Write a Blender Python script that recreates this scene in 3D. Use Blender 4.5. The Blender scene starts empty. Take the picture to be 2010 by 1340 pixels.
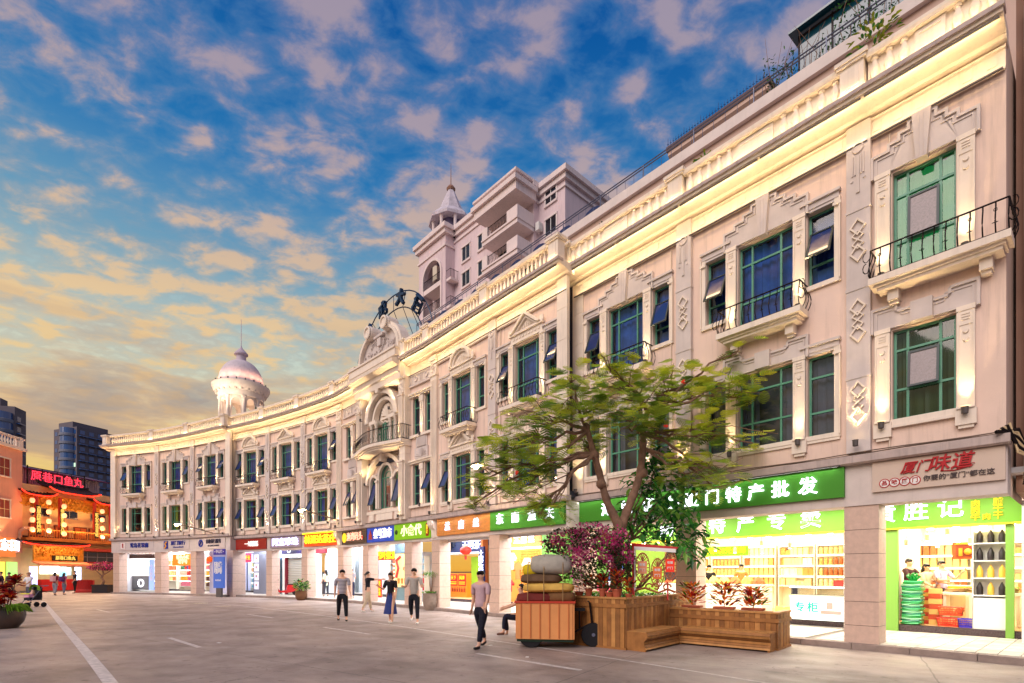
import bpy, bmesh, math, random
from mathutils import Vector, Matrix, Euler, noise
random.seed(7)
R = math.radians
SC = bpy.context.scene
COL = SC.collection
PI = math.pi
# ------------------------------------------------------------------ camera
cam = bpy.data.cameras.new('camera')
cam.sensor_width = 36.0; cam.lens = 36.0*1020/2010
cam.shift_y = (1124-670)/2010
cam.clip_start = .1; cam.clip_end = 5000
camo = bpy.data.objects.new('camera', cam); COL.objects.link(camo)
camo.location = (0, 0, 1.6); camo.rotation_euler = (R(90), 0, 0)
SC.camera = camo
# ------------------------------------------------------------------ view
SC.view_settings.view_transform = 'Standard'; SC.view_settings.look = 'None'
SC.view_settings.gamma = 1; SC.view_settings.use_curve_mapping = False
SC.view_settings.exposure = 0.32
try:
    SC.cycles.max_bounces = 6; SC.cycles.diffuse_bounces = 3; SC.cycles.glossy_bounces = 3
    SC.cycles.transmission_bounces = 4; SC.cycles.transparent_max_bounces = 12
    SC.cycles.use_denoising = True; SC.cycles.sample_clamp_indirect = 4
    SC.cycles.caustics_reflective = False; SC.cycles.caustics_refractive = False
except Exception: pass

def lin(c):
    return tuple((v/255/12.92 if v/255 <= .04045 else ((v/255+.055)/1.055)**2.4) for v in c)
def rgba(c): return (*lin(c), 1)

class NT:
    """small node-tree writer"""
    def __init__(s, nt): s.nt = nt; nt.nodes.clear()
    def n(s, t, **k):
        nd = s.nt.nodes.new(t)
        for a, b in k.items():
            if a.startswith('i_'): nd.inputs[a[2:].replace('_', ' ')].default_value = b
            else: setattr(nd, a, b)
        return nd
    def l(s, a, b): s.nt.links.new(a, b)
    def math(s, op, a, b=None, clamp=False):
        nd = s.nt.nodes.new('ShaderNodeMath'); nd.operation = op; nd.use_clamp = clamp
        for i, v in enumerate((a, b)):
            if v is None: continue
            if isinstance(v, (int, float)): nd.inputs[i].default_value = v
            else: s.l(v, nd.inputs[i])
        return nd.outputs[0]
    def ramp(s, fac, stops, interp='LINEAR'):
        nd = s.nt.nodes.new('ShaderNodeValToRGB'); cr = nd.color_ramp; cr.interpolation = interp
        while len(cr.elements) < len(stops): cr.elements.new(.5)
        for e, (p, c) in zip(cr.elements, stops):
            e.position = p; e.color = c if len(c) == 4 else (*c, 1)
        s.l(fac, nd.inputs[0]); return nd.outputs[0]
    def mix(s, fac, a, b, mode='MIX'):
        nd = s.nt.nodes.new('ShaderNodeMix'); nd.data_type = 'RGBA'; nd.blend_type = mode
        for i, v in ((0, fac), (6, a), (7, b)):
            if isinstance(v, (int, float)): nd.inputs[i].default_value = v
            elif isinstance(v, tuple): nd.inputs[i].default_value = v if len(v) == 4 else (*v, 1)
            else: s.l(v, nd.inputs[i])
        return nd.outputs[2]
    def noise(s, vec, scale, detail=4, rough=.55, dist=0, dim='3D'):
        nd = s.n('ShaderNodeTexNoise', noise_dimensions=dim)
        nd.inputs['Scale'].default_value = scale; nd.inputs['Detail'].default_value = detail
        nd.inputs['Roughness'].default_value = rough; nd.inputs['Distortion'].default_value = dist
        if vec is not None: s.l(vec, nd.inputs['Vector'])
        return nd.outputs[0]
# ------------------------------------------------------------------ sky
W = bpy.data.worlds.new('World'); SC.world = W; W.use_nodes = True
def build_sky():
    t = NT(W.node_tree)
    tc = t.n('ShaderNodeTexCoord'); nv = t.n('ShaderNodeVectorMath', operation='NORMALIZE'); t.l(tc.outputs['Generated'], nv.inputs[0])
    sp = t.n('ShaderNodeSeparateXYZ'); t.l(nv.outputs[0], sp.inputs[0])
    X, Y, Z = sp.outputs
    zc = t.math('MAXIMUM', Z, 0.0)
    # clear evening air: amber at the horizon, pale green-blue above it, deep blue overhead
    warm = t.ramp(zc, [(0, rgba((255, 186, 70))), (.12, rgba((255, 212, 112))), (.24, rgba((240, 226, 186))), (.36, rgba((206, 222, 212))), (.46, rgba((120, 172, 200))), (.58, rgba((44, 126, 190))), (.72, rgba((14, 92, 168))), (1, rgba((10, 66, 140)))])
    cool = t.ramp(zc, [(0, rgba((150, 160, 180))), (.2, rgba((110, 150, 190))), (.4, rgba((60, 120, 180))), (.6, rgba((22, 92, 165))), (1, rgba((10, 66, 140)))])
    # sunset is to the left of the street
    side = t.math('ADD', t.math('MULTIPLY', X, -.75), t.math('MULTIPLY', Y, .62))
    sfac = t.ramp(t.math('ADD', t.math('MULTIPLY', side, .5), .5), [(.30, (0, 0, 0, 1)), (.72, (1, 1, 1, 1))], 'EASE')
    base = t.mix(sfac, cool, warm)
    # altocumulus on a plane overhead
    den = t.math('ADD', zc, .16)
    cx = t.n('ShaderNodeCombineXYZ')
    t.l(t.math('DIVIDE', X, den), cx.inputs[0]); t.l(t.math('DIVIDE', Y, den), cx.inputs[1])
    mp = t.n('ShaderNodeMapping'); mp.inputs['Rotation'].default_value = (0, 0, R(-28)); mp.inputs['Scale'].default_value = (1.0, 1.35, 1)
    mp.inputs['Location'].default_value = (3.1, 1.7, 0)
    t.l(cx.outputs[0], mp.inputs[0])
    v = mp.outputs[0]
    wn = t.n('ShaderNodeTexNoise'); wn.inputs['Scale'].default_value = 4.0; wn.inputs['Detail'].default_value = 3; t.l(v, wn.inputs['Vector'])
    vm = t.n('ShaderNodeVectorMath', operation='MULTIPLY_ADD'); t.l(wn.outputs['Color'], vm.inputs[0]); vm.inputs[1].default_value = (.22, .22, .22); t.l(v, vm.inputs[2])
    vo = t.n('ShaderNodeTexVoronoi', feature='SMOOTH_F1'); vo.inputs['Scale'].default_value = 9.0; vo.inputs['Smoothness'].default_value = .75; vo.inputs['Randomness'].default_value = .9; t.l(vm.outputs[0], vo.inputs['Vector'])
    puff = t.noise(v, 13.0, 6, .58, .25)
    big = t.noise(v, 1.5, 3, .5, .2)
    cell = t.math('SUBTRACT', .62, vo.outputs['Distance'])
    dens = t.math('ADD', t.math('ADD', t.math('MULTIPLY', cell, .40), t.math('MULTIPLY', puff, .74)), t.math('MULTIPLY', big, .50))
    cov = t.ramp(dens, [(.49, (0, 0, 0, 1)), (.63, (.48, .48, .48, 1)), (.84, (.92, .92, .92, 1))], 'EASE')
    light = t.ramp(dens, [(.58, (0, 0, 0, 1)), (.82, (1, 1, 1, 1))], 'EASE')
    ccl = t.ramp(zc, [(0, rgba((255, 196, 104))), (.18, rgba((255, 212, 130))), (.38, rgba((252, 212, 156))), (.52, rgba((232, 196, 168))), (.64, rgba((190, 170, 178))), (1, rgba((150, 146, 178)))])
    ccc = t.ramp(zc, [(0, rgba((190, 180, 180))), (.5, rgba((176, 174, 196))), (1, rgba((170, 160, 185)))])
    ccd = t.ramp(zc, [(0, rgba((222, 160, 104))), (.22, rgba((206, 176, 144))), (.4, rgba((160, 182, 190))), (.6, rgba((92, 142, 190))), (1, rgba((66, 112, 175)))])
    clit = t.mix(t.math('ADD', t.math('MULTIPLY', sfac, .7), .3), ccc, ccl)
    ccol = t.mix(light, ccd, clit)
    hf = t.ramp(zc, [(.10, (.12, .12, .12, 1)), (.34, (1, 1, 1, 1))])
    sky = t.mix(t.math('MULTIPLY', t.math('MULTIPLY', cov, .92), hf), base, ccol)
    # long low banks near the horizon
    cv = t.n('ShaderNodeCombineXYZ')
    t.l(t.math('MULTIPLY', X, 2.2), cv.inputs[0]); t.l(t.math('MULTIPLY', Y, 1.4), cv.inputs[1]); t.l(t.math('MULTIPLY', Z, 9.5), cv.inputs[2])
    bank = t.noise(cv.outputs[0], 1.75, 7, .56, .3)
    bm = t.ramp(zc, [(.0, (.25, .25, .25, 1)), (.12, (.5, .5, .5, 1)), (.20, (.72, .72, .72, 1)), (.27, (.6, .6, .6, 1)), (.33, (.35, .35, .35, 1)), (.42, (0.1, 0.1, 0.1, 1)), (.5, (0, 0, 0, 1))])
    bc = t.ramp(bank, [(.44, (0, 0, 0, 1)), (.55, (1, 1, 1, 1))], 'EASE')
    bcol = t.ramp(bank, [(.45, rgba((255, 206, 120))), (.50, rgba((236, 186, 136))), (.56, rgba((196, 160, 140))), (.70, rgba((124, 118, 142)))])
    sky = t.mix(t.math('MULTIPLY', t.math('MULTIPLY', bc, bm), .95), sky, bcol)
    gfac = t.ramp(Z, [(.0, (0, 0, 0, 1)), (.004, (1, 1, 1, 1))])
    bg = t.n('ShaderNodeBackground'); bg.inputs[1].default_value = SKY_STRENGTH
    t.l(t.mix(gfac, rgba((92, 84, 84)), sky), bg.inputs[0])
    o = t.n('ShaderNodeOutputWorld'); t.l(bg.outputs[0], o.inputs[0])
SKY_STRENGTH = .70
build_sky()
# added fill from behind the camera, brightening the dim facades: one broad soft sun
sun = bpy.data.lights.new('sun', 'SUN'); sun.energy = 2.15; sun.angle = R(50); sun.color = (1.0, .85, .78)
fill_suno = bpy.data.objects.new('sun', sun); COL.objects.link(fill_suno)
fill_suno.rotation_euler = Vector((.50, .62, -.60)).to_track_quat('-Z', 'Y').to_euler()

# ------------------------------------------------------------------ materials
MATS = {}
def mat(name, col, rough=.7, metal=0, var=0, vscale=3, bump=0, bscale=40, spec=.35, var2=None, grime=0, trans=0, stripes=None):
    """principled material with broken-up colour, grime streaks and fine relief"""
    if name in MATS: return MATS[name]
    m = bpy.data.materials.new(name); m.use_nodes = True; t = NT(m.node_tree)
    p = t.n('ShaderNodeBsdfPrincipled'); o = t.n('ShaderNodeOutputMaterial'); t.l(p.outputs[0], o.inputs[0])
    c = rgba(col) if max(col) > 1.001 else (*col, 1)
    p.inputs['Base Color'].default_value = c; p.inputs['Roughness'].default_value = rough
    p.inputs['Metallic'].default_value = metal; p.inputs['Specular IOR Level'].default_value = spec
    tc = t.n('ShaderNodeTexCoord'); g = t.n('ShaderNodeNewGeometry')
    pos = g.outputs['Position']
    cur = None
    if var:
        nz = t.noise(pos, vscale, 6, .6)
        d = tuple(max(0, x*(1-var)) for x in c[:3]); b = tuple(min(1, x*(1+var*.6)) for x in c[:3])
        if var2: d = lin(var2)
        cur = t.ramp(nz, [(.35, d), (.65, b)])
    if grime:
        mp = t.n('ShaderNodeMapping'); mp.inputs['Scale'].default_value = (5, 5, .35); t.l(pos, mp.inputs[0])
        st = t.ramp(t.noise(mp.outputs[0], 1.6, 7, .65), [(.50, (0, 0, 0)), (.72, (1, 1, 1))])
        f = t.math('MULTIPLY', st, grime)
        cur = t.mix(f, cur if cur is not None else c, tuple(x*.42 for x in c[:3]))
    if cur is not None: t.l(cur, p.inputs['Base Color'])
    if var: t.l(t.ramp(t.noise(pos, vscale*2.7, 4), [(.3, (max(.05, rough-.12),)*3), (.7, (min(1, rough+.1),)*3)]), p.inputs['Roughness'])
    if bump:
        b = t.n('ShaderNodeBump'); b.inputs['Strength'].default_value = bump; b.inputs['Distance'].default_value = .01
        t.l(t.noise(pos, bscale, 4, .6), b.inputs['Height']); t.l(b.outputs[0], p.inputs['Normal'])
    if trans:
        p.inputs['Transmission Weight'].default_value = trans
    MATS[name] = m; return m
def emis(name, col, s=1.0):
    if name in MATS: return MATS[name]
    m = bpy.data.materials.new(name); m.use_nodes = True; t = NT(m.node_tree)
    e = t.n('ShaderNodeEmission'); e.inputs[0].default_value = rgba(col); e.inputs[1].default_value = s
    o = t.n('ShaderNodeOutputMaterial'); t.l(e.outputs[0], o.inputs[0])
    MATS[name] = m; return m
def glow(name, col, s=.5, rough=.5):
    """coloured face with added emission"""
    if name in MATS: return MATS[name]
    m = mat(name, col, rough); p = [n for n in m.node_tree.nodes if n.type == 'BSDF_PRINCIPLED'][0]
    p.inputs['Emission Color'].default_value = rgba(col); p.inputs['Emission Strength'].default_value = s
    return m
def glassmat(name, tint=(235, 245, 250), refl=.5):
    if name in MATS: return MATS[name]
    m = bpy.data.materials.new(name); m.use_nodes = True; t = NT(m.node_tree)
    tr = t.n('ShaderNodeBsdfTransparent'); tr.inputs[0].default_value = rgba(tint)
    gl = t.n('ShaderNodeBsdfGlossy'); gl.inputs['Roughness'].default_value = .03
    fr = t.n('ShaderNodeFresnel'); fr.inputs[0].default_value = 1.52
    g = t.n('ShaderNodeNewGeometry'); b = t.n('ShaderNodeBump'); b.inputs['Strength'].default_value = .05; b.inputs['Distance'].default_value = .02
    t.l(t.noise(g.outputs['Position'], 1.3, 2), b.inputs['Height']); t.l(b.outputs[0], gl.inputs['Normal'])
    f = t.math('ADD', t.math('MULTIPLY', fr.outputs[0], 1.1), refl*.06, True)
    mx = t.n('ShaderNodeMixShader'); t.l(f, mx.inputs[0]); t.l(tr.outputs[0], mx.inputs[1]); t.l(gl.outputs[0], mx.inputs[2])
    o = t.n('ShaderNodeOutputMaterial'); t.l(mx.outputs[0], o.inputs[0]); MATS[name] = m; return m

wallm = mat('pink_stucco', (232, 206, 190), .85, var=.07, vscale=.9, bump=.5, bscale=60, grime=.38)
trimm = mat('cream_plaster', (238, 224, 208), .8, var=.06, vscale=1.5, bump=.3, bscale=50, grime=.26)
greym = mat('grey_plaster', (212, 200, 194), .85, var=.08, vscale=2, bump=.5, bscale=70, grime=.12)
ledgem = mat('stained_concrete', (188, 172, 166), .9, var=.12, vscale=2.5, bump=.5, bscale=30, grime=.55)
stonem = mat('granite_cladding', (206, 178, 162), .5, var=.09, vscale=9, bump=.25, bscale=120, spec=.5, grime=.12)
darkm = mat('dark_interior', (26, 26, 30), .9)
iron = mat('wrought_iron', (34, 26, 28), .45, metal=.6, var=.3, vscale=8)
greenf = mat('green_window_frame', (84, 150, 122), .35, var=.12, vscale=3, spec=.5)
darkf = mat('dark_sash_frame', (44, 58, 62), .35, spec=.5)
bluecur = mat('blue_curtain', (66, 104, 196), .9, var=.35, vscale=2.0)  # cloth blue also stands in for sky reflected in the glass
whitecur = mat('pale_curtain', (110, 112, 130), .9, var=.2, vscale=2.0)
greencur = glow('green_curtain', (30, 130, 74), .5)  # emission in this and the olive cloth imitates room light behind
olivecur = glow('olive_lit_curtain', (120, 140, 36), .25)
frost = mat('frosted_pane', (136, 122, 124), .25, var=.2, vscale=30, spec=.6)
pane = glassmat('window_glass')
lampcan = mat('lamp_housing', (90, 84, 82), .5, metal=.3)
warmspot = emis('lamp_lens_warm', (255, 214, 140), 14)
whitem = mat('white_paint', (232, 230, 226), .5, var=.03)
tilem = mat('pavement_tile', (186, 178, 166), .7, var=.12, vscale=1.2, bump=.3, bscale=60)
kerbm = mat('kerb_granite', (150, 134, 126), .8, var=.18, vscale=4, bump=.5, bscale=40)
# ------------------------------------------------------------------ mesh building
class MB:
    def __init__(s): s.v = []; s.f = []; s.mi = []; s.m = 0
    def add(s, vs, fs, X=None):
        b = len(s.v)
        s.v += [tuple(X @ Vector(p)) if X is not None else tuple(p) for p in vs]
        s.f += [tuple(b+i for i in f) for f in fs]; s.mi += [s.m]*len(fs); return s
    def box(s, x0, x1, y0, y1, z0, z1, X=None):
        return s.add([(x0, y0, z0), (x1, y0, z0), (x1, y1, z0), (x0, y1, z0), (x0, y0, z1), (x1, y0, z1), (x1, y1, z1), (x0, y1, z1)],
              [(0, 3, 2, 1), (4, 5, 6, 7), (0, 1, 5, 4), (1, 2, 6, 5), (2, 3, 7, 6), (3, 0, 4, 7)], X)
    def quad(s, a, b, c, d, X=None): return s.add([a, b, c, d], [(0, 1, 2, 3)], X)
    def prism(s, poly, y0, y1, X=None, axis='y'):
        """outline in x,z pushed through y (front at y0, seen from -y)"""
        n = len(poly)
        if axis == 'y': vs = [(x, y0, z) for x, z in poly]+[(x, y1, z) for x, z in poly]
        elif axis == 'x': vs = [(y0, y, z) for y, z in poly]+[(y1, y, z) for y, z in poly]
        else: vs = [(x, y, y0) for x, y in poly]+[(x, y, y1) for x, y in poly]
        fs = [tuple(range(n)), tuple(range(2*n-1, n-1, -1))]+[(i, i+n, (i+1) % n+n, (i+1) % n) for i in range(n)]
        return s.add(vs, fs, X)
    def band(s, outer, inner, y0, y1, X=None):
        """open strip between two outlines of equal length (x,z), extruded in y"""
        n = len(outer); vs = []
        for y in (y0, y1): vs += [(x, y, z) for x, z in outer]+[(x, y, z) for x, z in inner]
        fs = []
        for i in range(n-1):
            o0, o1, i0, i1 = i, i+1, n+i, n+i+1; k = 2*n
            fs += [(i0, i1, o1, o0), (o0, o1, o1+k, o0+k), (i1, i0, i0+k, i1+k)]
        fs += [(0, 2*n, 3*n, n), (n-1, 2*n-1, 4*n-1, 3*n-1)]
        return s.add(vs, fs, X)
    def tube(s, pts, r, n=5, X=None, caps=True):
        pts = [Vector(p) for p in pts]; vs = []; fs = []; up = None
        for i, p in enumerate(pts):
            d = (pts[min(i+1, len(pts)-1)]-pts[max(i-1, 0)])
            if d.length < 1e-7: d = Vector((0, 0, 1))
            d.normalize()
            if up is None: up = Vector((0, 0, 1)) if abs(d.z) < .9 else Vector((1, 0, 0))
            a = d.cross(up)
            if a.length < 1e-4: a = d.cross(Vector((0, 1, 0)))
            a.normalize(); b = d.cross(a); up = -b if False else up
            rr = r[i] if isinstance(r, (list, tuple)) else r
            for k in range(n):
                t = 2*PI*k/n; vs.append(p+a*math.cos(t)*rr+b*math.sin(t)*rr)
        for i in range(len(pts)-1):
            for k in range(n):
                fs.append((i*n+k, i*n+(k+1) % n, (i+1)*n+(k+1) % n, (i+1)*n+k))
        if caps: fs += [tuple(range(n-1, -1, -1)), tuple((len(pts)-1)*n+k for k in range(n))]
        return s.add(vs, fs, X)
    def lathe(s, prof, n=12, X=None, a0=0, a1=2*PI, cap=True):
        full = abs(a1-a0-2*PI) < 1e-6; m = n if full else n+1; vs = []; fs = []
        for r, z in prof:
            for k in range(m):
                t = a0+(a1-a0)*k/n; vs.append((r*math.cos(t), r*math.sin(t), z))
        for i in range(len(prof)-1):
            for k in range(n):
                k1 = (k+1) % m; fs.append((i*m+k, i*m+k1, (i+1)*m+k1, (i+1)*m+k))
        if cap and full:
            fs += [tuple(range(m-1, -1, -1)), tuple((len(prof)-1)*m+k for k in range(m))]
        return s.add(vs, fs, X)
    def ball(s, c, r, n=8, X=None, sz=1):
        pr = [(r*math.sin(PI*i/n)+1e-4, -r*math.cos(PI*i/n)*sz) for i in range(n+1)]
        T = Matrix.Translation(c); return s.lathe(pr, n*2, (X @ T) if X is not None else T)
    def mesh(s, name, mats, smooth=False):
        me = bpy.data.meshes.new(name); me.from_pydata(s.v, [], s.f)
        for m in (mats if isinstance(mats, (list, tuple)) else [mats]): me.materials.append(m)
        if any(s.mi): me.polygons.foreach_set('material_index', s.mi)
        if smooth:
            me.polygons.foreach_set('use_smooth', [True]*len(me.polygons)); me.update()
            try: me.set_sharp_from_angle(angle=R(40))
            except Exception: pass
        me.update(); return me
    def obj(s, name, mats, parent=None, X=None, smooth=False, **k):
        return link(name, s.mesh(name, mats, smooth), parent, X, **k)
INV = {}   # roots whose parts are given in world coordinates
def world_root(o): INV[o] = o.matrix_basis.inverted(); return o
def link(name, data, parent=None, X=None, **k):
    o = bpy.data.objects.new(name, data); COL.objects.link(o)
    if parent is not None:
        o.parent = parent
        if parent in INV: o.matrix_parent_inverse = INV[parent]
    if X is not None: o.matrix_basis = X
    for a, b in k.items(): o[a] = b
    return o
def thing(name, label, cat, X=None, group=None):
    o = bpy.data.objects.new(name, None); COL.objects.link(o); o.empty_display_size = .2
    if X is not None: o.matrix_basis = X
    o['label'] = label; o['category'] = cat
    if group: o['group'] = group
    return o
def tag(o, label, cat, group=None):
    o['label'] = label; o['category'] = cat
    if group: o['group'] = group
    return o
def copy_tree(o, parent=None):
    c = o.copy(); COL.objects.link(c); c.parent = parent
    for ch in o.children: copy_tree(ch, c)
    return c
def T(x, y, z): return Matrix.Translation((x, y, z))
def RZ(a): return Matrix.Rotation(a, 4, 'Z')
def RX(a): return Matrix.Rotation(a, 4, 'X')
def RY(a): return Matrix.Rotation(a, 4, 'Y')
def S(x, y=None, z=None):
    return Matrix.Diagonal((x, x if y is None else y, x if z is None else z, 1))
TXT = {}
def text_mesh(body, size=1.0, depth=.02, bold=0, space=1.0, m=None, italic=0):
    key = (body, round(size, 4), depth, bold, space, m.name if m else '', italic)
    if key in TXT: return TXT[key]
    cu = bpy.data.curves.new('lettering', 'FONT'); cu.body = body; cu.size = size; cu.extrude = depth/2
    cu.offset = bold*size; cu.resolution_u = 2; cu.align_x = 'CENTER'; cu.align_y = 'CENTER'; cu.space_character = space; cu.shear = italic
    cu.space_line = .9
    o = bpy.data.objects.new('lettering', cu); COL.objects.link(o)
    bpy.context.view_layer.update()
    me = bpy.data.meshes.new_from_object(o.evaluated_get(bpy.context.evaluated_depsgraph_get()))
    bpy.data.objects.remove(o); bpy.data.curves.remove(cu)
    me.materials.clear(); me.materials.append(m); TXT[key] = me; return me
def text(body, size, m, parent, X, depth=.03, bold=.02, space=1.0, name='lettering', italic=0, width=None, **k):
    """flat standing text, centred on X, facing local -y; width stretches it to that many metres"""
    me = text_mesh(body, size, depth, bold, space, m, italic)
    XX = X @ RX(PI/2)
    if width:
        xs = [v.co.x for v in me.vertices]; w = max(xs)-min(xs); XX = XX @ S(width/w, 1, 1)
    return link(name, me, parent, XX, **k)
def vtext(body, size, m, parent, X, **k): return text('\n'.join(body), size, m, parent, X, **k)
def area(parent, X, sx, sy, power, col=(1, 1, 1), name='lamp_light', spread=PI):
    l = bpy.data.lights.new(name, 'AREA'); l.shape = 'RECTANGLE'; l.size = sx; l.size_y = sy; l.energy = power; l.color = col; l.spread = spread
    return link(name, l, parent, X)
def spot(parent, X, power, col, ang=60, blend=.8, size=.03, name='lamp_light'):
    l = bpy.data.lights.new(name, 'SPOT'); l.energy = power; l.color = col; l.spot_size = R(ang); l.spot_blend = blend; l.shadow_soft_size = size
    return link(name, l, parent, X)
def point(parent, X, power, col, size=.1, name='lamp_light'):
    l = bpy.data.lights.new(name, 'POINT'); l.energy = power; l.color = col; l.shadow_soft_size = size
    return link(name, l, parent, X)
UP = RX(PI)       # turns a lamp (shining -z) to shine up
def aim(loc, d): return Matrix.Translation(loc) @ Vector(d).to_track_quat('-Z', 'Y').to_matrix().to_4x4()
WARM = (1, .70, .34)

# ------------------------------------------------------------------ path of a facade
F0 = 1020.0
def PX(x, d): return Vector(((x-1005)/F0*d, d))
class Path:
    def __init__(s, nodes, ext=(0, 0)):
        P = [PX(*n) for n in nodes]; s.n = len(P)
        a = P[0]*2-P[1]; b = P[-1]*2-P[-2]; Q = [a]+P+[b]; pts = []; idx = []
        for i in range(1, len(Q)-2):
            idx.append(len(pts))
            for k in range(12):
                t = k/12
                pts.append(.5*((2*Q[i])+(Q[i+1]-Q[i-1])*t+(2*Q[i-1]-5*Q[i]+4*Q[i+1]-Q[i+2])*t*t+(3*Q[i]-Q[i-1]-3*Q[i+1]+Q[i+2])*t**3))
        idx.append(len(pts)); pts.append(P[-1])
        s.pts = pts; s.u = [0]
        for i in range(1, len(pts)): s.u.append(s.u[-1]+(pts[i]-pts[i-1]).length)
        s.us = [s.u[i] for i in idx]; s.L = s.u[-1]
        s.nrm = []
        for i in range(len(pts)):
            d = (pts[min(i+1, len(pts)-1)]-pts[max(i-1, 0)]).normalized(); s.nrm.append(Vector((-d.y, d.x)))   # inward
    def at(s, u):
        import bisect
        if u <= 0:
            d = (s.pts[1]-s.pts[0]).normalized(); return s.pts[0]+d*u, Vector((-d.y, d.x))
        if u >= s.L:
            d = (s.pts[-1]-s.pts[-2]).normalized(); return s.pts[-1]+d*(u-s.L), Vector((-d.y, d.x))
        i = min(bisect.bisect_right(s.u, u)-1, len(s.pts)-2); t = (u-s.u[i])/(s.u[i+1]-s.u[i])
        return s.pts[i].lerp(s.pts[i+1], t), s.nrm[i].lerp(s.nrm[i+1], t).normalized()
    def M(s, u, y=0, z=0):
        p, n = s.at(u); m = Matrix(((n.y, n.x, 0, p.x+n.x*y), (-n.x, n.y, 0, p.y+n.y*y), (0, 0, 1, z), (0, 0, 0, 1)))
        return m
    def W(s, u, y, z):
        p, n = s.at(u); return (p.x+n.x*y, p.y+n.y*y, z)
    def steps(s, u0, u1, st=.6):
        n = max(1, int(math.ceil((u1-u0)/st))); return [u0+(u1-u0)*i/n for i in range(n+1)]
    def sweep(s, prof, u0, u1, mb=None, st=.6, closed=True):
        """profile of (y,z) points carried along the path"""
        mb = mb or MB(); us = s.steps(u0, u1, st); n = len(prof); vs = []
        for u in us:
            for y, z in prof: vs.append(s.W(u, y, z))
        fs = []
        for i in range(len(us)-1):
            for k in range(n if closed else n-1):
                k1 = (k+1) % n; fs.append((i*n+k, (i+1)*n+k, (i+1)*n+k1, i*n+k1))
        if closed: fs += [tuple(range(n)), tuple((len(us)-1)*n+k for k in range(n-1, -1, -1))]
        return mb.add(vs, fs)
    def box(s, u0, u1, y0, y1, z0, z1, mb=None, st=.6):
        return s.sweep([(y0, z0), (y0, z1), (y1, z1), (y1, z0)], u0, u1, mb, st)
    def wall(s, u0, u1, z0, z1, holes, depth=.28, y=0):
        """front skin with openings and their reveals"""
        mb = MB(); us = sorted(set(s.steps(u0, u1, .7)+[h[0] for h in holes]+[h[1] for h in holes]))
        zs = sorted(set([z0, z1]+[h[2] for h in holes]+[h[3] for h in holes]))
        for a, b in zip(us, us[1:]):
            for c, d in zip(zs, zs[1:]):
                mu, mz = (a+b)/2, (c+d)/2
                if any(h[0] < mu < h[1] and h[2] < mz < h[3] for h in holes): continue
                mb.quad(s.W(a, y, c), s.W(b, y, c), s.W(b, y, d), s.W(a, y, d))
        for (a, b, c, d) in holes:
            e = y+depth
            mb.quad(s.W(a, y, c), s.W(a, e, c), s.W(b, e, c), s.W(b, y, c))
            mb.quad(s.W(a, y, d), s.W(b, y, d), s.W(b, e, d), s.W(a, e, d))
            mb.quad(s.W(a, y, c), s.W(a, y, d), s.W(a, e, d), s.W(a, e, c))
            mb.quad(s.W(b, y, c), s.W(b, e, c), s.W(b, e, d), s.W(b, y, d))
        return mb
# ------------------------------------------------------------------ shared facade pieces (local: x along wall, -y to the street, z up)
CA = {}
def cached(key, fn):
    if key not in CA: CA[key] = fn()
    return CA[key]
def win_frame(w, h, kind, fm):
    def f():
        mb = MB(); t = .045
        mb.box(-w/2, -w/2+t, 0, .06, 0, h); mb.box(w/2-t, w/2, 0, .06, 0, h)
        mb.box(-w/2+t, w/2-t, .002, .058, 0, t); mb.box(-w/2+t, w/2-t, .002, .058, h-t, h)
        if kind == 'wide':
            for x in (-w*.27, w*.25): mb.box(x-.022, x+.022, .004, .056, t, h-t)
            for z in (h*.34, h*.78): mb.box(-w/2+t, w/2-t, -.004, .05, z-.022, z+.022)
        elif kind == 'side':
            for z in (h*.30, h*.74): mb.box(-w/2+t, w/2-t, -.002, .05, z-.022, z+.022)
        return mb.mesh('window_frame', fm)
    return cached(('wf', w, h, kind, fm.name), f)
def curtain_mesh(w, h, m):
    def f():
        mb = MB(); n = max(6, int(w*26)); vs = []
        for i in range(n+1):
            x = -w/2+w*i/n; y = .03*math.sin(i*1.35)+.014*math.sin(i*2.9+1)
            vs += [(x, y, 0), (x, y, h)]
        return mb.add(vs, [(2*i, 2*i+2, 2*i+3, 2*i+1) for i in range(n)]).mesh('curtain', m, True)
    return cached(('cu', round(w, 2), round(h, 2), m.name), f)
def pane_mesh(w, h):
    return cached(('pa', round(w, 3), round(h, 3)), lambda: MB().quad((-w/2, 0, 0), (w/2, 0, 0), (w/2, 0, h), (-w/2, 0, h)).mesh('pane', pane))
def sash_mesh(w, h, glass, fm):
    def f():
        mb = MB(); t = .04; mb.box(-w/2, -w/2+t, -.02, .02, -h, 0); mb.box(w/2-t, w/2, -.02, .02, -h, 0)
        mb.box(-w/2+t, w/2-t, -.019, .019, -t, 0); mb.box(-w/2+t, w/2-t, -.019, .019, -h, -h+t)
        mb.m = 1; mb.quad((-w/2+t, 0, -h+t), (w/2-t, 0, -h+t), (w/2-t, 0, -t), (-w/2+t, 0, -t))
        return mb.mesh('sash', [fm, glass])
    return cached(('sa', round(w, 3), round(h, 3), glass.name, fm.name), f)
sashglass = mat('tinted_sash_glass', (40, 58, 110), .06, spec=1.0)
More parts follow.
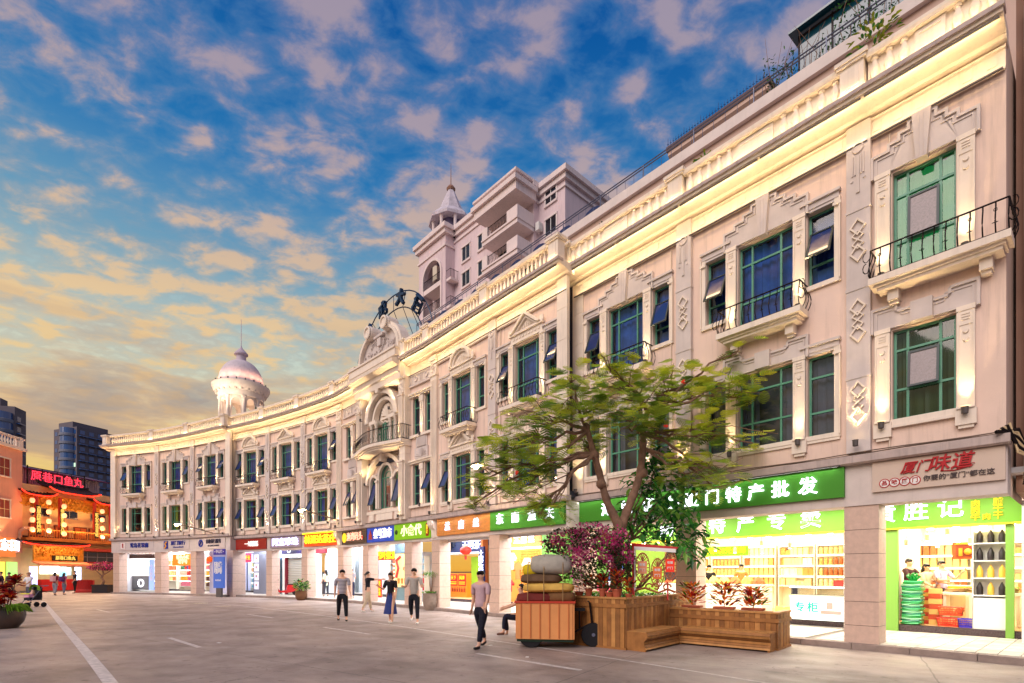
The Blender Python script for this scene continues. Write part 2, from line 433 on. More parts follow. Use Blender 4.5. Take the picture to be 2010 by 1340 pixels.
def window(par, X, w, h, kind='wide', cur=None, openang=None, sashg=None, gap=.0, fm=None):
    fm = fm or greenf
    wf = link('window', win_frame(w, h, kind, fm), par, X @ T(0, .12, 0))
    link('pane', pane_mesh(w-.08, h-.08), wf, T(0, .03, .04))
    if cur:
        if gap:
            cw = (w-gap)/2
            for s in (-1, 1): link('curtain', curtain_mesh(cw, h, cur), wf, T(s*(w/2-cw/2), .2+.02*s, 0))
        else: link('curtain', curtain_mesh(w, h, cur), wf, T(0, .2, 0))
    if openang is not None:
        sh = h*.44 if kind == 'side' else h*.40
        sw = w-.06 if kind == 'side' else w*.50
        link('sash', sash_mesh(sw, sh, sashg or sashglass, darkf), wf, T(-.01*w if kind == 'wide' else 0, -.03, h*.735) @ RX(-R(openang)))
    return wf
# --- heads
def step_outline(low):
    if low: return [(-.98, 0), (-.98, .50), (-.56, .50), (-.56, .36), (.56, .36), (.56, .50), (.98, .50), (.98, 0)]
    return [(-.98, 0), (-.98, .46), (-.72, .46), (-.72, .58), (-.50, .58), (-.50, .70), (-.30, .70), (-.30, .84), (.30, .84), (.30, .70), (.50, .70), (.50, .58), (.72, .58), (.72, .46), (.98, .46), (.98, 0)]
def head_step(low, w=1.28):
    def f():
        mb = MB(); o = step_outline(low); k = w/1.28
        o = [(x*k if abs(x) < .9 else math.copysign(w/2+.34, x), z) for x, z in o]
        inn = [(-w/2-.03, 0)]+[(-w/2-.03, .04)]*(len(o)//2-1)+[(w/2+.03, .04)]*(len(o)//2-1)+[(w/2+.03, 0)]
        mb.band(o, inn, -.06, 0)
        # raised lip along the stepped edge
        def shrink(p, q):
            return [(x-math.copysign(q, x), z-(q if z > .01 else 0)) for x, z in p]
        mb.band(o, shrink(o, .05), -.10, -.06); mb.band(shrink(o, .09), shrink(o, .115), -.08, -.06)
        if low: mb.box(-.17, .17, -.17, -.001, .02, .40)
        else:
            mb.prism([(-.085, -.04), (.085, -.04), (.15, .86), (-.15, .86)], -.17, -.002)
            for dx in (-.035, .035): mb.box(dx-.007, dx+.007, -.18, -.17, 0, .78)
        return mb.mesh('window_head', greym)
    return cached(('hs', low, w), f)
def head_arch():
    def f():
        mb = MB(); n = 14
        mb.box(-.82, .82, -.10, 0, .06, .12); mb.box(-.80, .80, -.07, 0, .12, .34); mb.box(-.86, .86, -.14, 0, .34, .41)
        for i in range(9): mb.box(-.66+i*.155, -.58+i*.155, -.10, -.07, .19, .26)
        for s in (-1, 1): mb.box(s*.80-.10, s*.80+.10, -.12, -.001, -.02, .05); mb.box(s*.80-.08, s*.80+.08, -.13, -.101, .41, .62)
        arc = lambda r, sz=.86: [(-r*math.cos(PI*i/n), .41+r*sz*math.sin(PI*i/n)) for i in range(n+1)]
        mb.band(arc(.74), arc(.62), -.20, 0); mb.band(arc(.60), arc(.52), -.12, 0)
        mb.prism([(x, z) for x, z in arc(.515)][::-1], -.03, -.002)
        for i in range(-3, 4): mb.tube([(i*.10, -.05, .46), (i*.12, -.07, .56+.05*(3-abs(i)))], [.03, .045], 5)
        mb.box(-.36, .36, -.06, -.03, .425, .46)
        return mb.mesh('window_head', trimm)
    return cached('ha', f)
def head_ped():
    def f():
        mb = MB()
        mb.box(-.82, .82, -.10, 0, .06, .12); mb.box(-.80, .80, -.07, 0, .12, .34); mb.box(-.86, .86, -.14, 0, .34, .41)
        for i in range(9): mb.box(-.66+i*.155, -.58+i*.155, -.10, -.07, .19, .26)
        for s in (-1, 1): mb.box(s*.80-.10, s*.80+.10, -.12, -.001, -.02, .05); mb.box(s*.80-.08, s*.80+.08, -.13, -.101, .41, .58)
        tri = lambda a, h: [(-a, .41), (0, .41+h), (a, .41)]
        mb.band(tri(.76, .60), tri(.62, .48), -.20, 0); mb.band(tri(.58, .44), tri(.50, .37), -.12, 0)
        mb.prism([(.49, .412), (0, .77), (-.49, .412)], -.03, -.002)
        for i in range(-2, 3): mb.tube([(i*.10, -.05, .45), (i*.11, -.07, .52+.05*(2-abs(i)))], [.03, .04], 5)
        return mb.mesh('window_head', trimm)
    return cached('hp', f)
def side_head():
    def f():
        mb = MB(); mb.box(-.37, .37, -.06, 0, .06, .18); mb.box(-.40, .40, -.11, 0, .18, .24); mb.box(-.33, .33, -.04, 0, 0, .055); return mb.mesh('window_lintel', greym)
    return cached('sh', f)
def surround(h):
    def f():
        mb = MB(); mb.box(.275, .375, -.05, 0, -.05, h+.06); mb.box(.375, .40, -.09, 0, -.05, h+.06); mb.box(.26, .42, -.10, -.0905, h-.12, h-.06)
        return mb.mesh('window_jamb', trimm)
    return cached(('su', h), f)
def colonnette(h, bracket):
    def f():
        mb = MB(); w = .115
        mb.box(-w, w, -.07, 0, 0, h-.30); mb.box(-w-.02, w+.02, -.10, 0, h-.04, h+.05); mb.box(-w, w, -.085, 0, h-.30, h-.041)
        for k in range(3): mb.box(-.06, .06, -.10, -.085, h-.11-k*.05, h-.09-k*.05)
        mb.box(-w-.012, -w+.02, -.095, -.0005, 0, h-.06); mb.box(w-.02, w+.012, -.095, -.0005, 0, h-.06)
        for k in range(2): mb.lathe([(.05, 0), (.035, .03)], 8, T(0, -.07, h-.42-k*.15) @ RX(PI/2))
        if bracket:
            mb.box(-.15, .15, -.10, 0, -.34, -.05); mb.box(-.13, .13, -.13, 0, -.05, 0); mb.box(-.11, .11, -.07, 0, -.40, -.34)
        return mb.mesh('colonnette', trimm)
    return cached(('co', h, bracket), f)
def can_mesh():
    def f():
        mb = MB(); mb.lathe([(.035, -.07), (.05, -.06), (.055, .05), (.062, .06)], 8); mb.box(-.02, .02, .0, .12, -.05, -.03)
        mb.m = 1; mb.lathe([(.05, .061), (.001, .062)], 8, cap=False); return mb.mesh('spotlight', [lampcan, warmspot])
    return cached('can', f)
NL = [0]
def uplight(par, X, power=18, ang=58, lean=.10, col=WARM):
    NL[0] += 1; power *= 3.2
    c = link('spotlight', can_mesh(), par, X)
    spot(c, Matrix.Translation((0, 0, .09)) @ Vector((0, lean, 1)).to_track_quat('-Z', 'Y').to_matrix().to_4x4(), power, col, ang, .7, .04)
    return c
# --- balconies
def railing_mesh(w, dp=.42, h=.56, nb=13, key=0):
    def f():
        mb = MB(); r = .011
        def belly(x, y, dx, dy):
            pts = []
            for i in range(8):
                t = i/7; b = .10*math.sin(PI*min(1, t*1.15))*(1-.55*t); pts.append((x+dx*b, y+dy*b, h*t))
            return pts
        y0 = -dp
        for z, rr in ((h, .017), (.02, .012)):
            mb.tube([(-w/2, 0, z), (-w/2, y0, z)], rr, 4); mb.tube([(-w/2, y0, z), (w/2, y0, z)], rr, 4); mb.tube([(w/2, y0, z), (w/2, 0, z)], rr, 4)
        for i in range(nb):
            x = -w/2+w*i/(nb-1)
            mb.tube(belly(x, y0, 0, -1), r, 4, caps=False)
            if i % 2 == 0 and i < nb-1:
                xm = x+w/(nb-1)
                for s in (-1, 1):
                    q = [(xm+s*(.012+.030*math.sin(a)), y0-.085, .13+.07*a/3+.03*math.cos(a)) for a in [0, .8, 1.6, 2.4, 3.2, 4.0]]
                    mb.tube(q, .007, 3, caps=False)
                    q = [(xm+s*.026*math.sin(a), y0-.05, .40-.028*math.cos(a)) for a in [0, 1, 2, 3.1]]
                    mb.tube(q, .007, 3, caps=False)
        for s in (-1, 1):
            for k in range(3): mb.tube(belly(s*w/2, -dp*k/3, s, 0), r, 4, caps=False)
            q = [(s*(w/2+.06+.06*math.sin(a)), y0-.04, .22+.10*math.cos(a)) for a in [0, .7, 1.4, 2.1, 2.8, 3.5, 4.2]]
            mb.tube(q, .010, 4, caps=False); q = [(x, y, z+.22) for x, y, z in q]; mb.tube(q, .008, 4, caps=False)
        return mb.mesh('railing', iron)
    return cached(('ra', round(w, 2), dp, h, nb, key), f)
def slab_mesh(w, dp=.5):
    def f():
        mb = MB()
        for i, (z0, z1, k) in enumerate(((0, .06, -.13), (.06, .11, -.08), (.11, .24, 0))): mb.box(-w/2-k*.9, w/2+k*.9, -dp-k, 0, z0+(.0005 if i else 0), z1)
        for s in (-1, 1): mb.box(s*w*.33-.09, s*w*.33+.09, -.24, 0, -.20, -.0005); mb.box(s*w*.33-.07, s*w*.33+.07, -.17, 0, -.26, -.20)
        return mb.mesh('balcony', trimm)
    return cached(('sl', round(w, 2), dp), f)
def balcony(par, X, w, nb=13, dp=.5):
    b = link('balcony', slab_mesh(w, dp), par, X)
    link('railing', railing_mesh(w-.06, dp-.05, .56, nb), b, T(0, 0, .245)); return b
# --- pilasters
def rhombus_chain(mb, zc, s=1.0, y=-.02):
    mb.m = 1
    for dz, h, w in ((.17, .23, .115), (.055, .135, .085), (-.055, .135, .085), (-.17, .23, .115)):
        if abs(dz) > .1: o = [(0, h/2), (w, 0), (0, -h/2), (-w, 0), (0, h/2)]
        else: o = [(0, h/2), (w, 0), (0, -h/2), (-w, 0), (0, h/2)]
        o = [(x*s, zc+(dz+z)*s*1.25) for x, z in o]; c = zc+dz*s*1.25
        inn = [(x*.74, c+(z-c)*.74) for x, z in o]
        mb.band(o, inn, y-.05, y)
    mb.m = 0
def pilaster_mesh(zb, zt, w=.43):
    def f():
        mb = MB(); h = zt-zb; mb.box(-w/2, w/2, -.12, 0, 0, h)
        mb.box(-w/2-.012, w/2+.012, -.135, 0, h*.495, h*.505); mb.box(-w/2-.012, w/2+.012, -.135, 0, h*.225, h*.233); mb.box(-w/2-.012, w/2+.012, -.135, 0, h*.735, h*.742)
        for zc in (.15*h, .40*h, .645*h): rhombus_chain(mb, zc, 1.28, -.12)
        # top ornament: disc with hanging bars
        mb.lathe([(.115, 0), (.10, .03), (.085, .03), (.08, .012), (.001, .012)], 14, T(0, -.12, h*.925) @ RX(PI/2), cap=False)
        for x in (-.10, -.05, .05, .10): mb.box(x-.014, x+.014, -.145, -.12, h*.845, h*.905)
        mb.box(-.03, .03, -.15, -.12, h*.79, h*.90)
        for s in (-1, 1): mb.lathe([(.03, 0), (.02, .02)], 6, T(s*.11, -.12, h*.83) @ RX(PI/2))
        return mb.mesh('pilaster', [greym, trimm])
    return cached(('pi', round(zb, 2), round(zt, 2), w), f)
def fluted_mesh(zb, zt, w=.46):
    def f():
        mb = MB(); h = zt-zb; mb.box(-w/2, w/2, -.12, 0, 0, h)
        for i in range(4): x = -w*.33+i*w*.22; mb.box(x-.022, x+.022, -.155, -.12, .18, h*.845)
        mb.box(-w/2-.03, w/2+.03, -.17, 0, h*.87, h*.885); mb.box(-w/2-.04, w/2+.04, -.19, 0, h*.965, h*.99)
        random.seed(3)
        for i in range(16): mb.ball((random.uniform(-.15, .15), -.14, random.uniform(h*.895, h*.955)), random.uniform(.02, .045), 4)
        for i in range(5): mb.box(-.17+i*.08, -.12+i*.08, -.16, -.12, h*.945, h*.962)
        return mb.mesh('pilaster', trimm)
    return cached(('fl', round(zb, 2), round(zt, 2), w), f)
def pier_mesh(zb, zt, w, pr=.16):
    def f():
        mb = MB(); h = zt-zb; n = 7
        for i in range(n): mb.box(-w/2, w/2, -pr, 0, h*i/n+.006, h*(i+1)/n-.006); 
        mb.box(-w/2+.012, w/2-.012, -pr+.012, 0, .003, h-.003)
        return mb.mesh('pier', trimm)
    return cached(('pr', round(zb, 2), round(zt, 2), w, pr), f)
baluster = None
def baluster_mesh(h=.46, k=1.0):
    def f():
        p = [(.05, 0), (.05, .03), (.03, .05), (.045, .12), (.062, .20), (.055, .27), (.032, .36), (.028, .40), (.045, .42), (.045, .46)]
        return MB().lathe([(r*k, z*h/.46) for r, z in p], 8, T(0, 0, 0)).mesh('baluster', trimm, True)
    return cached(('ba', h, k), f)
# ------------------------------------------------------------------ the three buildings
ZT = 10.92        # underside of the cornice
CORN = [(-.02, 10.92), (-.16, 10.94), (-.18, 11.00), (-.50, 11.06), (-.60, 11.09), (-.62, 11.22), (.12, 11.22), (.12, 10.92)]
def cornice(par, P, u0, u1, zs=0):
    P.sweep([(y, z+zs) for y, z in CORN], u0, u1).obj('cornice', trimm, par)
    P.sweep([(-.66, 11.15+zs), (-.66, 11.235+zs), (-.40, 11.235+zs), (-.40, 11.15+zs)], u0-.02, u1+.02).obj('cornice_lip', ledgem, par)
def frieze(par, P, u0, u1, zs=0):
    """fascia with small square blocks under the cornice"""
    mb = MB(); P.box(u0, u1, -.045, .0, 10.50+zs, 10.915+zs, mb); P.sweep([(-.0452, 10.46+zs), (-.075, 10.47+zs), (-.075, 10.50+zs), (-.0452, 10.51+zs)], u0, u1, mb)
    P.sweep([(-.0452, 10.82+zs), (-.09, 10.84+zs), (-.09, 10.87+zs), (-.0452, 10.88+zs)], u0, u1, mb)
    n = max(2, int((u1-u0)/.34)); w = (u1-u0)/n
    for i in range(n): P.box(u0+w*(i+.3), u0+w*(i+.7), -.062, -.0451, 10.60+zs, 10.78+zs, mb, 5)
    mb.obj('frieze', trimm, par)
def balustrade(par, P, u0, u1, zs=0, relief=False):
    z0 = 11.235+zs; h = .50
    P.box(u0, u1, -.50, -.30, z0, z0+.03).obj('balustrade_base', trimm, par)
    P.sweep([(-.53, z0+h+.07), (-.55, z0+h+.12), (-.55, z0+h+.19), (-.26, z0+h+.19), (-.26, z0+h+.07)], u0, u1).obj('handrail', trimm, par)
    if relief:
        P.box(u0, u1, -.40, -.30, z0+.07, z0+h+.07).obj('balustrade_panel', trimm, par)
        L = u1-u0; segs = [(u0, u0+L*.36), (u1-L*.36, u1)]
        mb = MB(); a, b = u0+L*.385, u1-L*.385; P.box(a, b, -.45, -.40, z0+.09, z0+h+.05, mb)
        for q in ((a+.07, b-.07, z0+.16, z0+.19), (a+.07, b-.07, z0+h-.05, z0+h-.02)): P.box(q[0], q[1], -.47, -.45, q[2], q[3], mb)
        mb.obj('carved_panel', trimm, par)
        for a, b in segs:
            n = max(2, int((b-a)/.235))
            for i in range(n): link('baluster', baluster_mesh(h, 1.45), par, P.M(a+(i+.5)*(b-a)/n, -.42, z0+.07))
    else:
        n = int((u1-u0)/.19)
        for i in range(n): link('baluster', baluster_mesh(h+.04, .92), par, P.M(u0+(i+.5)*(u1-u0)/n, -.40, z0+.03))
def pedestal(par, P, u, zs=0, w=.42):
    def f():
        mb = MB(); mb.box(-w/2, w/2, -.16, .14, 0, .62); mb.box(-w/2-.05, w/2+.05, -.21, .19, .62, .67); mb.box(-w/2-.08, w/2+.08, -.24, .22, .67, .75)
        mb.box(-w/2-.03, w/2+.03, -.19, .17, 0, .08); mb.box(-w/2+.08, w/2-.08, -.18, -.16, .16, .54); return mb.mesh('pedestal', trimm)
    link('pedestal', cached(('pd', w), f), par, P.M(u, -.38, 11.236+zs))
def strip_lights(par, P, u0, u1, zs=0, p=1.0):
    n = max(1, round((u1-u0)/2.0)); w = (u1-u0)/n
    for i in range(n):
        u = u0+(i+.5)*w
        def f(w=w): return MB().box(-w/2+.03, w/2-.03, -.015, .015, -.015, .012).mesh('light_strip', lampcan)
        m = cached(('ls', round(w, 2)), f)
        a = link('light_strip', m, par, P.M(u, -.12, 10.46+zs))        # below the frieze, shining up to the soffit
        area(a, T(0, -.03, .02) @ Vector((0, -.15, 1)).to_track_quat('-Z', 'Y').to_matrix().to_4x4(), w-.1, .05, 3.0*p, WARM)
        c = link('light_strip', m, par, P.M(u, -.56, 11.045+zs))       # under the lip, shining back on the frieze and wall
        area(c, T(0, .02, -.02) @ Vector((0, 1, -.55)).to_track_quat('-Z', 'Y').to_matrix().to_4x4(), w-.1, .05, 6*p, WARM)
        b = link('light_strip', m, par, P.M(u, -.60, 11.235+zs+.016))       # on the lip, onto the balusters
        area(b, T(0, .0, .03) @ Vector((0, 1, .75)).to_track_quat('-Z', 'Y').to_matrix().to_4x4(), w-.1, .04, 6*p, WARM)
def window_group(par, P, uc, head, z0u=7.50, cur=bluecur, lit=(1, 1), sash=(0, 1, 1, 1), lowcur=None, lh=6.40, uh=9.58, zs=0, lamp=1.0):
    """tripartite window on both floors, with colonnettes, lamps and a balcony"""
    h = []
    for lo in (False, True):
        zb = (4.62 if lo else z0u)+zs; zt = (lh if lo else uh)+zs; zb2 = (4.62 if lo else 7.95)+zs
        c = (lowcur or cur) if lo else cur
        h += [(uc-.64, uc+.64, zb, zt), (uc-1.47, uc-.93, zb2, zt), (uc+.93, uc+1.47, zb2, zt)]
        window(par, P.M(uc, 0, zb), 1.28, zt-zb, 'wide', c, None, gap=.0 if not lo else .5)
        for s in (-1, 1):
            op = sash[(2 if lo else 0)+(1 if s > 0 else 0)]
            window(par, P.M(uc+s*1.2, 0, zb2), .54, zt-zb2, 'side', c, op, None)
            link('window_lintel', side_head(), par, P.M(uc+s*1.2, 0, zt))
            X = P.M(uc+s*1.2, 0, zb2)
            link('window_jamb', surround(round(zt-zb2, 3)), par, X if s > 0 else X @ S(-1, 1, 1))
            link('colonnette', colonnette(round(zt-(4.62+zs if lo else 7.44+zs), 3), lo), par, P.M(uc+s*.785, 0, 4.62+zs if lo else 7.44+zs))
            uplight(par, P.M(uc+s*.785, -.17, (4.52 if lo else 7.53)+zs), 20*lamp, 52, .035)
        hd = head[1 if lo else 0]
        me = head_step(lo) if hd == 'step' else head_arch() if hd == 'arch' else head_ped()
        link('window_head', me, par, P.M(uc, 0, zt))
        mb = MB(); P.box(uc-.68, uc+.68, -.06, 0, zb-.10, zb-.001, mb, 5)
        if lo: P.box(uc-1.58, uc+1.58, -.045, 0, zb-.16, zb-.1005, mb, 5)
        for s in (-1, 1):
            P.box(uc+s*1.2-.40, uc+s*1.2+.40, -.06, 0, zb2-.10, zb2-.001, mb, 5)
        mb.obj('window_sill', trimm, par)
    balcony(par, P.M(uc, 0, 7.18+zs), 1.92)
    return h
def core(par, P, u0, u1, zbot=4.0, ztop=11.2, y0=.55, y1=7):
    """floors and inner walls behind the rooms"""
    mb = MB(); P.sweep([(y0, zbot), (y0, ztop), (y1, ztop), (y1, zbot)], u0, u1, mb); mb.obj('inner_wall', mat('room_wall', (70, 72, 84), .9), par)
    mb = MB()
    for z in (zbot, 6.9): P.box(u0, u1, .02, y0, z, z+.2, mb)
    mb.obj('floor_slab', mat('room_wall', (70, 72, 84), .9), par)
    P.box(u0, u1, .02, y1, ztop, ztop+.02).obj('roof_slab', ledgem, par)
def pillar(par, P, u, w=.58, dp=.52, h=3.0, y=0.0, m=None):
    """square arcade pillar faced with stone blocks"""
    def f(): return MB().box(-w/2+.01, w/2-.01, .01, dp-.01, 0, h).mesh('pillar', mat('joint_mortar', (110, 96, 88), .9))
    p = link('pillar', cached(('pl', w, dp, h), f), par, P.M(u, y, 0))
    n = 6; bh = h/n
    me = cached(('sb', w, dp, h, (m or stonem).name), lambda: MB().box(-w/2, w/2, 0, dp, .005, bh-.005).mesh('stone_block', m or stonem))
    for i in range(n): link('stone_block', me, p, T(0, 0, i*bh))
    return p
def fascia(par, P, u0, u1, ztop=4.03, zb=3.0):
    P.sweep([(-.03, zb), (-.03, ztop-.18), (.5, ztop-.18), (.5, zb)], u0, u1).obj('fascia', greym, par)
    P.sweep([(-.16, ztop-.18), (-.20, ztop-.15), (-.20, ztop), (.02, ztop), (.02, ztop-.18)], u0-.05, u1+.05).obj('ledge', ledgem, par)
def sign(P, u0, u1, z0, z1, m, label, cat='shop sign', y=-.03, th=.09, frame=None):
    uc = (u0+u1)/2; w = u1-u0; X = P.M(uc, y, z0)
    o = MB().box(-w/2, w/2, -th, 0, 0, z1-z0).obj('shop_sign', m, None, X)
    tag(o, label, cat)
    return o, X, w, z1-z0
# ------------------------------------------------------------------ ground
roadm = mat('street_concrete', (170, 152, 142), .62, var=.16, vscale=.55, bump=.5, bscale=35, spec=.5)
def road_detail():
    t = roadm.node_tree; N = t.nodes; p = [n for n in N if n.type == 'BSDF_PRINCIPLED'][0]
    w = NT.__new__(NT); w.nt = t
    g = w.n('ShaderNodeNewGeometry'); src = p.inputs['Base Color'].links[0].from_socket
    mp = w.n('ShaderNodeMapping'); mp.inputs['Rotation'].default_value = (0, 0, R(34)); w.l(g.outputs['Position'], mp.inputs[0])
    mp2 = w.n('ShaderNodeMapping'); mp2.inputs['Scale'].default_value = (.55, 1.3, 1); w.l(mp.outputs[0], mp2.inputs[0])
    streak = w.ramp(w.noise(mp2.outputs[0], 1.3, 7, .65), [(.38, (.80, .79, .78)), (.60, (1, 1, 1))])
    c = w.mix(1.0, src, streak, 'MULTIPLY')
    spots = w.ramp(w.noise(g.outputs['Position'], 4.5, 3, .5), [(.30, (.55, .53, .52)), (.36, (1, 1, 1))])
    c = w.mix(.8, c, spots, 'MULTIPLY')
    fine = w.ramp(w.noise(g.outputs['Position'], 60, 3, .7), [(.3, (.86, .86, .86)), (.7, (1.06, 1.06, 1.06))])
    c = w.mix(1.0, c, fine, 'MULTIPLY')
    # sawn joints between the poured bays
    sx = w.n('ShaderNodeSeparateXYZ'); w.l(mp.outputs[0], sx.inputs[0])
    wob = w.math('MULTIPLY', w.math('SUBTRACT', w.noise(g.outputs['Position'], 1.2, 4), .5), .10)
    def joint(v, per, off):
        f = w.math('FRACT', w.math('ADD', w.math('DIVIDE', w.math('ADD', v, wob), per), off))
        return w.math('LESS_THAN', w.math('ABSOLUTE', w.math('SUBTRACT', f, .5)), .012/per)
    j = w.math('MAXIMUM', joint(sx.outputs[0], 4.6, .3), joint(sx.outputs[1], 3.9, .12))
    c = w.mix(w.math('MULTIPLY', j, .55), c, (.09, .075, .07))
    wv = w.n('ShaderNodeTexVoronoi', feature='DISTANCE_TO_EDGE'); wv.inputs['Scale'].default_value = .42
    wd = w.n('ShaderNodeTexNoise'); wd.inputs['Scale'].default_value = 1.6; wd.inputs['Detail'].default_value = 6; w.l(g.outputs['Position'], wd.inputs['Vector'])
    va = w.n('ShaderNodeVectorMath', operation='MULTIPLY_ADD'); w.l(wd.outputs['Color'], va.inputs[0]); va.inputs[1].default_value = (1.2, 1.2, 1.2); w.l(g.outputs['Position'], va.inputs[2]); w.l(va.outputs[0], wv.inputs['Vector'])
    crack = w.math('LESS_THAN', wv.outputs['Distance'], .0042); msk = w.ramp(w.noise(g.outputs['Position'], .35, 2), [(.52, (0, 0, 0)), (.58, (1, 1, 1))])
    c = w.mix(w.math('MULTIPLY', w.math('MULTIPLY', crack, msk), .5), c, (.07, .06, .055))
    big = w.ramp(w.noise(g.outputs['Position'], .5, 5, .6), [(.40, (.74, .73, .72)), (.52, (1, 1, 1)), (.66, (1.08, 1.07, 1.05))])
    c = w.mix(1.0, c, big, 'MULTIPLY')
    w.l(c, p.inputs['Base Color'])
road_detail()
MB().quad((-1500, -1500, 0), (1500, -1500, 0), (1500, 1500, 0), (-1500, 1500, 0)).obj('ground', mat('distant_ground', (84, 80, 80), .9), kind='structure')
MB().quad((-70, -12, .004), (30, -12, .004), (30, 75, .004), (-70, 75, .004)).obj('street', roadm, kind='structure')

# ------------------------------------------------------------------ building plans
PL = Path([(226, 39.6), (310, 38.2), (379.5, 36.5), (451, 34.5)])
PM = Path([(457, 34.95), (528, 32.95), (597.5, 30.85), (668, 28.6), (717, 26.6), (801, 23.72), (855, 22.15), (970, 19.1), (1118, 16.27)])
PR = Path([(1126, 16.9), (1346, 13.86), (1688, 10.84), (1975, 9.166)])
def building(label, P):
    p, n = P.at(P.L/2)
    return world_root(thing('arcade_building', label, 'building', T(p.x, p.y, 0)))
BL = building('far end of the curved white arcade building, above the bank signs', PL)
BM = building('middle stretch of the curved white arcade building, with the carved gable', PM)
BR = building('near end of the white arcade building at the right, over the green signed food shops', PR)
holes = {}
def finish(B, P, H, z1=10.93):
    """front wall, bay by bay"""
    for a, b in zip([0]+P.us[1:-1], P.us[1:]):
        hs = [h for h in H if a <= (h[0]+h[1])/2 < b]
        P.wall(a, b, 4.0, z1, hs).obj('wall', wallm, B)
# ---- left
H = []
for i, (lu, sa, cu, lc) in enumerate((((1, 1), (24, 0, None, None), bluecur, darkm), ((1, 1), (None, 20, None, None), bluecur, olivecur), ((1, 1), (28, 28, 24, 26), bluecur, bluecur))):
    uc = (PL.us[i]+PL.us[i+1])/2
    H += window_group(BL, PL, uc, ('step', 'step'), sash=sa, cur=cu, lowcur=lc, zs=.05)
finish(BL, PL, H)
core(BL, PL, .25, PL.L-.1); cornice(BL, PL, -.75, PL.L+.05); frieze(BL, PL, -.2, PL.L)
for i in (0, 3):
    link('pier', pier_mesh(4.05, 10.92, .5), BL, PL.M(PL.us[i]-(.0 if i else .02), 0, 4.05))
for i in (1, 2): link('pilaster', pilaster_mesh(4.1, 10.9), BL, PL.M(PL.us[i], 0, 4.1)); uplight(BL, PL.M(PL.us[i], -.30, 4.22), 34, 60, .04)
uplight(BL, PL.M(PL.us[0]+.32, -.28, 4.22), 30, 60, .03); uplight(BL, PL.M(PL.us[3]-.35, -.28, 4.22), 30, 60, .03)
for i in range(4): pedestal(BL, PL, PL.us[i]+(-.35 if i == 0 else 0))
for i in range(3): balustrade(BL, PL, PL.us[i]+.2, PL.us[i+1]-.2)
strip_lights(BL, PL, 0, PL.L)
fascia(BL, PL, -.35, PL.L+.1, 4.2, 3.1)
for i in range(4): pillar(BL, PL, PL.us[i]+(.12 if i == 0 else 0), .66, .6, 3.1)
# side wall of the far end
a = PL.W(-.25, -.02, 0); b = PL.W(-.25, 8, 0)
MB().add([(a[0], a[1], 3.1), (b[0], b[1], 3.1), (b[0], b[1], 10.93), (a[0], a[1], 10.93)], [(0, 1, 2, 3)]).obj('end_wall', wallm, BL)
# ---- middle
H = []
heads = {0: ('arch', 'ped'), 1: ('ped', 'arch'), 2: ('arch', 'ped'), 6: ('arch', 'ped'), 7: ('ped', 'arch')}
sash = {0: (24, 24, 26, 26), 1: (None, None, 26, 30), 2: (None, 26, 28, 22), 6: (None, None, 24, None), 7: (26, 24, None, None)}
for i, hd in heads.items():
    uc = (PM.us[i]+PM.us[i+1])/2 + (.06 if i == 0 else -.06 if i == 7 else 0)
    H += window_group(BM, PM, uc, hd, sash=sash[i], zs=-.08)
# narrow twin-window bays either side of the entrance
def twin(i, flip):
    a, b = PM.us[i], PM.us[i+1]; u0 = (a+b)/2+(.05 if flip else -.02); hs = []
    for lo in (0, 1):
        zb, zt = ((7.75, 9.45), (4.62, 6.45))[lo]
        for s in (-1, 1):
            uc = u0+s*.47; hs.append((uc-.27, uc+.27, zb, zt))
            window(BM, PM.M(uc, 0, zb), .54, zt-zb, 'side', bluecur, (24 if lo else None) if s > 0 else (22 if lo and not flip else None))
        mb = MB(); P = PM
        P.box(u0-.95, u0+.95, -.10, 0, zt+.02, zt+.10, mb, 5); P.box(u0-1.0, u0+1.0, -.16, 0, zt+.101, zt+.17, mb, 5)
        mb.obj('window_lintel', trimm, BM); P.box(u0-.95, u0+.95, -.12, 0, zb-.12, zb-.01, None, 5).obj('window_sill', trimm, BM)
        link('colonnette', cached(('tc', lo), lambda: MB().box(-.12, .12, -.05, 0, 0, zt-zb).box(-.15, .15, -.08, 0, zt-zb-.28, zt-zb-.02).box(-.05, .05, -.10, -.05, zt-zb-.62, zt-zb-.34).mesh('colonnette', trimm)), BM, PM.M(u0, 0, zb))
        uplight(BM, PM.M(u0, -.16, zb-.02), 16, 50, .03)
    # carved blazon between the floors
    mb = MB(); mb.box(-.42, .42, -.05, 0, .48, 1.02); mb.box(-.34, .34, -.08, -.05, .50, .98); mb.box(-.46, .46, -.09, 0, 1.02, 1.08)
    for k in range(7): mb.box(-.30+k*.09, -.26+k*.09, -.10, -.08, .5, .97)
    mb.box(-.5, .5, -.07, 0, 0, .46)
    for k in range(-4, 5):
        t = k*.34; mb.tube([(0, -.08, .05), (.42*math.sin(t), -.08, .05+.36*math.cos(t))], [.012, .03], 4)
    mb.obj('carved_relief', greym, BM, PM.M(u0, 0, 6.72-.04))
    # egg frieze above the upper windows
    mb = MB(); mb.box(-1.0, 1.0, -.05, 0, 0, .50); mb.box(-1.0, 1.0, -.10, -.0, -.06, -.001)
    for k in range(5):
        x = -.8+k*.4
        if k % 2: mb.lathe([(.13, 0), (.13, .04), (.09, .04), (.08, .015), (.001, .015)], 12, T(x, -.05, .25) @ RX(PI/2), cap=False)
        else:
            for d in (-.05, .05): mb.box(x+d-.02, x+d+.02, -.08, -.05, .08, .42)
    for k in range(12): mb.box(-.95+k*.16, -.87+k*.16, -.085, -.0505, .0, .05)
    mb.obj('frieze', greym, BM, PM.M(u0, 0, 10.0))
    return hs
H += twin(3, False)+twin(5, True)
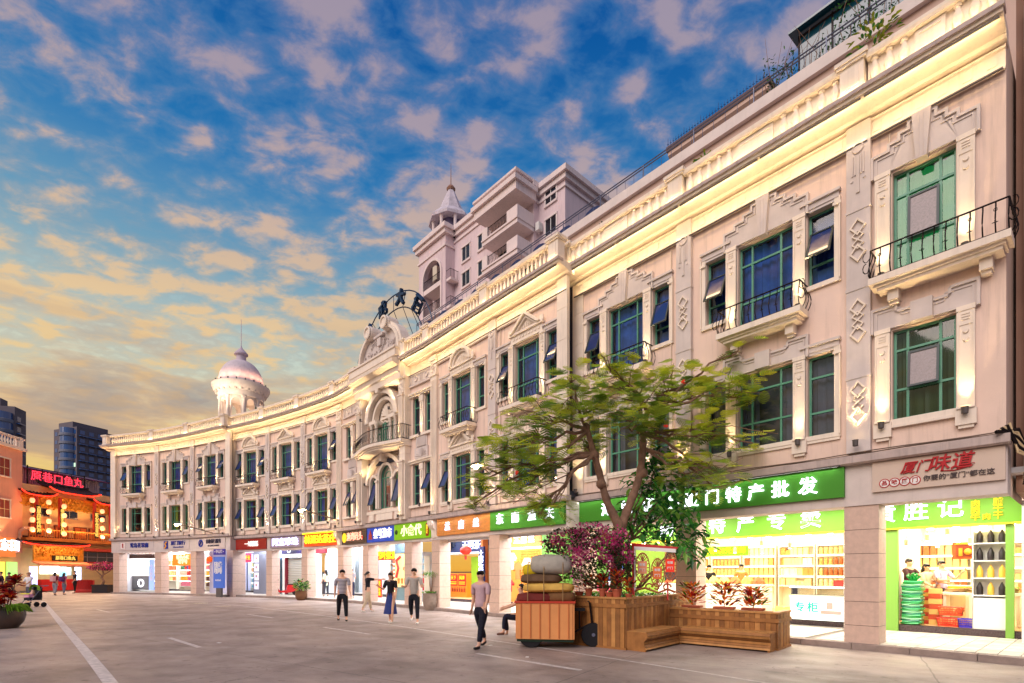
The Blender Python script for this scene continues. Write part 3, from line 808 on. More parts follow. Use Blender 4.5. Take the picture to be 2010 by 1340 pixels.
for i in (1, 7): link('pilaster', pilaster_mesh(4.02, 10.84), BM, PM.M(PM.us[i], 0, 4.02)); uplight(BM, PM.M(PM.us[i], -.30, 4.14), 36, 60, .04)
link('pilaster', pilaster_mesh(4.02, 10.84), BM, PM.M(PM.us[2], 0, 4.02)); uplight(BM, PM.M(PM.us[2], -.30, 4.14), 36, 60, .04)
for i in (3, 6): link('pilaster', fluted_mesh(4.02, 10.84), BM, PM.M(PM.us[i], 0, 4.02)); uplight(BM, PM.M(PM.us[i], -.32, 4.14), 42, 60, .04)
link('pier', pier_mesh(4.0, 10.9, .34), BM, PM.M(.17, 0, 4.0)); link('pier', pier_mesh(4.0, 10.9, .44, .12), BM, PM.M(PM.L-.22, 0, 4.0))
for i in (4, 5):
    link('pier', pier_mesh(4.02, 10.9, .48, .32), BM, PM.M(PM.us[i], 0, 4.02))
    mb = MB(); h = 2.3
    mb.box(-.17, .17, -.10, 0, 0, h); mb.box(-.22, .22, -.14, 0, h, h+.07); mb.box(-.20, .20, -.13, 0, -.08, 0)
    for k in range(4): mb.box(-.13+k*.075, -.10+k*.075, -.125, -.10, .05, h-.08)
    me = mb.mesh('fluted_panel', trimm)
    link('fluted_panel', me, BM, PM.M(PM.us[i], -.32, 4.30)); link('fluted_panel', me, BM, PM.M(PM.us[i], -.32, 7.75) @ S(1, 1, .8))
    uplight(BM, PM.M(PM.us[i], -.54, 4.16), 44, 56, .05); uplight(BM, PM.M(PM.us[i], -.54, 7.62), 30, 56, .05)
    mb = MB(); random.seed(5)
    mb.box(-.20, .20, -.06, 0, 0, .62)
    for k in range(14): mb.ball((random.uniform(-.14, .14), -.06, random.uniform(.06, .5)), random.uniform(.03, .06), 4)
    mb.box(-.26, .26, -.12, 0, .62, .70); mb.obj('capital', trimm, BM, PM.M(PM.us[i], -.32, 9.72))
# entrance bay -----------------------------------------------------------
ua, ub = PM.us[4]+.24, PM.us[5]-.24; uc = (ua+ub)/2; EW = ub-ua
def arc(cx, cz, r, n=16, sz=1.0, a0=0, a1=PI): return [(cx-r*math.cos(a0+(a1-a0)*i/n), cz+r*sz*math.sin(a0+(a1-a0)*i/n)) for i in range(n+1)]
def arch_open(mb, w, zb, zs, y0, y1, x=0, frame=.1, full=None):
    """frame of an arched opening"""
    o = [(x-w/2-frame, zb)]+arc(x, zs, w/2+frame)+[(x+w/2+frame, zb)]; i = [(x-w/2, zb)]+arc(x, zs, w/2)+[(x+w/2, zb)]
    mb.band(o, i, y0, y1)
XE = PM.M(uc, 0, 0)
# lower storey: big arch with three lights inside; upper storey: shell niche over three lights
H.append((ua+.05, ub-.05, 4.62, 7.35)); H.append((ua+.05, ub-.05, 7.62, 10.35))
mb = MB()      # masonry infill of the lower arch
def infill(mb, W0, z0, z1, y, ops, n=12):
    """panel with arched openings: ops = (x, w, zb, zspring)"""
    cuts = sorted(ops); x = -W0/2
    for (ox, w, zb, zs) in cuts:
        if ox-w/2 > x: mb.quad((x, y, z0), (ox-w/2, y, z0), (ox-w/2, y, z1), (x, y, z1))
        mb.quad((ox-w/2, y, z0), (ox+w/2, y, z0), (ox+w/2, y, zb), (ox-w/2, y, zb))
        a = arc(ox, zs, w/2, n)
        for p, q in zip(a, a[1:]): mb.quad((p[0], y, p[1]), (q[0], y, q[1]), (q[0], y, z1), (p[0], y, z1))
        x = ox+w/2
    mb.quad((x, y, z0), (W0/2, y, z0), (W0/2, y, z1), (x, y, z1))
lo_ops = [(-1.12, .62, 4.75, 6.05), (0, 1.15, 4.75, 6.25), (1.12, .62, 4.75, 6.05)]
infill(mb, EW-.1, 4.62, 7.35, .10, lo_ops)
mb.obj('arch_panel', wallm, BM, XE)
mb = MB()
for (x, w, zb, zs) in lo_ops: arch_open(mb, w, zb, zs, -.04, .10, x, .13)
for x in (-.72, .72): mb.box(x-.08, x+.08, -.10, .0, 4.75, 6.05); mb.box(x-.12, x+.12, -.13, .02, 6.05, 6.15)
o = [(-1.72, 6.0)]+arc(0, 6.0, 1.72, 20, .80)+[(1.72, 6.0)]; i_ = [(-1.5, 6.0)]+arc(0, 6.0, 1.5, 20, .80)+[(1.5, 6.0)]
mb.band(o, i_, -.16, .10)
mb.prism([(-.11, 6.98), (.11, 6.98), (.19, 7.52), (-.19, 7.52)], -.30, .05)
mb.box(-EW/2, EW/2, -.06, .099, 4.50, 4.66)
for x in (-1.2, 1.2): mb.box(x-.22, x+.22, -.10, -.001, 4.16, 4.48)
mb.box(-.75, .75, -.08, -.001, 4.16, 4.48)
mb.obj('arch_moulding', trimm, BM, XE)
mb = MB(); random.seed(8)     # carved foliage either side of the keystone
for s in (-1, 1):
    for k in range(26):
        t = k/25; x = s*(.35+1.2*t); z = 7.28-.35*t*t+random.uniform(-.12, .08)
        mb.ball((x, .0, z), random.uniform(.035, .06), 4)
    for k in range(16):
        t = k/15; x = s*(.5+.8*t); z = 6.75-.45*t+random.uniform(-.05, .05); mb.ball((x, .09, z), random.uniform(.03, .055), 4)
mb.obj('carved_foliage', greym, BM, XE)
for (x, w, zb, zs) in lo_ops:
    big = w > 1
    mb = MB(); t = .045
    o = [(x-w/2, zb)]+arc(x, zs, w/2, 12)+[(x+w/2, zb)]; q = [(x-w/2+t, zb)]+arc(x, zs, w/2-t, 12)+[(x+w/2-t, zb)]
    mb.band(o, q, .14, .19); mb.box(x-w/2, x+w/2, .14, .19, zb, zb+t)
    if big:
        mb.box(x-w/2, x+w/2, .135, .185, zs-.03, zs+.01)
        for d in (-.25, .25): mb.box(x-d-.018, x-d+.018, .137, .183, zb, zs-.03)
        mb.band(arc(x, zs, .30, 10), arc(x, zs, .27, 10), .137, .183)
    wf = mb.obj('window', greenf, BM, XE)
    def f():
        mb2 = MB(); mb2.prism([(x-w/2+t, zb+t)]+arc(x, zs, w/2-t, 12)+[(x+w/2-t, zb+t)], .165, .17); return mb2
    f().obj('pane', pane, wf)
    MB().quad((x-w/2, .4, zb), (x+w/2, .4, zb), (x+w/2, .4, zs+w/2), (x-w/2, .4, zs+w/2)).obj('curtain', glow('green_lit_curtain', (86, 136, 40), .30) if big else bluecur, wf)  # big light's curtain emits in place of a lamp in the room
    if not big: link('sash', sash_mesh(w-.1, 1.15, sashglass, darkf), wf, T(x, .10, zs) @ RX(-R(16)))
# upper lights
mb = MB(); up_ops = [(0, 2.5, 7.7, 9.0)]
infill(mb, EW-.1, 7.62, 10.35, .16, up_ops); mb.obj('arch_panel', wallm, BM, XE)
mb = MB()
arch_open(mb, 2.45, 9.0, 9.0, -.30, .16, 0, .30); arch_open(mb, 1.9, 9.0, 9.0, -.12, .16, 0, .14)
mb.prism([(-.12, 10.2), (.12, 10.2), (.2, 10.8), (-.2, 10.8)], -.5, .0)
mb.box(-1.52, -.60, -.22, .16, 8.92, 9.08); mb.box(.60, 1.52, -.22, .16, 8.92, 9.08)
mb.obj('arch_moulding', trimm, BM, XE)
mb = MB()    # niche back with the shell
mb.quad((-1.2, .22, 7.7), (1.2, .22, 7.7), (1.2, .22, 10.25), (-1.2, .22, 10.25))
for k in range(-5, 6):
    t = k*.27; mb.tube([(0, .16, 9.25), (.30*math.sin(t), .12, 9.25+.30*math.cos(t)), (.58*math.sin(t), .16, 9.25+.58*math.cos(t))], [.03, .07, .085], 5)
mb.box(-.62, .62, .10, .22, 9.12, 9.22)
for k in range(12): mb.ball((-.45+.08*k, .18, 9.0+.05*math.sin(k)), .05, 4)
mb.obj('shell_niche', trimm, BM, XE)
for x in (-.66, .66, -1.12, 1.12):
    def f():
        mb = MB(); mb.lathe([(.11, 0), (.11, .06), (.085, .10), (.08, .9), (.072, 1.18), (.10, 1.22), (.13, 1.30), (.13, 1.36)], 12)
        for k in range(9):
            z = .14+k*.11
            mb.tube([(.083*math.cos(a), .083*math.sin(a), z+.10*a/PI) for a in [0, .6, 1.2, 1.8, 2.4, 3.0]], .014, 4, caps=False)
            mb.tube([(.083*math.cos(a+PI), .083*math.sin(a+PI), z+.10*a/PI) for a in [0, .6, 1.2, 1.8, 2.4, 3.0]], .014, 4, caps=False)
        return mb.mesh('column', trimm, True)
    link('column', cached('colm', f), BM, XE @ T(x, -.12, 7.62))
window(BM, XE @ T(0, .04, 7.66), 1.10, 1.30, 'wide', greencur); window(BM, XE @ T(-.90, .05, 7.66), .40, 1.15, 'side', bluecur); window(BM, XE @ T(.90, .05, 7.66), .40, 1.15, 'side', bluecur)
# curved balcony of the entrance bay
def bow(x, w, d): return -.50-d*math.cos(PI*x/w)
bw = EW+1.05; n = 20
def bowpts(off, lo=-1): return [(-bw/2+bw*i/n, -(.55+.42*max(0, math.cos(PI*(-.5+i/n)))**1.5)-off) for i in range(n+1)]
mb = MB()
for off, z0, z1 in ((-.16, 0, .08), (-.08, .081, .14), (0, .141, .28)):
    p = bowpts(off); mb.prism(p+[(bw/2, 0), (-bw/2, 0)], z0, z1, axis='z')
bal = mb.obj('balcony', trimm, BM, XE @ T(0, 0, 7.34))
mb = MB(); p = bowpts(-.06); p = [(-bw/2+.05, 0)]+[(x*.985, y) for x, y in p]+[(bw/2-.05, 0)]
for z in (.03, .66): mb.tube([(x, y, z) for x, y in p], .018, 4)
dense = []
for q, w2 in zip(p, p[1:]):
    L = math.hypot(w2[0]-q[0], w2[1]-q[1]); k = max(1, int(L/.10))
    dense += [(q[0]+(w2[0]-q[0])*j/k, q[1]+(w2[1]-q[1])*j/k) for j in range(k)]
for j, (x, y) in enumerate(dense):
    nrm = Vector((x*.5, y-.6, 0)).normalized()
    mb.tube([(x+nrm.x*b*.09, y+nrm.y*b*.09, z) for z, b in ((0, 0), (.12, .8), (.24, 1), (.38, .5), (.52, .0), (.66, 0))], .010, 4, caps=False)
    if j % 2:
        q = [(x+.035*math.sin(a), y+nrm.y*.08, .22+.055*math.cos(a)) for a in [0, .8, 1.6, 2.4, 3.2, 4, 4.8]]; mb.tube(q, .008, 3, caps=False)
mb.obj('railing', iron, bal, T(0, 0, .28))
finish(BM, PM, H)
core(BM, PM, .1, PM.L-.1)
cornice(BM, PM, -.05, ua-.15); cornice(BM, PM, ub+.15, PM.L+.1)
frieze(BM, PM, .05, PM.us[3]-.2, -.08); frieze(BM, PM, PM.us[6]+.2, PM.L-.02, -.08)
# entablature and carved gable over the entrance
mb = MB(); P = PM
P.sweep([(0, 10.36), (-.50, 10.36), (-.52, 10.62), (-.60, 10.66), (-.60, 10.90), (-.92, 10.98), (-.95, 11.12), (-.5, 11.30), (0, 11.30)], ua-.40, ub+.40, mb)
mb.obj('entablature', trimm, BM)
mb = MB(); P.box(ua-.42, ub+.42, -.80, .2, 11.30, 11.62, mb); P.box(ua-.46, ub+.46, -.86, -.2, 11.621, 11.70, mb); mb.obj('parapet_block', trimm, BM)
GX = PM.M(uc+.35, -.45, 11.70)
g = MB(); gw = EW/2+.25; gh = 1.62
def gout(k): return [(-gw*k, 0)]+[(-gw*k*math.cos(a), gh*k*math.sin(a)**.85) for a in [PI*j/22 for j in range(1, 9)]]
lf = gout(1.0); li = gout(.86)
for s in (-1, 1):
    mb = MB(); mb.band([(x*-s, z) for x, z in lf], [(x*-s, z) for x, z in li], -.12, .34); mb.band([(x*-s*.93, z*.93) for x, z in lf], [(x*-s*.99, z*.99) for x, z in li], -.20, -.12)
    x, z = lf[-1]; X2 = T(-s*x*.90, -.26, z*.93+.03) @ RX(-PI/2)
    mb.lathe([(.30, 0), (.32, .05), (.32, .55), (.28, .60)], 18, X2); mb.lathe([(.30, -.02), (.30, -.08), (.22, -.09), (.20, -.03), (.001, -.03)], 18, X2, cap=False)
    mb.obj('scroll', trimm, BM, GX)
mb = MB(); mb.prism([(-gw*.9, 0)]+[(x, z) for x, z in li[1:]]+[(-x, z) for x, z in li[::-1][:-1]]+[(gw*.9, 0)], 0, .3); mb.obj('gable_panel', greym, BM, GX)
mb = MB(); random.seed(4)
for k in range(60):
    x = random.uniform(-1.45, 1.45); z = random.uniform(.12, 1.15*(1-abs(x)/2.1)); r = random.uniform(.035, .075)
    if k % 3: mb.tube([(x, -.03, z), (x+random.uniform(-.1, .1), -.06, z+.1), (x+random.uniform(-.14, .14), -.03, z+.16)], [.02, .035, .015], 5)
    else: mb.lathe([(r*1.3, 0), (r*1.3, .04), (r*.8, .04), (r*.7, .01)], 9, T(x, 0, z) @ RX(PI/2))
for z in (0,): mb.box(-.42, .42, -.16, 0, 1.02, 1.12); mb.box(-.16, .16, -.12, -.001, .62, 1.0)
mb.obj('carved_relief', greym, BM, GX)
for u in (PM.us[0]+.2, PM.us[1], PM.us[2], PM.us[3], PM.us[4]-.30, PM.us[5]+.30, PM.us[6], PM.us[7], PM.L-.2): pedestal(BM, PM, u)
for a, b in ((PM.us[0]+.4, PM.us[1]-.2), (PM.us[1]+.2, PM.us[2]-.2), (PM.us[2]+.2, PM.us[3]-.2), (PM.us[3]+.2, PM.us[4]-.5), (PM.us[5]+.5, PM.us[6]-.2), (PM.us[6]+.2, PM.us[7]-.2), (PM.us[7]+.2, PM.L-.4)):
    balustrade(BM, PM, a, b)
strip_lights(BM, PM, .1, PM.us[4]-.2); strip_lights(BM, PM, PM.us[5]+.2, PM.L)
for s in (-1, 1): uplight(BM, XE @ T(s*1.35, -.62, 10.34-1.2), 40, 80, .05)
uplight(BM, XE @ T(-1.45, -.35, 6.0), 22, 90, .05); uplight(BM, XE @ T(1.45, -.35, 6.0), 14, 90, .05)
fascia(BM, PM, 0, PM.L)
for i in range(9):
    if i != 8: pillar(BM, PM, PM.us[i]+(.25 if i == 0 else 0), .60, .56)
for u in (PM.us[3], PM.us[6]): # scrolled consoles on the fascia
    mb = MB(); mb.prism([(-.30, .75), (.0, .75), (.0, .0), (-.06, .05), (-.10, .35), (-.28, .55)], -.16, .16, axis='x'); mb.obj('console', trimm, BM, PM.M(u, -.03, 3.06))
# ---- right
H = []
for i, sa, lc in ((0, (22, 20, None, None), whitecur), (1, (26, 26, None, None), whitecur)):
    uc = (PR.us[i]+PR.us[i+1])/2+.06; H += window_group(BR, PR, uc, ('step', 'step'), sash=sa, lowcur=lc, lamp=1.0)
uc = PR.us[2]+1.05
for lo in (0, 1):
    zb, zt = ((7.50, 9.60), (4.66, 6.45))[lo]; H.append((uc-.49, uc+.49, zb, zt))
    wf = window(BR, PR.M(uc, 0, zb), .98, zt-zb, 'wide', glow('dim_green_curtain', (44, 74, 30), .10) if lo else glow('green_room_curtain', (20, 130, 66), .55), 3 if not lo else 5, frost)  # green cloth made to emit, imitating a lit room behind it
    link('window_head', head_step(bool(lo), 1.0), BR, PR.M(uc, 0, zt))
    for s in (-1, 1):
        link('colonnette', colonnette(zt-(4.66 if lo else 7.44), bool(lo)), BR, PR.M(uc+s*.64, 0, 4.66 if lo else 7.44)); uplight(BR, PR.M(uc+s*.64, -.18, 4.56 if lo else 7.54), 20, 54, .05)
    mb = MB(); PR.box(uc-.52, uc+.52, -.05, 0, zb-.12, zb-.001, mb, 5); PR.box(uc-.56, uc+.56, -.08, 0, zb-.17, zb-.1205, mb, 5); mb.obj('window_sill', trimm, BR)
balcony(BR, PR.M(uc+.25, 0, 7.18), 2.06, 13)
finish(BR, PR, H)
core(BR, PR, .1, PR.L-.05)
cornice(BR, PR, -.12, PR.L+.02); frieze(BR, PR, .2, PR.L+.0)
link('pier', pier_mesh(4.0, 10.9, .44, .05), BR, PR.M(.22, 0, 4.0))
for i in (1, 2): link('pilaster', pilaster_mesh(4.1, 10.9), BR, PR.M(PR.us[i], 0, 4.1)); uplight(BR, PR.M(PR.us[i], -.30, 4.26), 40, 60, .04)
uplight(BR, PR.M(.3, -.25, 4.2), 36, 60, .04)
for i in (0, 1, 2): pedestal(BR, PR, PR.us[i]+(.1 if i == 0 else 0))
for a, b in zip(PR.us, PR.us[1:]): balustrade(BR, PR, a+.25, b-(.2 if b < PR.L else 0), 0, True)
strip_lights(BR, PR, .1, PR.L, 0, 1.1)
fascia(BR, PR, -.12, PR.L+.02)
pillar(BR, PR, .25, .6, .5); pillar(BR, PR, PR.us[1], .6, .5); pillar(BR, PR, PR.us[2]+.02, .62, .52, 3.0)
a = PR.W(PR.L, 0, 0); b = PR.W(PR.L, 5, 0)
MB().add([(a[0], a[1], 3.0), (b[0], b[1], 3.0), (b[0], b[1], 11.2), (a[0], a[1], 11.2)], [(0, 1, 2, 3)]).obj('end_wall', wallm, BR)

for (P, B, u0, u1) in ((PR, BR, .2, PR.L), (PM, BM, .3, PM.L-.2), (PL, BL, 0, PL.L)):
    for k in range(2):
        pts = [P.W(u, -.10-.03*k, 4.06+(.17 if P is PL else 0)+.025*k+.012*math.sin(u*2.3+k)) for u in P.steps(u0, u1, .5)]
        MB().tube(pts, .012, 4).obj('cable', mat('cable_grey', (120, 104, 92), .6), B)
for (P, B, u) in ((PR, BR, PR.us[2]+.52), (PR, BR, PR.us[1]-.42), (PM, BM, PM.us[7]+.40), (PL, BL, PL.us[0]+.42)):
    MB().tube([P.W(u, -.03, 10.4), P.W(u, -.03, 4.05)], .018, 5).obj('conduit', mat('pipe_cream', (214, 196, 176), .6), B)
# ------------------------------------------------------------------ roof terraces behind the balustrade
terr = mat('terrace_wall', (206, 178, 164), .85, var=.05, vscale=.7, bump=.3, bscale=40, grime=.12)
cop = mat('terrace_coping', (226, 214, 208), .8, var=.06, vscale=2, grime=.12)
steel = mat('painted_steel_rail', (108, 112, 132), .4, metal=.4)
PT = PR
PT.box(-15.3, PR.L+6, 3.0, 3.25, 11.2, 15.17, None, 30).obj('terrace_wall', terr, BR)
PT.box(-15.4, PR.L+6, 2.86, 3.4, 15.17, 15.5, None, 30).obj('coping', cop, BR)
def longrail(par, u0, u1, y, z0, hts, step, name='roof_railing', m=steel, bars=0, P=PR, r=.028):
    mb = MB()
    for h in hts: mb.tube([P.W(u0, y, z0+h), P.W(u1, y, z0+h)], r, 5)
    n = max(1, int((u1-u0)/step))
    for i in range(n+1):
        u = u0+(u1-u0)*i/n; a = P.W(u, y, z0); b = P.W(u, y, z0+max(hts)); mb.tube([a, b], r*.9, 4)
    if bars:
        n = int((u1-u0)/bars)
        for i in range(n):
            u = u0+(u1-u0)*i/n; mb.tube([P.W(u, y, z0+.05), P.W(u, y, z0+max(hts)*.8)], r*.4, 3, caps=False)
    return mb.obj(name, m, par)
longrail(BR, -15.2, PR.L+4, 3.12, 15.5, (.12, .56, .66), 1.9, bars=.38, r=.022)
longrail(BR, -.1, PR.L+2, -.02, 11.9, (.16, .44), 1.95, name='tube_railing')
longrail(BM, PM.us[0]+.3, PM.us[3]+1.6, 2.2, 12.3, (.1, .5, .65), 1.6, bars=.3, P=PM)
PM.box(PM.us[0]+.3, PM.us[3]+1.6, 2.1, 2.4, 11.2, 12.3).obj('terrace_wall', terr, BM)
# barrel awnings of the roof garden
blueaw = mat('navy_awning', (26, 44, 92), .5, spec=.4)
AW = world_root(thing('roof_awning_row', 'row of dark navy barrel awnings behind the terrace railing below the apartment block', 'awnings', T(*PR.W(-9, 3.6, 15.4))))
for k in range(9):
    u = -14.6+k*1.55
    X = PR.M(u, 3.5, 15.45)
    mb = MB(); pr = [(.74*math.cos(PI*j/8), .80*math.sin(PI*j/8)) for j in range(9)]
    mb.prism(pr, 0, 1.8); mb.obj('awning', blueaw, AW, X, smooth=False)
# roof room with a spiked parapet
RB = world_root(thing('roof_pavilion', 'beige rooftop block with a spiked parapet fence above the terrace', 'rooftop room', T(*PR.W(2, 7, 15.5))))
PR.box(.35, 3.6, 5.8, 9, 15.2, 17.9, None, 30).obj('wall', terr, RB)
mb = MB(); PR.sweep([(5.8, 17.6), (5.4, 17.95), (5.4, 18.1), (5.8, 18.1)], .05, 3.9, mb, 30); mb.obj('eaves', terr, RB)
PR.box(0, 3.95, 5.34, 9, 18.1, 18.28, None, 30).obj('parapet', mat('rusty_coping', (110, 88, 84), .9), RB)
mb = MB()
for i in range(34):
    u = .05+i*.115; a = PR.W(u, 5.4, 18.28); mb.tube([a, (a[0], a[1], 18.52+.12*(i % 6 == 0))], [.016, .006], 4); mb.tube([(a[0]-.04, a[1], 18.4), (a[0]+.04, a[1]-.03, 18.4)], .008, 3)
mb.obj('spiked_fence', mat('blue_iron', (36, 60, 120), .5), RB)
# glazed roof shed at the far right
GS = world_root(thing('glass_roof_shed', 'dark teal glazed roof shelter at the top right corner above the terrace', 'glass shelter', T(*PR.W(6.6, 5, 15.5))))
tealg = mat('teal_glazing', (18, 74, 92), .1, spec=1.0)
for i in range(5):
    a0, a1 = 5.3+i*.9, 5.3+(i+1)*.9
    PR.box(a0+.03, a1-.03, 4.2, 4.24, 15.6, 17.7, None, 9).obj('pane', tealg, GS)
mb = MB()
for z in (15.6, 16.5, 17.7): mb.tube([PR.W(5.3, 4.2, z), PR.W(9.8, 4.2, z)], .04, 4)
for i in range(6): mb.tube([PR.W(5.3+i*.9, 4.2, 15.5), PR.W(5.3+i*.9, 4.2, 17.75)], .03, 4)
mb.obj('frame', iron, GS)
PR.sweep([(3.9, 17.75), (3.9, 17.82), (7, 18.2), (7, 18.1)], 5.1, 10, None, 9).obj('roof', tealg, GS)

# ------------------------------------------------------------------ apartment block with the spire
lilac = mat('pale_lilac_render', (222, 202, 206), .85, var=.05, vscale=.5, bump=.2, bscale=20, grime=.30)
lilact = mat('pale_render_trim', (232, 216, 214), .85, var=.05, vscale=.6, grime=.35)
AX = Matrix(((.676, .737, 0, -10.2), (-.737, .676, 0, 57), (0, 0, 1, 0), (0, 0, 0, 1)))
AB = thing('apartment_block', 'tall pale lilac apartment block with a pointed corner turret rising behind the arcade', 'apartment building', AX)
def vol(s0, s1, r0, r1, z0, z1, name='wall', over=.45):
    MB().box(s0, s1, r0, r1, z0, z1-.9).obj(name, lilac, AB)
    mb = MB(); mb.box(s0-.12, s1+.12, r0-.12, r1, z1-1.5, z1-1.3); mb.box(s0-over*.5, s1+over*.5, r0-over*.5, r1+over*.5, z1-.9, z1-.45); mb.box(s0-over, s1+over, r0-over, r1+over, z1-.45, z1)
    mb.obj('cornice', lilact, AB)
vol(5.0, 12.0, 1.14, 9, 12, 37.3)
vol(11.3, 16.9, .9, 8, 12, 35.35); vol(16.9, 20.0, 1.5, 12, 12, 35.3); vol(-1.2, 0.3, 2.2, 10, 12, 34.2)
# corner tower with tall arched loggia
mb = MB(); mb.box(0, .95, 0, 1.14, 12, 36.4); mb.box(4.2, 5.0, 0, 1.14, 12, 36.4); mb.box(.2, 4.6, 2.2, 7, 12, 36.4)
a = arc(2.6, 32.9, 1.65, 14); 
for p, q in zip(a, a[1:]): mb.prism([(p[0], p[1]), (q[0], q[1]), (q[0], 36.4), (p[0], 36.4)], 0, .4)
mb.obj('wall', lilac, AB)
mb = MB(); mb.band([(.8, 20)]+arc(2.6, 32.9, 1.85, 16)+[(4.4, 20)], [(1.0, 20)]+arc(2.6, 32.9, 1.62, 16)+[(4.2, 20)], -.14, .02); mb.box(-.12, 5.12, -.12, 1.2, 35.2, 35.4)
mb.box(-.3, 5.3, -.3, 3, 36.4, 36.85); mb.box(-.5, 5.5, -.5, 3.2, 36.85, 37.3); mb.obj('arch_trim', lilact, AB)
for z in (25.9, 28.7, 31.5):
    mb = MB(); mb.box(.95, 4.2, -.05, 2.3, z, z+.5); mb.obj('balcony_slab', lilact, AB)
    mb = MB()
    for k in range(14): mb.tube([(1.1+k*.235, .0, z+.5), (1.1+k*.235, -.1, z+.9), (1.1+k*.235, 0, z+1.45)], .022, 3, caps=False)
    for h in (.55, 1.45): mb.tube([(1, 0, z+h), (4.2, 0, z+h)], .04, 4)
    mb.obj('railing', iron, AB)
    MB().box(1.5, 3.6, 2.17, 2.25, z+.5, z+2.5).obj('balcony_door', mat('dark_glass', (24, 28, 40), .15, spec=.8), AB)
    mb = MB(); mb.box(5.0, 5.75, 0.1, 1.14, z, z+.25); mb.obj('balcony_slab', lilact, AB)
    mb = MB()
    for k in range(6): mb.tube([(5.72, .1+k*.18, z+.25), (5.72, .1+k*.18, z+1.1)], .02, 3, caps=False)
    mb.tube([(5.0, .1, z+1.1), (5.72, .1, z+1.1), (5.72, 1.1, z+1.1)], .03, 4); mb.obj('railing', iron, AB)
dg = mat('dark_glass', (24, 28, 40), .15, spec=.8)
def bwin(s, z, r, w=1.25, h=1.35):
    mb = MB(); mb.box(s-w/2-.12, s+w/2+.12, r-.14, r+.02, z-.22, z-.04); mb.box(s-w/2-.14, s+w/2+.14, r-.12, r+.02, z+h+.02, z+h+.2)
    for sx in (-1, 1): mb.box(s+sx*(w/2+.07)-.07, s+sx*(w/2+.07)+.07, r-.07, r+.02, z-.04, z+h+.02)
    wf = mb.obj('window', lilact, AB)
    mb = MB(); mb.box(s-w/2, s+w/2, r-.03, r-.001, z-.04, z+h+.02); mb.obj('pane', dg, wf)
    mb = MB()
    for k in range(3): mb.box(s-w/2+k*w/2-.03, s-w/2+k*w/2+.03, r-.06, r-.03, z-.04, z+h+.02)
    mb.obj('window_frame', whitem, wf)
for z in (25.2, 27.95, 30.7, 33.3):
    for s in (7.0, 9.6): bwin(s, z, 1.14)
    bwin(13.0 if z < 33 else 18.4, z, .9 if z < 33 else 1.5)
for z in (27.8, 30.6): bwin(18.4, z, 1.5)
# big projecting balconies
for z, e in ((28.6, 0), (31.2, 0)):
    mb = MB(); mb.box(12.3, 16.95, -1.1, .9, z, z+.35); mb.box(12.25, 17.0, -1.2, .9, z+.35, z+.5); mb.box(12.3, 13.0, -1.1, -.9, z+.5, z+1.5); mb.box(15.6, 16.95, -1.1, -.9, z+.5, z+1.5); mb.box(16.75, 16.95, -.9, .9, z+.5, z+1.5)
    mb.obj('balcony', lilact, AB)
    mb = MB()
    for k in range(13): mb.tube([(13.1+k*.2, -1, z+.5), (13.1+k*.2, -1.1, z+.9), (13.1+k*.2, -1, z+1.4)], .025, 3, caps=False)
    mb.tube([(13, -1, z+1.42), (15.6, -1, z+1.42)], .04, 4); mb.obj('railing', iron, AB)
    MB().box(13.4, 15.4, .86, .9, z+.5, z+2.4).obj('balcony_door', dg, AB)
mb = MB(); mb.box(11.6, 17.2, -1.5, .9, 33.7, 34.4); mb.box(11.4, 17.4, -1.75, .9, 34.4, 34.8); mb.box(11.7, 17.1, -1.4, .9, 34.8, 35.2); mb.box(11.5, 17.3, -1.6, .9, 35.2, 35.4); mb.obj('canopy', lilact, AB)
MB().box(17.1, 17.5, .9, 1.4, 31.2, 31.9).box(17.5, 17.52, 1.0, 1.3, 31.3, 31.8).obj('air_conditioner', whitem, AB)
# turret
TX = T(2.9, 2.2, 0)
mb = MB(); mb.lathe([(2.45, 39.2), (2.45, 39.5), (2.2, 39.8), (1.55, 40.4), (1.45, 40.5), (.36, 43.0), (.25, 43.1)], 8, TX); mb.obj('turret_roof', mat('weathered_turret', (206, 196, 204), .8, var=.25, vscale=1.2, grime=.3), AB)
mb = MB(); mb.lathe([(.42, 43.0), (.5, 43.2), (.3, 43.5), (.05, 43.6)], 10, TX); mb.tube([(2.9, 2.2, 43.5), (2.9, 2.2, 46.0)], [.06, .02], 5); mb.obj('finial', mat('rust_finial', (150, 110, 90), .6), AB)
mb = MB()
for k in range(8): a = 2*PI*(k+.5)/8; mb.lathe([(.2, 37.0), (.17, 37.2), (.16, 38.9), (.24, 39.2)], 8, T(2.9+1.9*math.cos(a), 2.2+1.9*math.sin(a), 0))
mb.obj('columns', lilact, AB); MB().lathe([(1.5, 35), (1.5, 39.2)], 8, TX).obj('turret_core', mat('lilac_shade', (110, 100, 130), .9), AB)

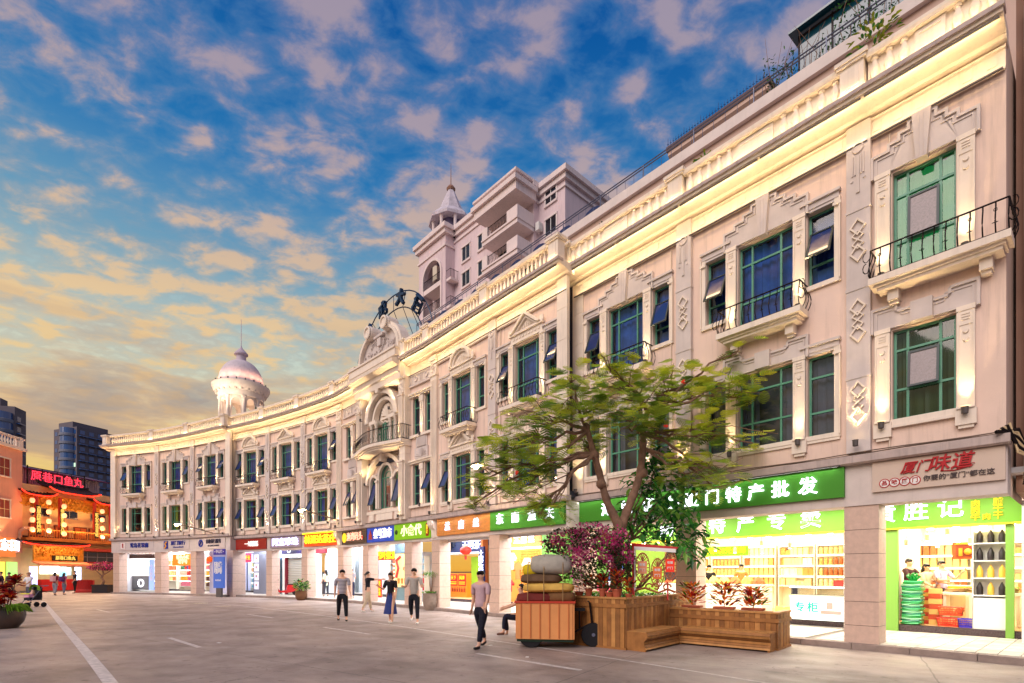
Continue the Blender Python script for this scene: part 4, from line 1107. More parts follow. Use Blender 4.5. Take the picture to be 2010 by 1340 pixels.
# ------------------------------------------------------------------ domed turret on the arcade
DM = thing('domed_turret', 'round white domed turret with a needle, on the arcade roof at the left', 'turret', T(-19.75, 37.9, 11.75) @ S(.84, .84, .93))
nA = 8
mb = MB()
for k in range(nA):    # ring of arches
    a0 = 2*PI*k/nA+.2; hw = PI/nA
    for j in range(10):
        t0, t1 = -hw+2*hw*j/10, -hw+2*hw*(j+1)/10
        def zz(t): 
            q = t/(hw*.80); return 1.75+.70*math.sqrt(max(0, 1-q*q)) if abs(q) < 1 else 0
        for rr in (1.55, 1.35):
            z0, z1 = zz(t0), zz(t1)
            p = lambda t, z, r=rr: (r*math.cos(a0+t), r*math.sin(a0+t), z)
            mb.quad(p(t0, z0), p(t1, z1), p(t1, 2.75), p(t0, 2.75))
        z0, z1 = zz(t0), zz(t1)
        mb.quad((1.35*math.cos(a0+t0), 1.35*math.sin(a0+t0), z0), (1.55*math.cos(a0+t0), 1.55*math.sin(a0+t0), z0), (1.55*math.cos(a0+t1), 1.55*math.sin(a0+t1), z1), (1.35*math.cos(a0+t1), 1.35*math.sin(a0+t1), z1))
mb.obj('arch_ring', trimm, DM)
for k in range(nA):
    a = 2*PI*(k+.5)/nA+.2
    link('column', cached('dcol', lambda: MB().lathe([(.22, 0), (.22, .12), (.14, .2), (.13, 2.3), (.14, 2.4), (.23, 2.5), (.23, 2.6)], 10).mesh('column', trimm, True)), DM, T(1.62*math.cos(a), 1.62*math.sin(a), 0))
MB().lathe([(1.3, 2.62), (1.75, 2.6), (1.82, 2.8), (1.85, 3.0), (2.15, 3.2), (2.28, 3.45), (2.28, 3.6), (2.0, 3.66), (1.3, 3.66)], 40).obj('ring_cornice', trimm, DM, smooth=True)
mb = MB()
for k in range(24): a = 2*PI*k/24; mb.box(-.07, .07, -.08, .08, 2.95, 3.2, RZ(a) @ T(1.95, 0, 0))
mb.obj('brackets', trimm, DM)
dome = mat('painted_dome', (214, 200, 204), .75, var=.10, vscale=1.2, grime=.35)
MB().lathe([(1.78, 3.66)]+[(1.78*math.cos(PI/2*j/12)**.9, 3.75+1.95*math.sin(PI/2*j/12)) for j in range(0, 12)]+[(.45, 5.66)], 40).obj('dome', dome, DM, smooth=True)
MB().lathe([(.45, 5.6), (.40, 5.75), (.38, 6.05), (.55, 6.15), (.55, 6.25), (.30, 6.5), (.10, 6.7), (.03, 6.9), (.02, 8.9), (.005, 9.0)], 14).obj('finial', mat('finial_lead', (196, 180, 190), .6), DM, smooth=True)
for k in range(20):
    a = 2*PI*k/20
    l = link('spotlight', can_mesh(), DM, T(2.12*math.cos(a), 2.12*math.sin(a), 3.72))
    spot(l, aim((0, 0, .08), (-.30*math.cos(a), -.30*math.sin(a), .95)), 34, (1, .50, .30), 130, 1.0, .15)
for k in range(4): point(DM, T(.9*math.cos(k*1.57), .9*math.sin(k*1.57), .5), 24, (1, .7, .5))
for k in range(3):
    a = -PI*.75+k*.5; spot(DM, aim((3.4*math.cos(a), 3.4*math.sin(a), .3), (-math.cos(a)*1.6, -math.sin(a)*1.6, 2.8)), 260, (1, .78, .6), 60, .8)
# ------------------------------------------------------------------ roof lettering scaffold behind the gable
LS = thing('roof_sign', 'blue steel hoop carrying dark blue rooftop characters behind the carved gable', 'roof sign', GX @ T(-.35, .9, .75))
bls = mat('blue_letter_steel', (20, 52, 84), .4, var=.2, vscale=3)
mb = MB(); r0, r1 = 2.55, 3.35
for r in (r0, r1): mb.tube([(-r*1.0*math.cos(a), 0, r*.92*math.sin(a)-.35) for a in [R(8+8.2*j) for j in range(21)]], .03, 5)
for j in range(9):
    a = R(14+19*j); mb.tube([(-r0*math.cos(a), 0, r0*.92*math.sin(a)-.35), (-r1*math.cos(a), 0, r1*.92*math.sin(a)-.35)], .02, 4); mb.tube([(-r0*math.cos(a), 0, r0*.92*math.sin(a)-.35), (-r0*math.cos(a), 1.2, -.5)], .02, 4)
mb.obj('hoop_frame', bls, LS)
for ch, a in zip('厦国成大酒', (16, 44, 74, 106, 140)):
    a = R(a); text(ch, .74, bls, LS, T(-2.95*math.cos(a), -.12, 2.95*.92*math.sin(a)-.35) @ RY((a-PI/2)*.8), depth=.14, bold=.04, name='character')

# ------------------------------------------------------------------ street end at the left: pink house, restaurant, far towers
PP = Path([(-220, 32.6), (-60, 37.2), (44, 42)])
pinkw = mat('salmon_wall', (232, 168, 140), .85, var=.06, vscale=.6, bump=.3, grime=.16)
p = PP.W(PP.L/2, 0, 0)
PK = world_root(thing('corner_house', 'salmon pink house with a roof balustrade at the left edge of the picture', 'house', T(*p)))
PP.box(0, PP.L, 0, 6, 3.2, 11.4, None, 2).obj('wall', pinkw, PK)
PP.box(0, PP.L+.15, -.25, .2, 11.4, 11.62, None, 2).obj('cornice', trimm, PK)
PP.box(0, PP.L+.1, -.15, .1, 12.25, 12.4, None, 2).obj('handrail', trimm, PK)
mb = MB()
for i in range(int(PP.L/.3)): link('baluster', baluster_mesh(.62, 1.3), PK, PP.M(.15+i*.3, -.03, 11.62))
for i in range(3): link('pedestal', cached('pkp', lambda: MB().box(-.2, .2, -.18, .18, 0, .8).mesh('pedestal', trimm)), PK, PP.M(1+i*(PP.L-1.4)/2, -.03, 11.62))
for zz in (5.9, 9.1):
    for i, u in enumerate((PP.L-1.9, PP.L-4.4, PP.L-7)):
        wf = MB().box(-.62, .62, -.12, 0, -.1, 0).box(-.62, -.52, -.08, 0, 0, 1.35).box(.52, .62, -.08, 0, 0, 1.35).box(-.62, .62, -.10, 0, 1.35, 1.45).obj('window', trimm, PK, PP.M(u, 0, zz))
        MB().box(-.52, .52, -.02, -.001, 0, 1.35).obj('pane', glow('reddish_lit_pane', (120, 40, 30), .2), wf)
        MB().box(-.02, .02, -.05, -.02, 0, 1.35).box(-.5, -.02, -.05, -.02, .62, .66).box(.02, .5, -.05, -.02, .62, .66).obj('window_frame', mat('cream_wood', (220, 200, 150), .6), wf)
for k in range(4):
    uplight(PK, PP.M(PP.L-.4-k*2, -.5, 4.0), 60, 90, .0, (1, .50, .22))
PP.box(0, PP.L, .2, 6, .1, 3.2, None, 2).obj('shop_back', mat('warm_plaster', (230, 190, 140), .8), PK)
o, X, w, h = sign(PP, PP.L-5.2, PP.L-.9, 2.85, 4.35, glow('orange_fascia', (238, 140, 70), .35), 'orange fascia sign with glowing white characters on the salmon house', 'shop sign', y=0)
text('山东田', .95, emis('bluewhite_neon', (225, 225, 255), 5), o, T(1.1, -.12, .85), name='lettering'); text('VPON', .42, emis('bluewhite_neon', (225, 225, 255), 5), o, T(-.9, -.12, .3))
for k, (u, c) in enumerate(((PP.L-1.2, (160, 225, 120)), (PP.L-2.5, (250, 220, 90)), (PP.L-3.9, (230, 250, 240)))):
    o = MB().box(-.5, .5, -.1, 0, 0, 1.7).obj('light_box', glow('lit_board_%d' % k, c, 1.0), None, PP.M(u, -.02, .75)); tag(o, ('pale green', 'yellow', 'white')[k]+' lit menu board on the front of the salmon corner house', 'light box')

# restaurant ----------------------------------------------------------------
PC = Path([(20, 41.4), (90, 44.0), (230, 50.6)])
p = PC.W(PC.L/2, 0, 0)
RS = world_root(thing('restaurant_house', 'two storey restaurant glowing orange, with tiled roofs, red columns and a neon sign', 'restaurant', T(*p)))
gold = mat('gilded_carving', (214, 150, 50), .4, metal=.4, var=.3, vscale=4, bump=.5, bscale=8)
redl = mat('red_lacquer', (168, 40, 24), .4, spec=.5)
tiles = mat('dark_roof_tile', (58, 36, 34), .6, var=.2, vscale=3)
neon = emis('red_neon', (255, 40, 24), 5)
warmwall = mat('cream_wall', (240, 200, 140), .8, var=.05)
PL_ = PC.L
PC.box(0, PL_, 0, 6, 3.6, 8.9, None, 3).obj('wall', warmwall, RS)
PC.box(0, PL_, 2.0, 2.2, 8.5, 10.6, None, 3).obj('metal_screen', mat('corrugated_sheet', (150, 140, 160), .5), RS)
mb = MB()
for i in range(int(PL_/.18)): PC.box(i*.18, i*.18+.08, 1.95, 2.0, 8.6, 10.5, mb, 3)
mb.obj('corrugation', mat('corrugated_sheet', (150, 140, 160), .5), RS)
PC.sweep([(1.2, 10.35), (1.2, 10.45), (3.5, 11.0), (3.5, 10.9)], -.4, PL_+.3, None, 3).obj('sheet_roof', mat('purple_sheet', (92, 34, 84), .5), RS)
def tile_roof(u0, u1, ye, ze, yr, zr, name, lipneon=True, curl=.35):
    mb = MB(); P = PC; n = int((u1-u0)/.26)
    for i in range(n):
        u = u0+(i+.5)*(u1-u0)/n; t = abs((u-u0)/(u1-u0)*2-1)**4*curl
        a = P.W(u, ye, ze+t); m = P.W(u, (ye+yr)/2, (ze+zr)/2-.10+t*.5); b = P.W(u, yr, zr+t*.3); mb.tube([a, m, b], .075, 5)
    prof = lambda u: abs((u-u0)/(u1-u0)*2-1)**4*curl
    us = [u0+(u1-u0)*i/20 for i in range(21)]
    for q, w2 in zip(us, us[1:]): mb.quad(P.W(q, ye, ze+prof(q)-.05), P.W(w2, ye, ze+prof(w2)-.05), P.W(w2, yr, zr-.05), P.W(q, yr, zr-.05))
    mb.tube([P.W(u, yr, zr+.08+prof(u)*.4) for u in us], .12, 6)
    o = mb.obj(name, tiles, RS)
    if lipneon: MB().tube([P.W(u, ye-.08, ze-.10+prof(u)) for u in us], .045, 5).obj('neon_tube', neon, o)
    return o
tile_roof(2.2, PL_-2.6, -.9, 8.55, .4, 9.15, 'tile_roof'); tile_roof(.2, 2.9, -.8, 8.05, .4, 8.5, 'tile_roof'); tile_roof(PL_-3.2, PL_+.1, -.8, 8.05, .4, 8.5, 'tile_roof')
tile_roof(-.2, PL_-4.2, -1.5, 3.95, -.1, 4.45, 'tile_roof', True, .2)
# carved frieze, columns, couplets
mb = MB(); random.seed(12); PC.box(.2, PL_, -.30, -.02, 7.15, 8.15, mb, 3)
for i in range(240):
    u = random.uniform(.3, PL_-.1); z = random.uniform(7.0, 8.1); mb.ball(PC.W(u, -.33, z), random.uniform(.05, .11), 3)
mb.obj('carved_frieze', gold, RS)
cu_ = [1.35, 3.2, 6.3, 7.9]
for i, u in enumerate(cu_):
    MB().lathe([(.14, 4.4), (.14, 8.0)], 8, PC.M(u, -.75, 0)).obj('column', redl, RS)
    cp = MB().box(-.17, .17, -.05, 0, 0, 2.4).obj('couplet_board', mat('black_lacquer', (26, 16, 14), .4), RS, PC.M(u, -.95, 4.75))
    vtext(('古早风味传四海', '巷口鱼丸香九州', '匠心手作百年味', '一碗热汤暖人心')[i], .34, emis('gold_letters', (255, 200, 90), 1.2), cp, T(0, -.07, 1.2))
    point(RS, PC.M(u, -1.3, 6.4), 34, (1, .42, .14), .2)
lan = cached('lantern', lambda: (lambda m: m)(MB().lathe([(.02, .04), (.10, .05), (.155, .12), (.175, .25), (.155, .36), (.10, .43), (.02, .44)], 12).mesh('lantern', glow('lantern_paper', (255, 170, 120), 1.3), True)))
for u, zt, yy, wh in ((.75, 7.7, -1.2, 0), (1.95, 7.7, -1.2, 0), (3.05, 7.5, -1.35, 1), (6.65, 7.5, -1.2, 2), (8.0, 7.5, -1.3, 3)):
    LN = world_root(tag(MB().tube([PC.W(u, yy, zt-3.1), PC.W(u, yy, zt+.2)], .012, 4).obj('lantern_string', iron), 'string of four glowing orange paper lanterns '+('by the drainpipe at the left of the restaurant', 'beside the first red column of the restaurant', 'beside the second red column of the restaurant', 'beside the third red column of the restaurant', 'beside the rightmost column of the restaurant')[[.75, 1.95, 3.05, 6.65, 8.0].index(u)], 'lanterns', 'lantern strings on the restaurant'))
    for k in range(4): link('lantern', lan, LN, T(*PC.W(u, yy, zt-.5-k*.78)))
mb = MB(); PC.box(.6, PL_, -1.0, -.9, 4.45, 4.52, mb, 3); PC.box(.6, PL_, -1.0, -.9, 5.15, 5.22, mb, 3)
for i in range(40): PC.box(.7+i*.205, .75+i*.205, -.97, -.93, 4.52, 5.15, mb, 3)
mb.obj('balcony_railing', mat('gold_wood', (196, 120, 50), .6), RS)
PC.box(.4, PL_, -1.05, 0, 4.25, 4.45, None, 3).obj('balcony_floor', mat('gold_wood', (196, 120, 50), .6), RS)
for u in (1.9, 3.9, 5.6, 7.0):
    wf = MB().box(-.6, .6, -.06, 0, 0, 1.1).obj('window', mat('brown_wood', (126, 52, 24), .5), RS, PC.M(u, 0, 4.6)); MB().box(-.5, -.04, -.09, -.06, .1, 1.0).box(.04, .5, -.09, -.06, .1, 1.0).obj('pane', glow('amber_lattice', (180, 80, 30), .4), wf)
for u in (2.2, 4.6, 7.3):
    wf = MB().box(-.75, .75, -.06, 0, 0, .7).obj('window', mat('grey_alloy', (150, 140, 140), .4), RS, PC.M(u, 0, 6.35)); MB().box(-.68, -.03, -.08, -.06, .06, .64).box(.03, .68, -.08, -.06, .06, .64).obj('pane', dg, wf)
for u in (1.6, 4.4, 7.0): area(RS, PC.M(u, -2.0, 8.2) @ RX(R(-62)), 2.2, .4, 420, (1, .60, .28)); area(RS, PC.M(u, -1.4, 4.7) @ RX(R(-150)), 2, .3, 160, (1, .6, .25))  # added area lights without fixtures, brightening the restaurant front
# neon sign
NS = tag(MB().box(-2.5, 2.5, 0, .06, 0, .05).box(-2.5, 2.5, 0, .06, 1.45, 1.5).box(-2.5, -2.42, 0, .06, -.3, 1.6).box(2.42, 2.5, 0, .06, -.3, 1.6).box(-1.3, -1.25, .01, .05, .05, 1.45).box(-.05, 0, .01, .05, .05, 1.45).box(1.2, 1.25, .01, .05, .05, 1.45).obj('neon_sign', iron, None, PC.M(4.3, .8, 9.0)), 'red neon characters on a black frame above the restaurant roof', 'neon sign')
text('原巷口鱼丸', .92, emis('pink_neon', (255, 50, 70), 2.2), NS, T(0, -.06, .75), bold=.0, width=4.5)
# ground floor
PC.box(0, PL_, .3, .5, .1, 3.6, None, 3).obj('shop_back', warmwall, RS)
mb = MB(); PC.box(.9, PL_-4.4, -1.15, -1.0, 2.55, 3.85, mb, 3)
for i in range(150): mb.ball(PC.W(random.uniform(1, PL_-4.5), -1.18, random.uniform(3.0, 3.8)), random.uniform(.04, .09), 3)
mb.obj('carved_frieze', gold, RS)
o, X, w, h = sign(PC, 2.2, 4.3, 2.62, 3.05, mat('black_lacquer', (26, 16, 14), .4), 'dark plaque with gold characters over the restaurant counter', 'shop sign', y=-1.16)
text('原巷口鱼丸', .36, emis('gold_letters', (255, 200, 90), 1.2), o, T(0, -.11, .21), width=1.7)
PC.sweep([(-1.9, 2.15), (-1.9, 2.35), (-1.0, 2.6), (-1.0, 2.5)], .8, PL_-4.3, None, 3).obj('awning', mat('salmon_awning', (240, 150, 110), .7), RS)
for k, (u, w2, z0, z1, c, s) in enumerate(((1.0, .55, .6, 2.1, (190, 190, 255), 2.0), (2.2, 1.5, 1.5, 2.15, (220, 250, 235), 2.6), (3.3, .55, 1.3, 2.1, (120, 200, 230), 1.4), (4.6, .5, .5, 2.1, (200, 220, 255), 2.4), (3.7, .5, 1.4, 2.05, (150, 220, 230), 1.6))):
    o = MB().box(-w2/2, w2/2, -.08, 0, 0, z1-z0).obj('menu_board', glow('menu_light_%d' % k, c, s), None, PC.M(u, -.9, z0)); tag(o, ('lilac lit pillar board at the left end of the restaurant counter', 'wide white lit menu over the restaurant counter', 'small teal lit picture at the middle of the restaurant counter', 'tall bluish lit board at the right end of the restaurant counter', 'pale teal lit picture beside the tall bluish board')[k], 'light box')
PC.box(1.5, 4.4, -1.0, -.5, .1, 1.05, None, 3).obj('counter', mat('red_counter', (200, 30, 24), .4), RS)
area(RS, PC.M(2.8, -1.2, 2.2) , 3, .5, 60, (1, .85, .7)); area(RS, PC.M(2.8, -2.4, 3.7) @ RX(R(30)), 3, .3, 50, (1, .55, .25))
# shutters at the right of the restaurant
def shutter(P, u0, u1, z0, z1, y, m, par, name='roller_shutter', pitch=.10):
    mb = MB(); n = int((z1-z0)/pitch)
    for i in range(n): z = z0+i*(z1-z0)/n; P.sweep([(y-.025, z+.012), (y-.04, z+.5*pitch), (y-.025, z+pitch-.012), (y+.02, z+pitch-.005), (y+.02, z+.005)], u0, u1, mb, 9)
    return mb.obj(name, m, par)
shutter(PC, PL_-4.2, PL_-.3, .1, 2.45, -.2, mat('cream_shutter', (222, 196, 140), .5), RS, pitch=.13)
PC.box(PL_-4.2, PL_, -.3, .3, 2.45, 2.6, None, 3).obj('shop_lintel', redl, RS)
mb = MB(); PC.box(PL_-4.2, PL_, -.20, -.10, 2.6, 3.5, mb, 3); mb.obj('dark_glazing', mat('smoked_glass', (70, 64, 60), .2, spec=.7), RS)
mb = MB()
for i in range(5): PC.box(PL_-4.2+i*.95, PL_-4.15+i*.95, -.24, -.20, 2.6, 3.5, mb, 3)
PC.box(PL_-4.2, PL_, -.24, -.20, 3.02, 3.07, mb, 3); mb.obj('glazing_bars', mat('grey_alloy', (150, 140, 140), .4), RS)
PC.box(PL_-4.3, PL_+.1, -1.0, .0, 3.55, 3.8, None, 3).obj('balcony_floor', mat('red_paint_beam', (190, 70, 50), .6), RS)
MB().tube([PC.W(.35, -.4, 3.6), PC.W(.35, -.4, 4.9), PC.W(.5, -.7, 5.2), PC.W(.9, -.7, 5.2)], .14, 8).obj('duct', mat('duct_plaster', (226, 190, 160), .6), RS)
# far towers ------------------------------------------------------------------
def tower(x, d, w, h, dep, ang, label, lit=6, seed=1):
    p = PX(x, d); X = T(p.x, p.y, 0) @ RZ(ang); random.seed(seed)
    B = thing('high_rise', label, 'high rise', X)
    MB().box(-w/2, w/2, 0, dep, 0, h).box(-w/2+1, w/2-4, 1, dep-1, h, h+2.5).obj('wall', mat('dusk_concrete', (112, 104, 112), .9, var=.08, vscale=.2), B)
    mb = MB(); nfl = int(h/3); mbl = MB()
    for fl in range(nfl):
        z = fl*3+1
        if z < h*.45: continue
        for c in range(int(w/2.6)):
            x0 = -w/2+.8+c*2.6
            if c % 4 in (0, 1): mb.box(x0, x0+1.3, -.06, .0, z, z+1.4)
            if random.random() < .06: mbl.box(x0+.2, x0+1.2, -.09, -.061, z, z+1.4)
        for c in range(int(dep/3)):
            mb.box(w/2, w/2+.06, 1+c*3, 2.6+c*3, z, z+1.4); mb.box(w/2+.0, w/2+1.0, .6+c*3, 3.0+c*3, z-.9, z-.6)
    mb.obj('windows', mat('dusk_glass', (50, 92, 150), .15, spec=1), B, kind='stuff'); mbl.obj('lit_windows', emis('lit_window', (200, 235, 200), 1.2), B, kind='stuff')
    # curved glazed balconies
    mb = MB(); mb2 = MB()
    for fl in range(int(nfl*.4), nfl):
        mb.lathe([(2.9, fl*3), (3.0, fl*3+.1), (3.0, fl*3+.9), (2.9, fl*3+1)], 14, T(w*.18, 0, 0), PI, 2*PI, cap=False); mb2.lathe([(2.7, fl*3+1), (2.7, fl*3+3)], 14, T(w*.18, 0, 0), PI, 2*PI, cap=False)
    mb.obj('balconies', mat('dusk_band', (120, 124, 140), .6), B, kind='stuff'); mb2.obj('balcony_glazing', mat('dusk_glass', (50, 92, 150), .15, spec=1), B, kind='stuff')
    return B
tower(128, 190, 13, 54.5, 14, -.35, 'dark grey high rise with rounded glass balconies just left of the white arcade', seed=2)
tower(190, 212, 13, 56, 18, -.5, 'stepped dark high rise standing behind and right of the rounded one', seed=3)
tower(-12, 150, 10, 50, 5, .25, 'dark high rise with balconies behind the salmon corner house at the left edge', seed=4)
# street-side wall of the next house at the right edge
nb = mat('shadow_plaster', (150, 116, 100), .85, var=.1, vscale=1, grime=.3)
u = PR.L
NB = world_root(thing('neighbour_house', 'shadowed brown plaster house with pipes and cables at the right edge', 'house', T(*PR.W(u+1.2, 1, 0))))
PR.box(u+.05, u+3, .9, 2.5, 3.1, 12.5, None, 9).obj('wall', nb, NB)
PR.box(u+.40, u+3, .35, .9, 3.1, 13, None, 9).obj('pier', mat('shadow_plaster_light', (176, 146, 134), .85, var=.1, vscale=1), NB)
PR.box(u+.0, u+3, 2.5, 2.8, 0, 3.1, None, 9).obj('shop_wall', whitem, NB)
mb = MB()
for du, r in ((.22, .055), (.38, .04)): mb.tube([PR.W(u+du, .75, 12), PR.W(u+du, .72, 8), PR.W(u+du+.03, .7, 5.0), PR.W(u+du, .6, 3.3)], r, 8)
mb.obj('drainpipe', mat('pipe_grey', (176, 160, 140), .5), NB)
random.seed(9)
for k in range(9):
    CB = MB(); z = 4.0+.05*k; c = [PR.W(u-.1+.02*k, -.3+.02*k, 4.05+.02*k), PR.W(u+.15, .0, 4.1-.05*k), PR.W(u+.25+.02*k, .3, 3.7-.02*k), PR.W(u+.2+.03*k, .45, 3.2), PR.W(u+.6, .3, 3.0+.05*k)]
    CB.tube(c, .018 if k % 3 else .035, 5).obj('cable', mat('cable_cream', (214, 190, 150), .6) if k % 3 else iron, NB)
# ------------------------------------------------------------------ arcade floor, ceiling and shop rooms
AD = 3.4          # depth of the arcade
def ub(P, x, y):
    """how far along the facade a shop that stands y behind the front lies"""
    k = (x-1005)/F0; lo, hi = -14.0, P.L+8
    for _ in range(50):
        m = (lo+hi)/2; q = P.W(m, y, 0)
        if q[0]/q[1] < k: lo = m
        else: hi = m
    return (lo+hi)/2
def kerb(par_name, P, u0, u1, z=.13):
    g = MB(); P.box(u0, u1, .02, AD+.1, .0, z-.012, g); g.obj('pavement', mat('pavement_bed', (120, 112, 106), .9), None, kind='structure')
    n = int((u1-u0)/.98); w = (u1-u0)/n
    kb = world_root(tag(bpy.data.objects.new('kerb', None), 'x', 'kerb')); COL.objects.link(kb)
    for i in range(n): P.box(u0+i*w+.006, u0+(i+1)*w-.006, -.14, .02, 0, z+.002, None, 9).obj('kerb_stone', kerbm, kb)
    return kb
for P, nm, a, b in ((PL, 'far', -.3, PL.L), (PM, 'middle', 0, PM.L-.1), (PR, 'near', 0, PR.L+2.6)):
    k = kerb(nm, P, a, b)
    k['label'] = {'far': 'kerb of stone blocks along the bank arcade at the far end', 'middle': 'stone kerb in front of the tea and clothing shops in the middle', 'near': 'stone kerb in front of the green food shops at the right'}[nm]
# laid tiles: one by one where the photograph shows them
PV = bpy.data.objects.new('paving', None); COL.objects.link(PV); PV['kind'] = 'structure'; world_root(PV)
random.seed(21)
tms = [mat('paving_%d' % i, c, .7, var=.10, vscale=2, bump=.3, bscale=50) for i, c in enumerate(((188, 180, 168), (176, 168, 158), (198, 190, 178)))]
def tile_field(P, u0, u1, y0, y1, s, limit=None):
    nu, ny = int((u1-u0)/s), int((y1-y0)/s)
    mes = [cached(('tile', s, i), lambda i=i: MB().box(-s/2+.006, s/2-.006, -s/2+.006, s/2-.006, -.02, 0).mesh('paving_tile', tms[i])) for i in range(3)]
    for i in range(nu):
        for j in range(ny): link('paving_tile', random.choice(mes), PV, P.M(u0+(i+.5)*s, y0+(j+.5)*s, .142+random.uniform(-.0015, .0015)))
tile_field(PR, PR.us[2]-.9, PR.us[2]+3.4, .03, 3.4, .30)
tile_field(PM, PM.us[6]+.2, PM.us[7]+1.2, .03, 3.4, .40)
for P, u0, u1 in ((PL, -.3, PL.L), (PM, 0, PM.us[6]+.2), (PR, 0, PR.us[2]-.95)):
    mb = MB(); s = .42 if P is not PR else .33
    for i in range(int((u1-u0)/s)):
        for j in range(8): mb.box(-s/2+.006, s/2-.006, -s/2+.006, s/2-.006, -.02, 0, P.M(u0+(i+.5)*s, .03+(j+.5)*s, .142))
    mb.obj('paving_tile', tilem, PV, kind='stuff')
ceilm = mat('white_soffit', (224, 222, 222), .7)
downl = emis('downlight_lens', (255, 250, 240), 22)
downw = emis('downlight_lens_warm', (255, 226, 160), 22)
def downlights(par, P, pts, z, m=downl, r=.07):
    me = cached(('dl', m.name, r), lambda: MB().lathe([(r, 0), (r, .03), (.001, .03)], 10, None, cap=False).lathe([(r*1.25, .001), (r*1.25, .02), (r, .0)], 10, None, cap=False).mesh('downlight', m))
    for u, y in pts: link('downlight', me, par, P.M(u, y, z-.032))
def arcade(B, P, us, zc=3.42, power=55, col=(.86, .90, 1.0), skip=()):
    P.box(us[0]-.2, us[-1]+.2, .5, AD+.2, zc, zc+.1).obj('arcade_ceiling', ceilm, B)
    for i, (a, b) in enumerate(zip(us, us[1:])):
        L = b-a; n = max(1, int(L/1.1))
        downlights(B, P, [(a+(j+.5)*L/n, 1.2) for j in range(n)]+[(a+(j+.5)*L/n, 2.5) for j in range(n)], zc)
        if i in skip: continue
        area(B, P.M((a+b)/2, 1.7, zc-.06), L*.7, 1.8, power*L/4, col)
arcade(BL, PL, PL.us, 3.5, 150); arcade(BM, PM, PM.us, 3.42, 190); arcade(BR, PR, PR.us+[PR.L+1.2], 3.42, 190, (1, .93, .8))
def room(B, P, u0, u1, wall, floor, power, col, zf=.28, zc=3.3, y0=AD, y1=6.6, ends=True, soffit=None):
    P.box(u0, u1, y1, y1+.1, zf, zc, None, 9).obj('shop_back_wall', wall, B)
    P.box(u0, u1, y0, y1+.1, zf-.12, zf, None, 9).obj('shop_floor', floor, B)
    P.box(u0, u1, y0, y1+.1, zc, zc+.08, None, 9).obj('shop_ceiling', soffit or ceilm, B)
    P.box(u0, u1, y0-.02, y0+.12, .14, zf, None, 9).obj('threshold', mat('dark_granite', (74, 60, 64), .3, var=.2, vscale=20, spec=.6), B)
    if ends:
        for u in (u0, u1-.08): P.box(u, u+.08, y0, y1, zf, zc, None, 9).obj('party_wall', wall, B)
    area(B, P.M((u0+u1)/2, (y0+y1)/2, zc-.05), (u1-u0)*.8, (y1-y0)*.7, power, col)
def mullions(B, P, u0, u1, y, z0, z1, cuts, m, t=.05, glass=True, name='shopfront'):
    mb = MB()
    for c in [u0]+cuts+[u1]: P.box(c-t/2, c+t/2, y-.03, y+.03, z0, z1, mb, 9)
    P.box(u0, u1, y-.028, y+.028, z1-t, z1+.001, mb, 9); P.box(u0, u1, y-.028, y+.028, z0, z0+t, mb, 9)
    f = mb.obj(name, m, B)
    if glass:
        q = MB()
        for a, b in zip([u0]+cuts, cuts+[u1]): q.quad(P.W(a+t/2, y, z0+t), P.W(b-t/2, y, z0+t), P.W(b-t/2, y, z1-t), P.W(a+t/2, y, z1-t))
        q.obj('glass', pane, f) if False else link('glass', q.mesh('glass', pane), B)
PAL_WARM = [(214, 160, 90), (200, 130, 70), (226, 190, 120), (180, 96, 50), (238, 214, 160)]
PAL_MIX = [(210, 60, 50), (240, 220, 190), (70, 110, 180), (240, 190, 60), (90, 60, 50), (220, 120, 140), (60, 140, 100)]
PAL_TEA = [(170, 60, 50), (110, 84, 80), (80, 76, 90), (210, 196, 176), (150, 190, 200), (200, 40, 40)]
def gm(c, e=0): return mat('goods_%d_%d_%d' % c, c, .5, spec=.5)
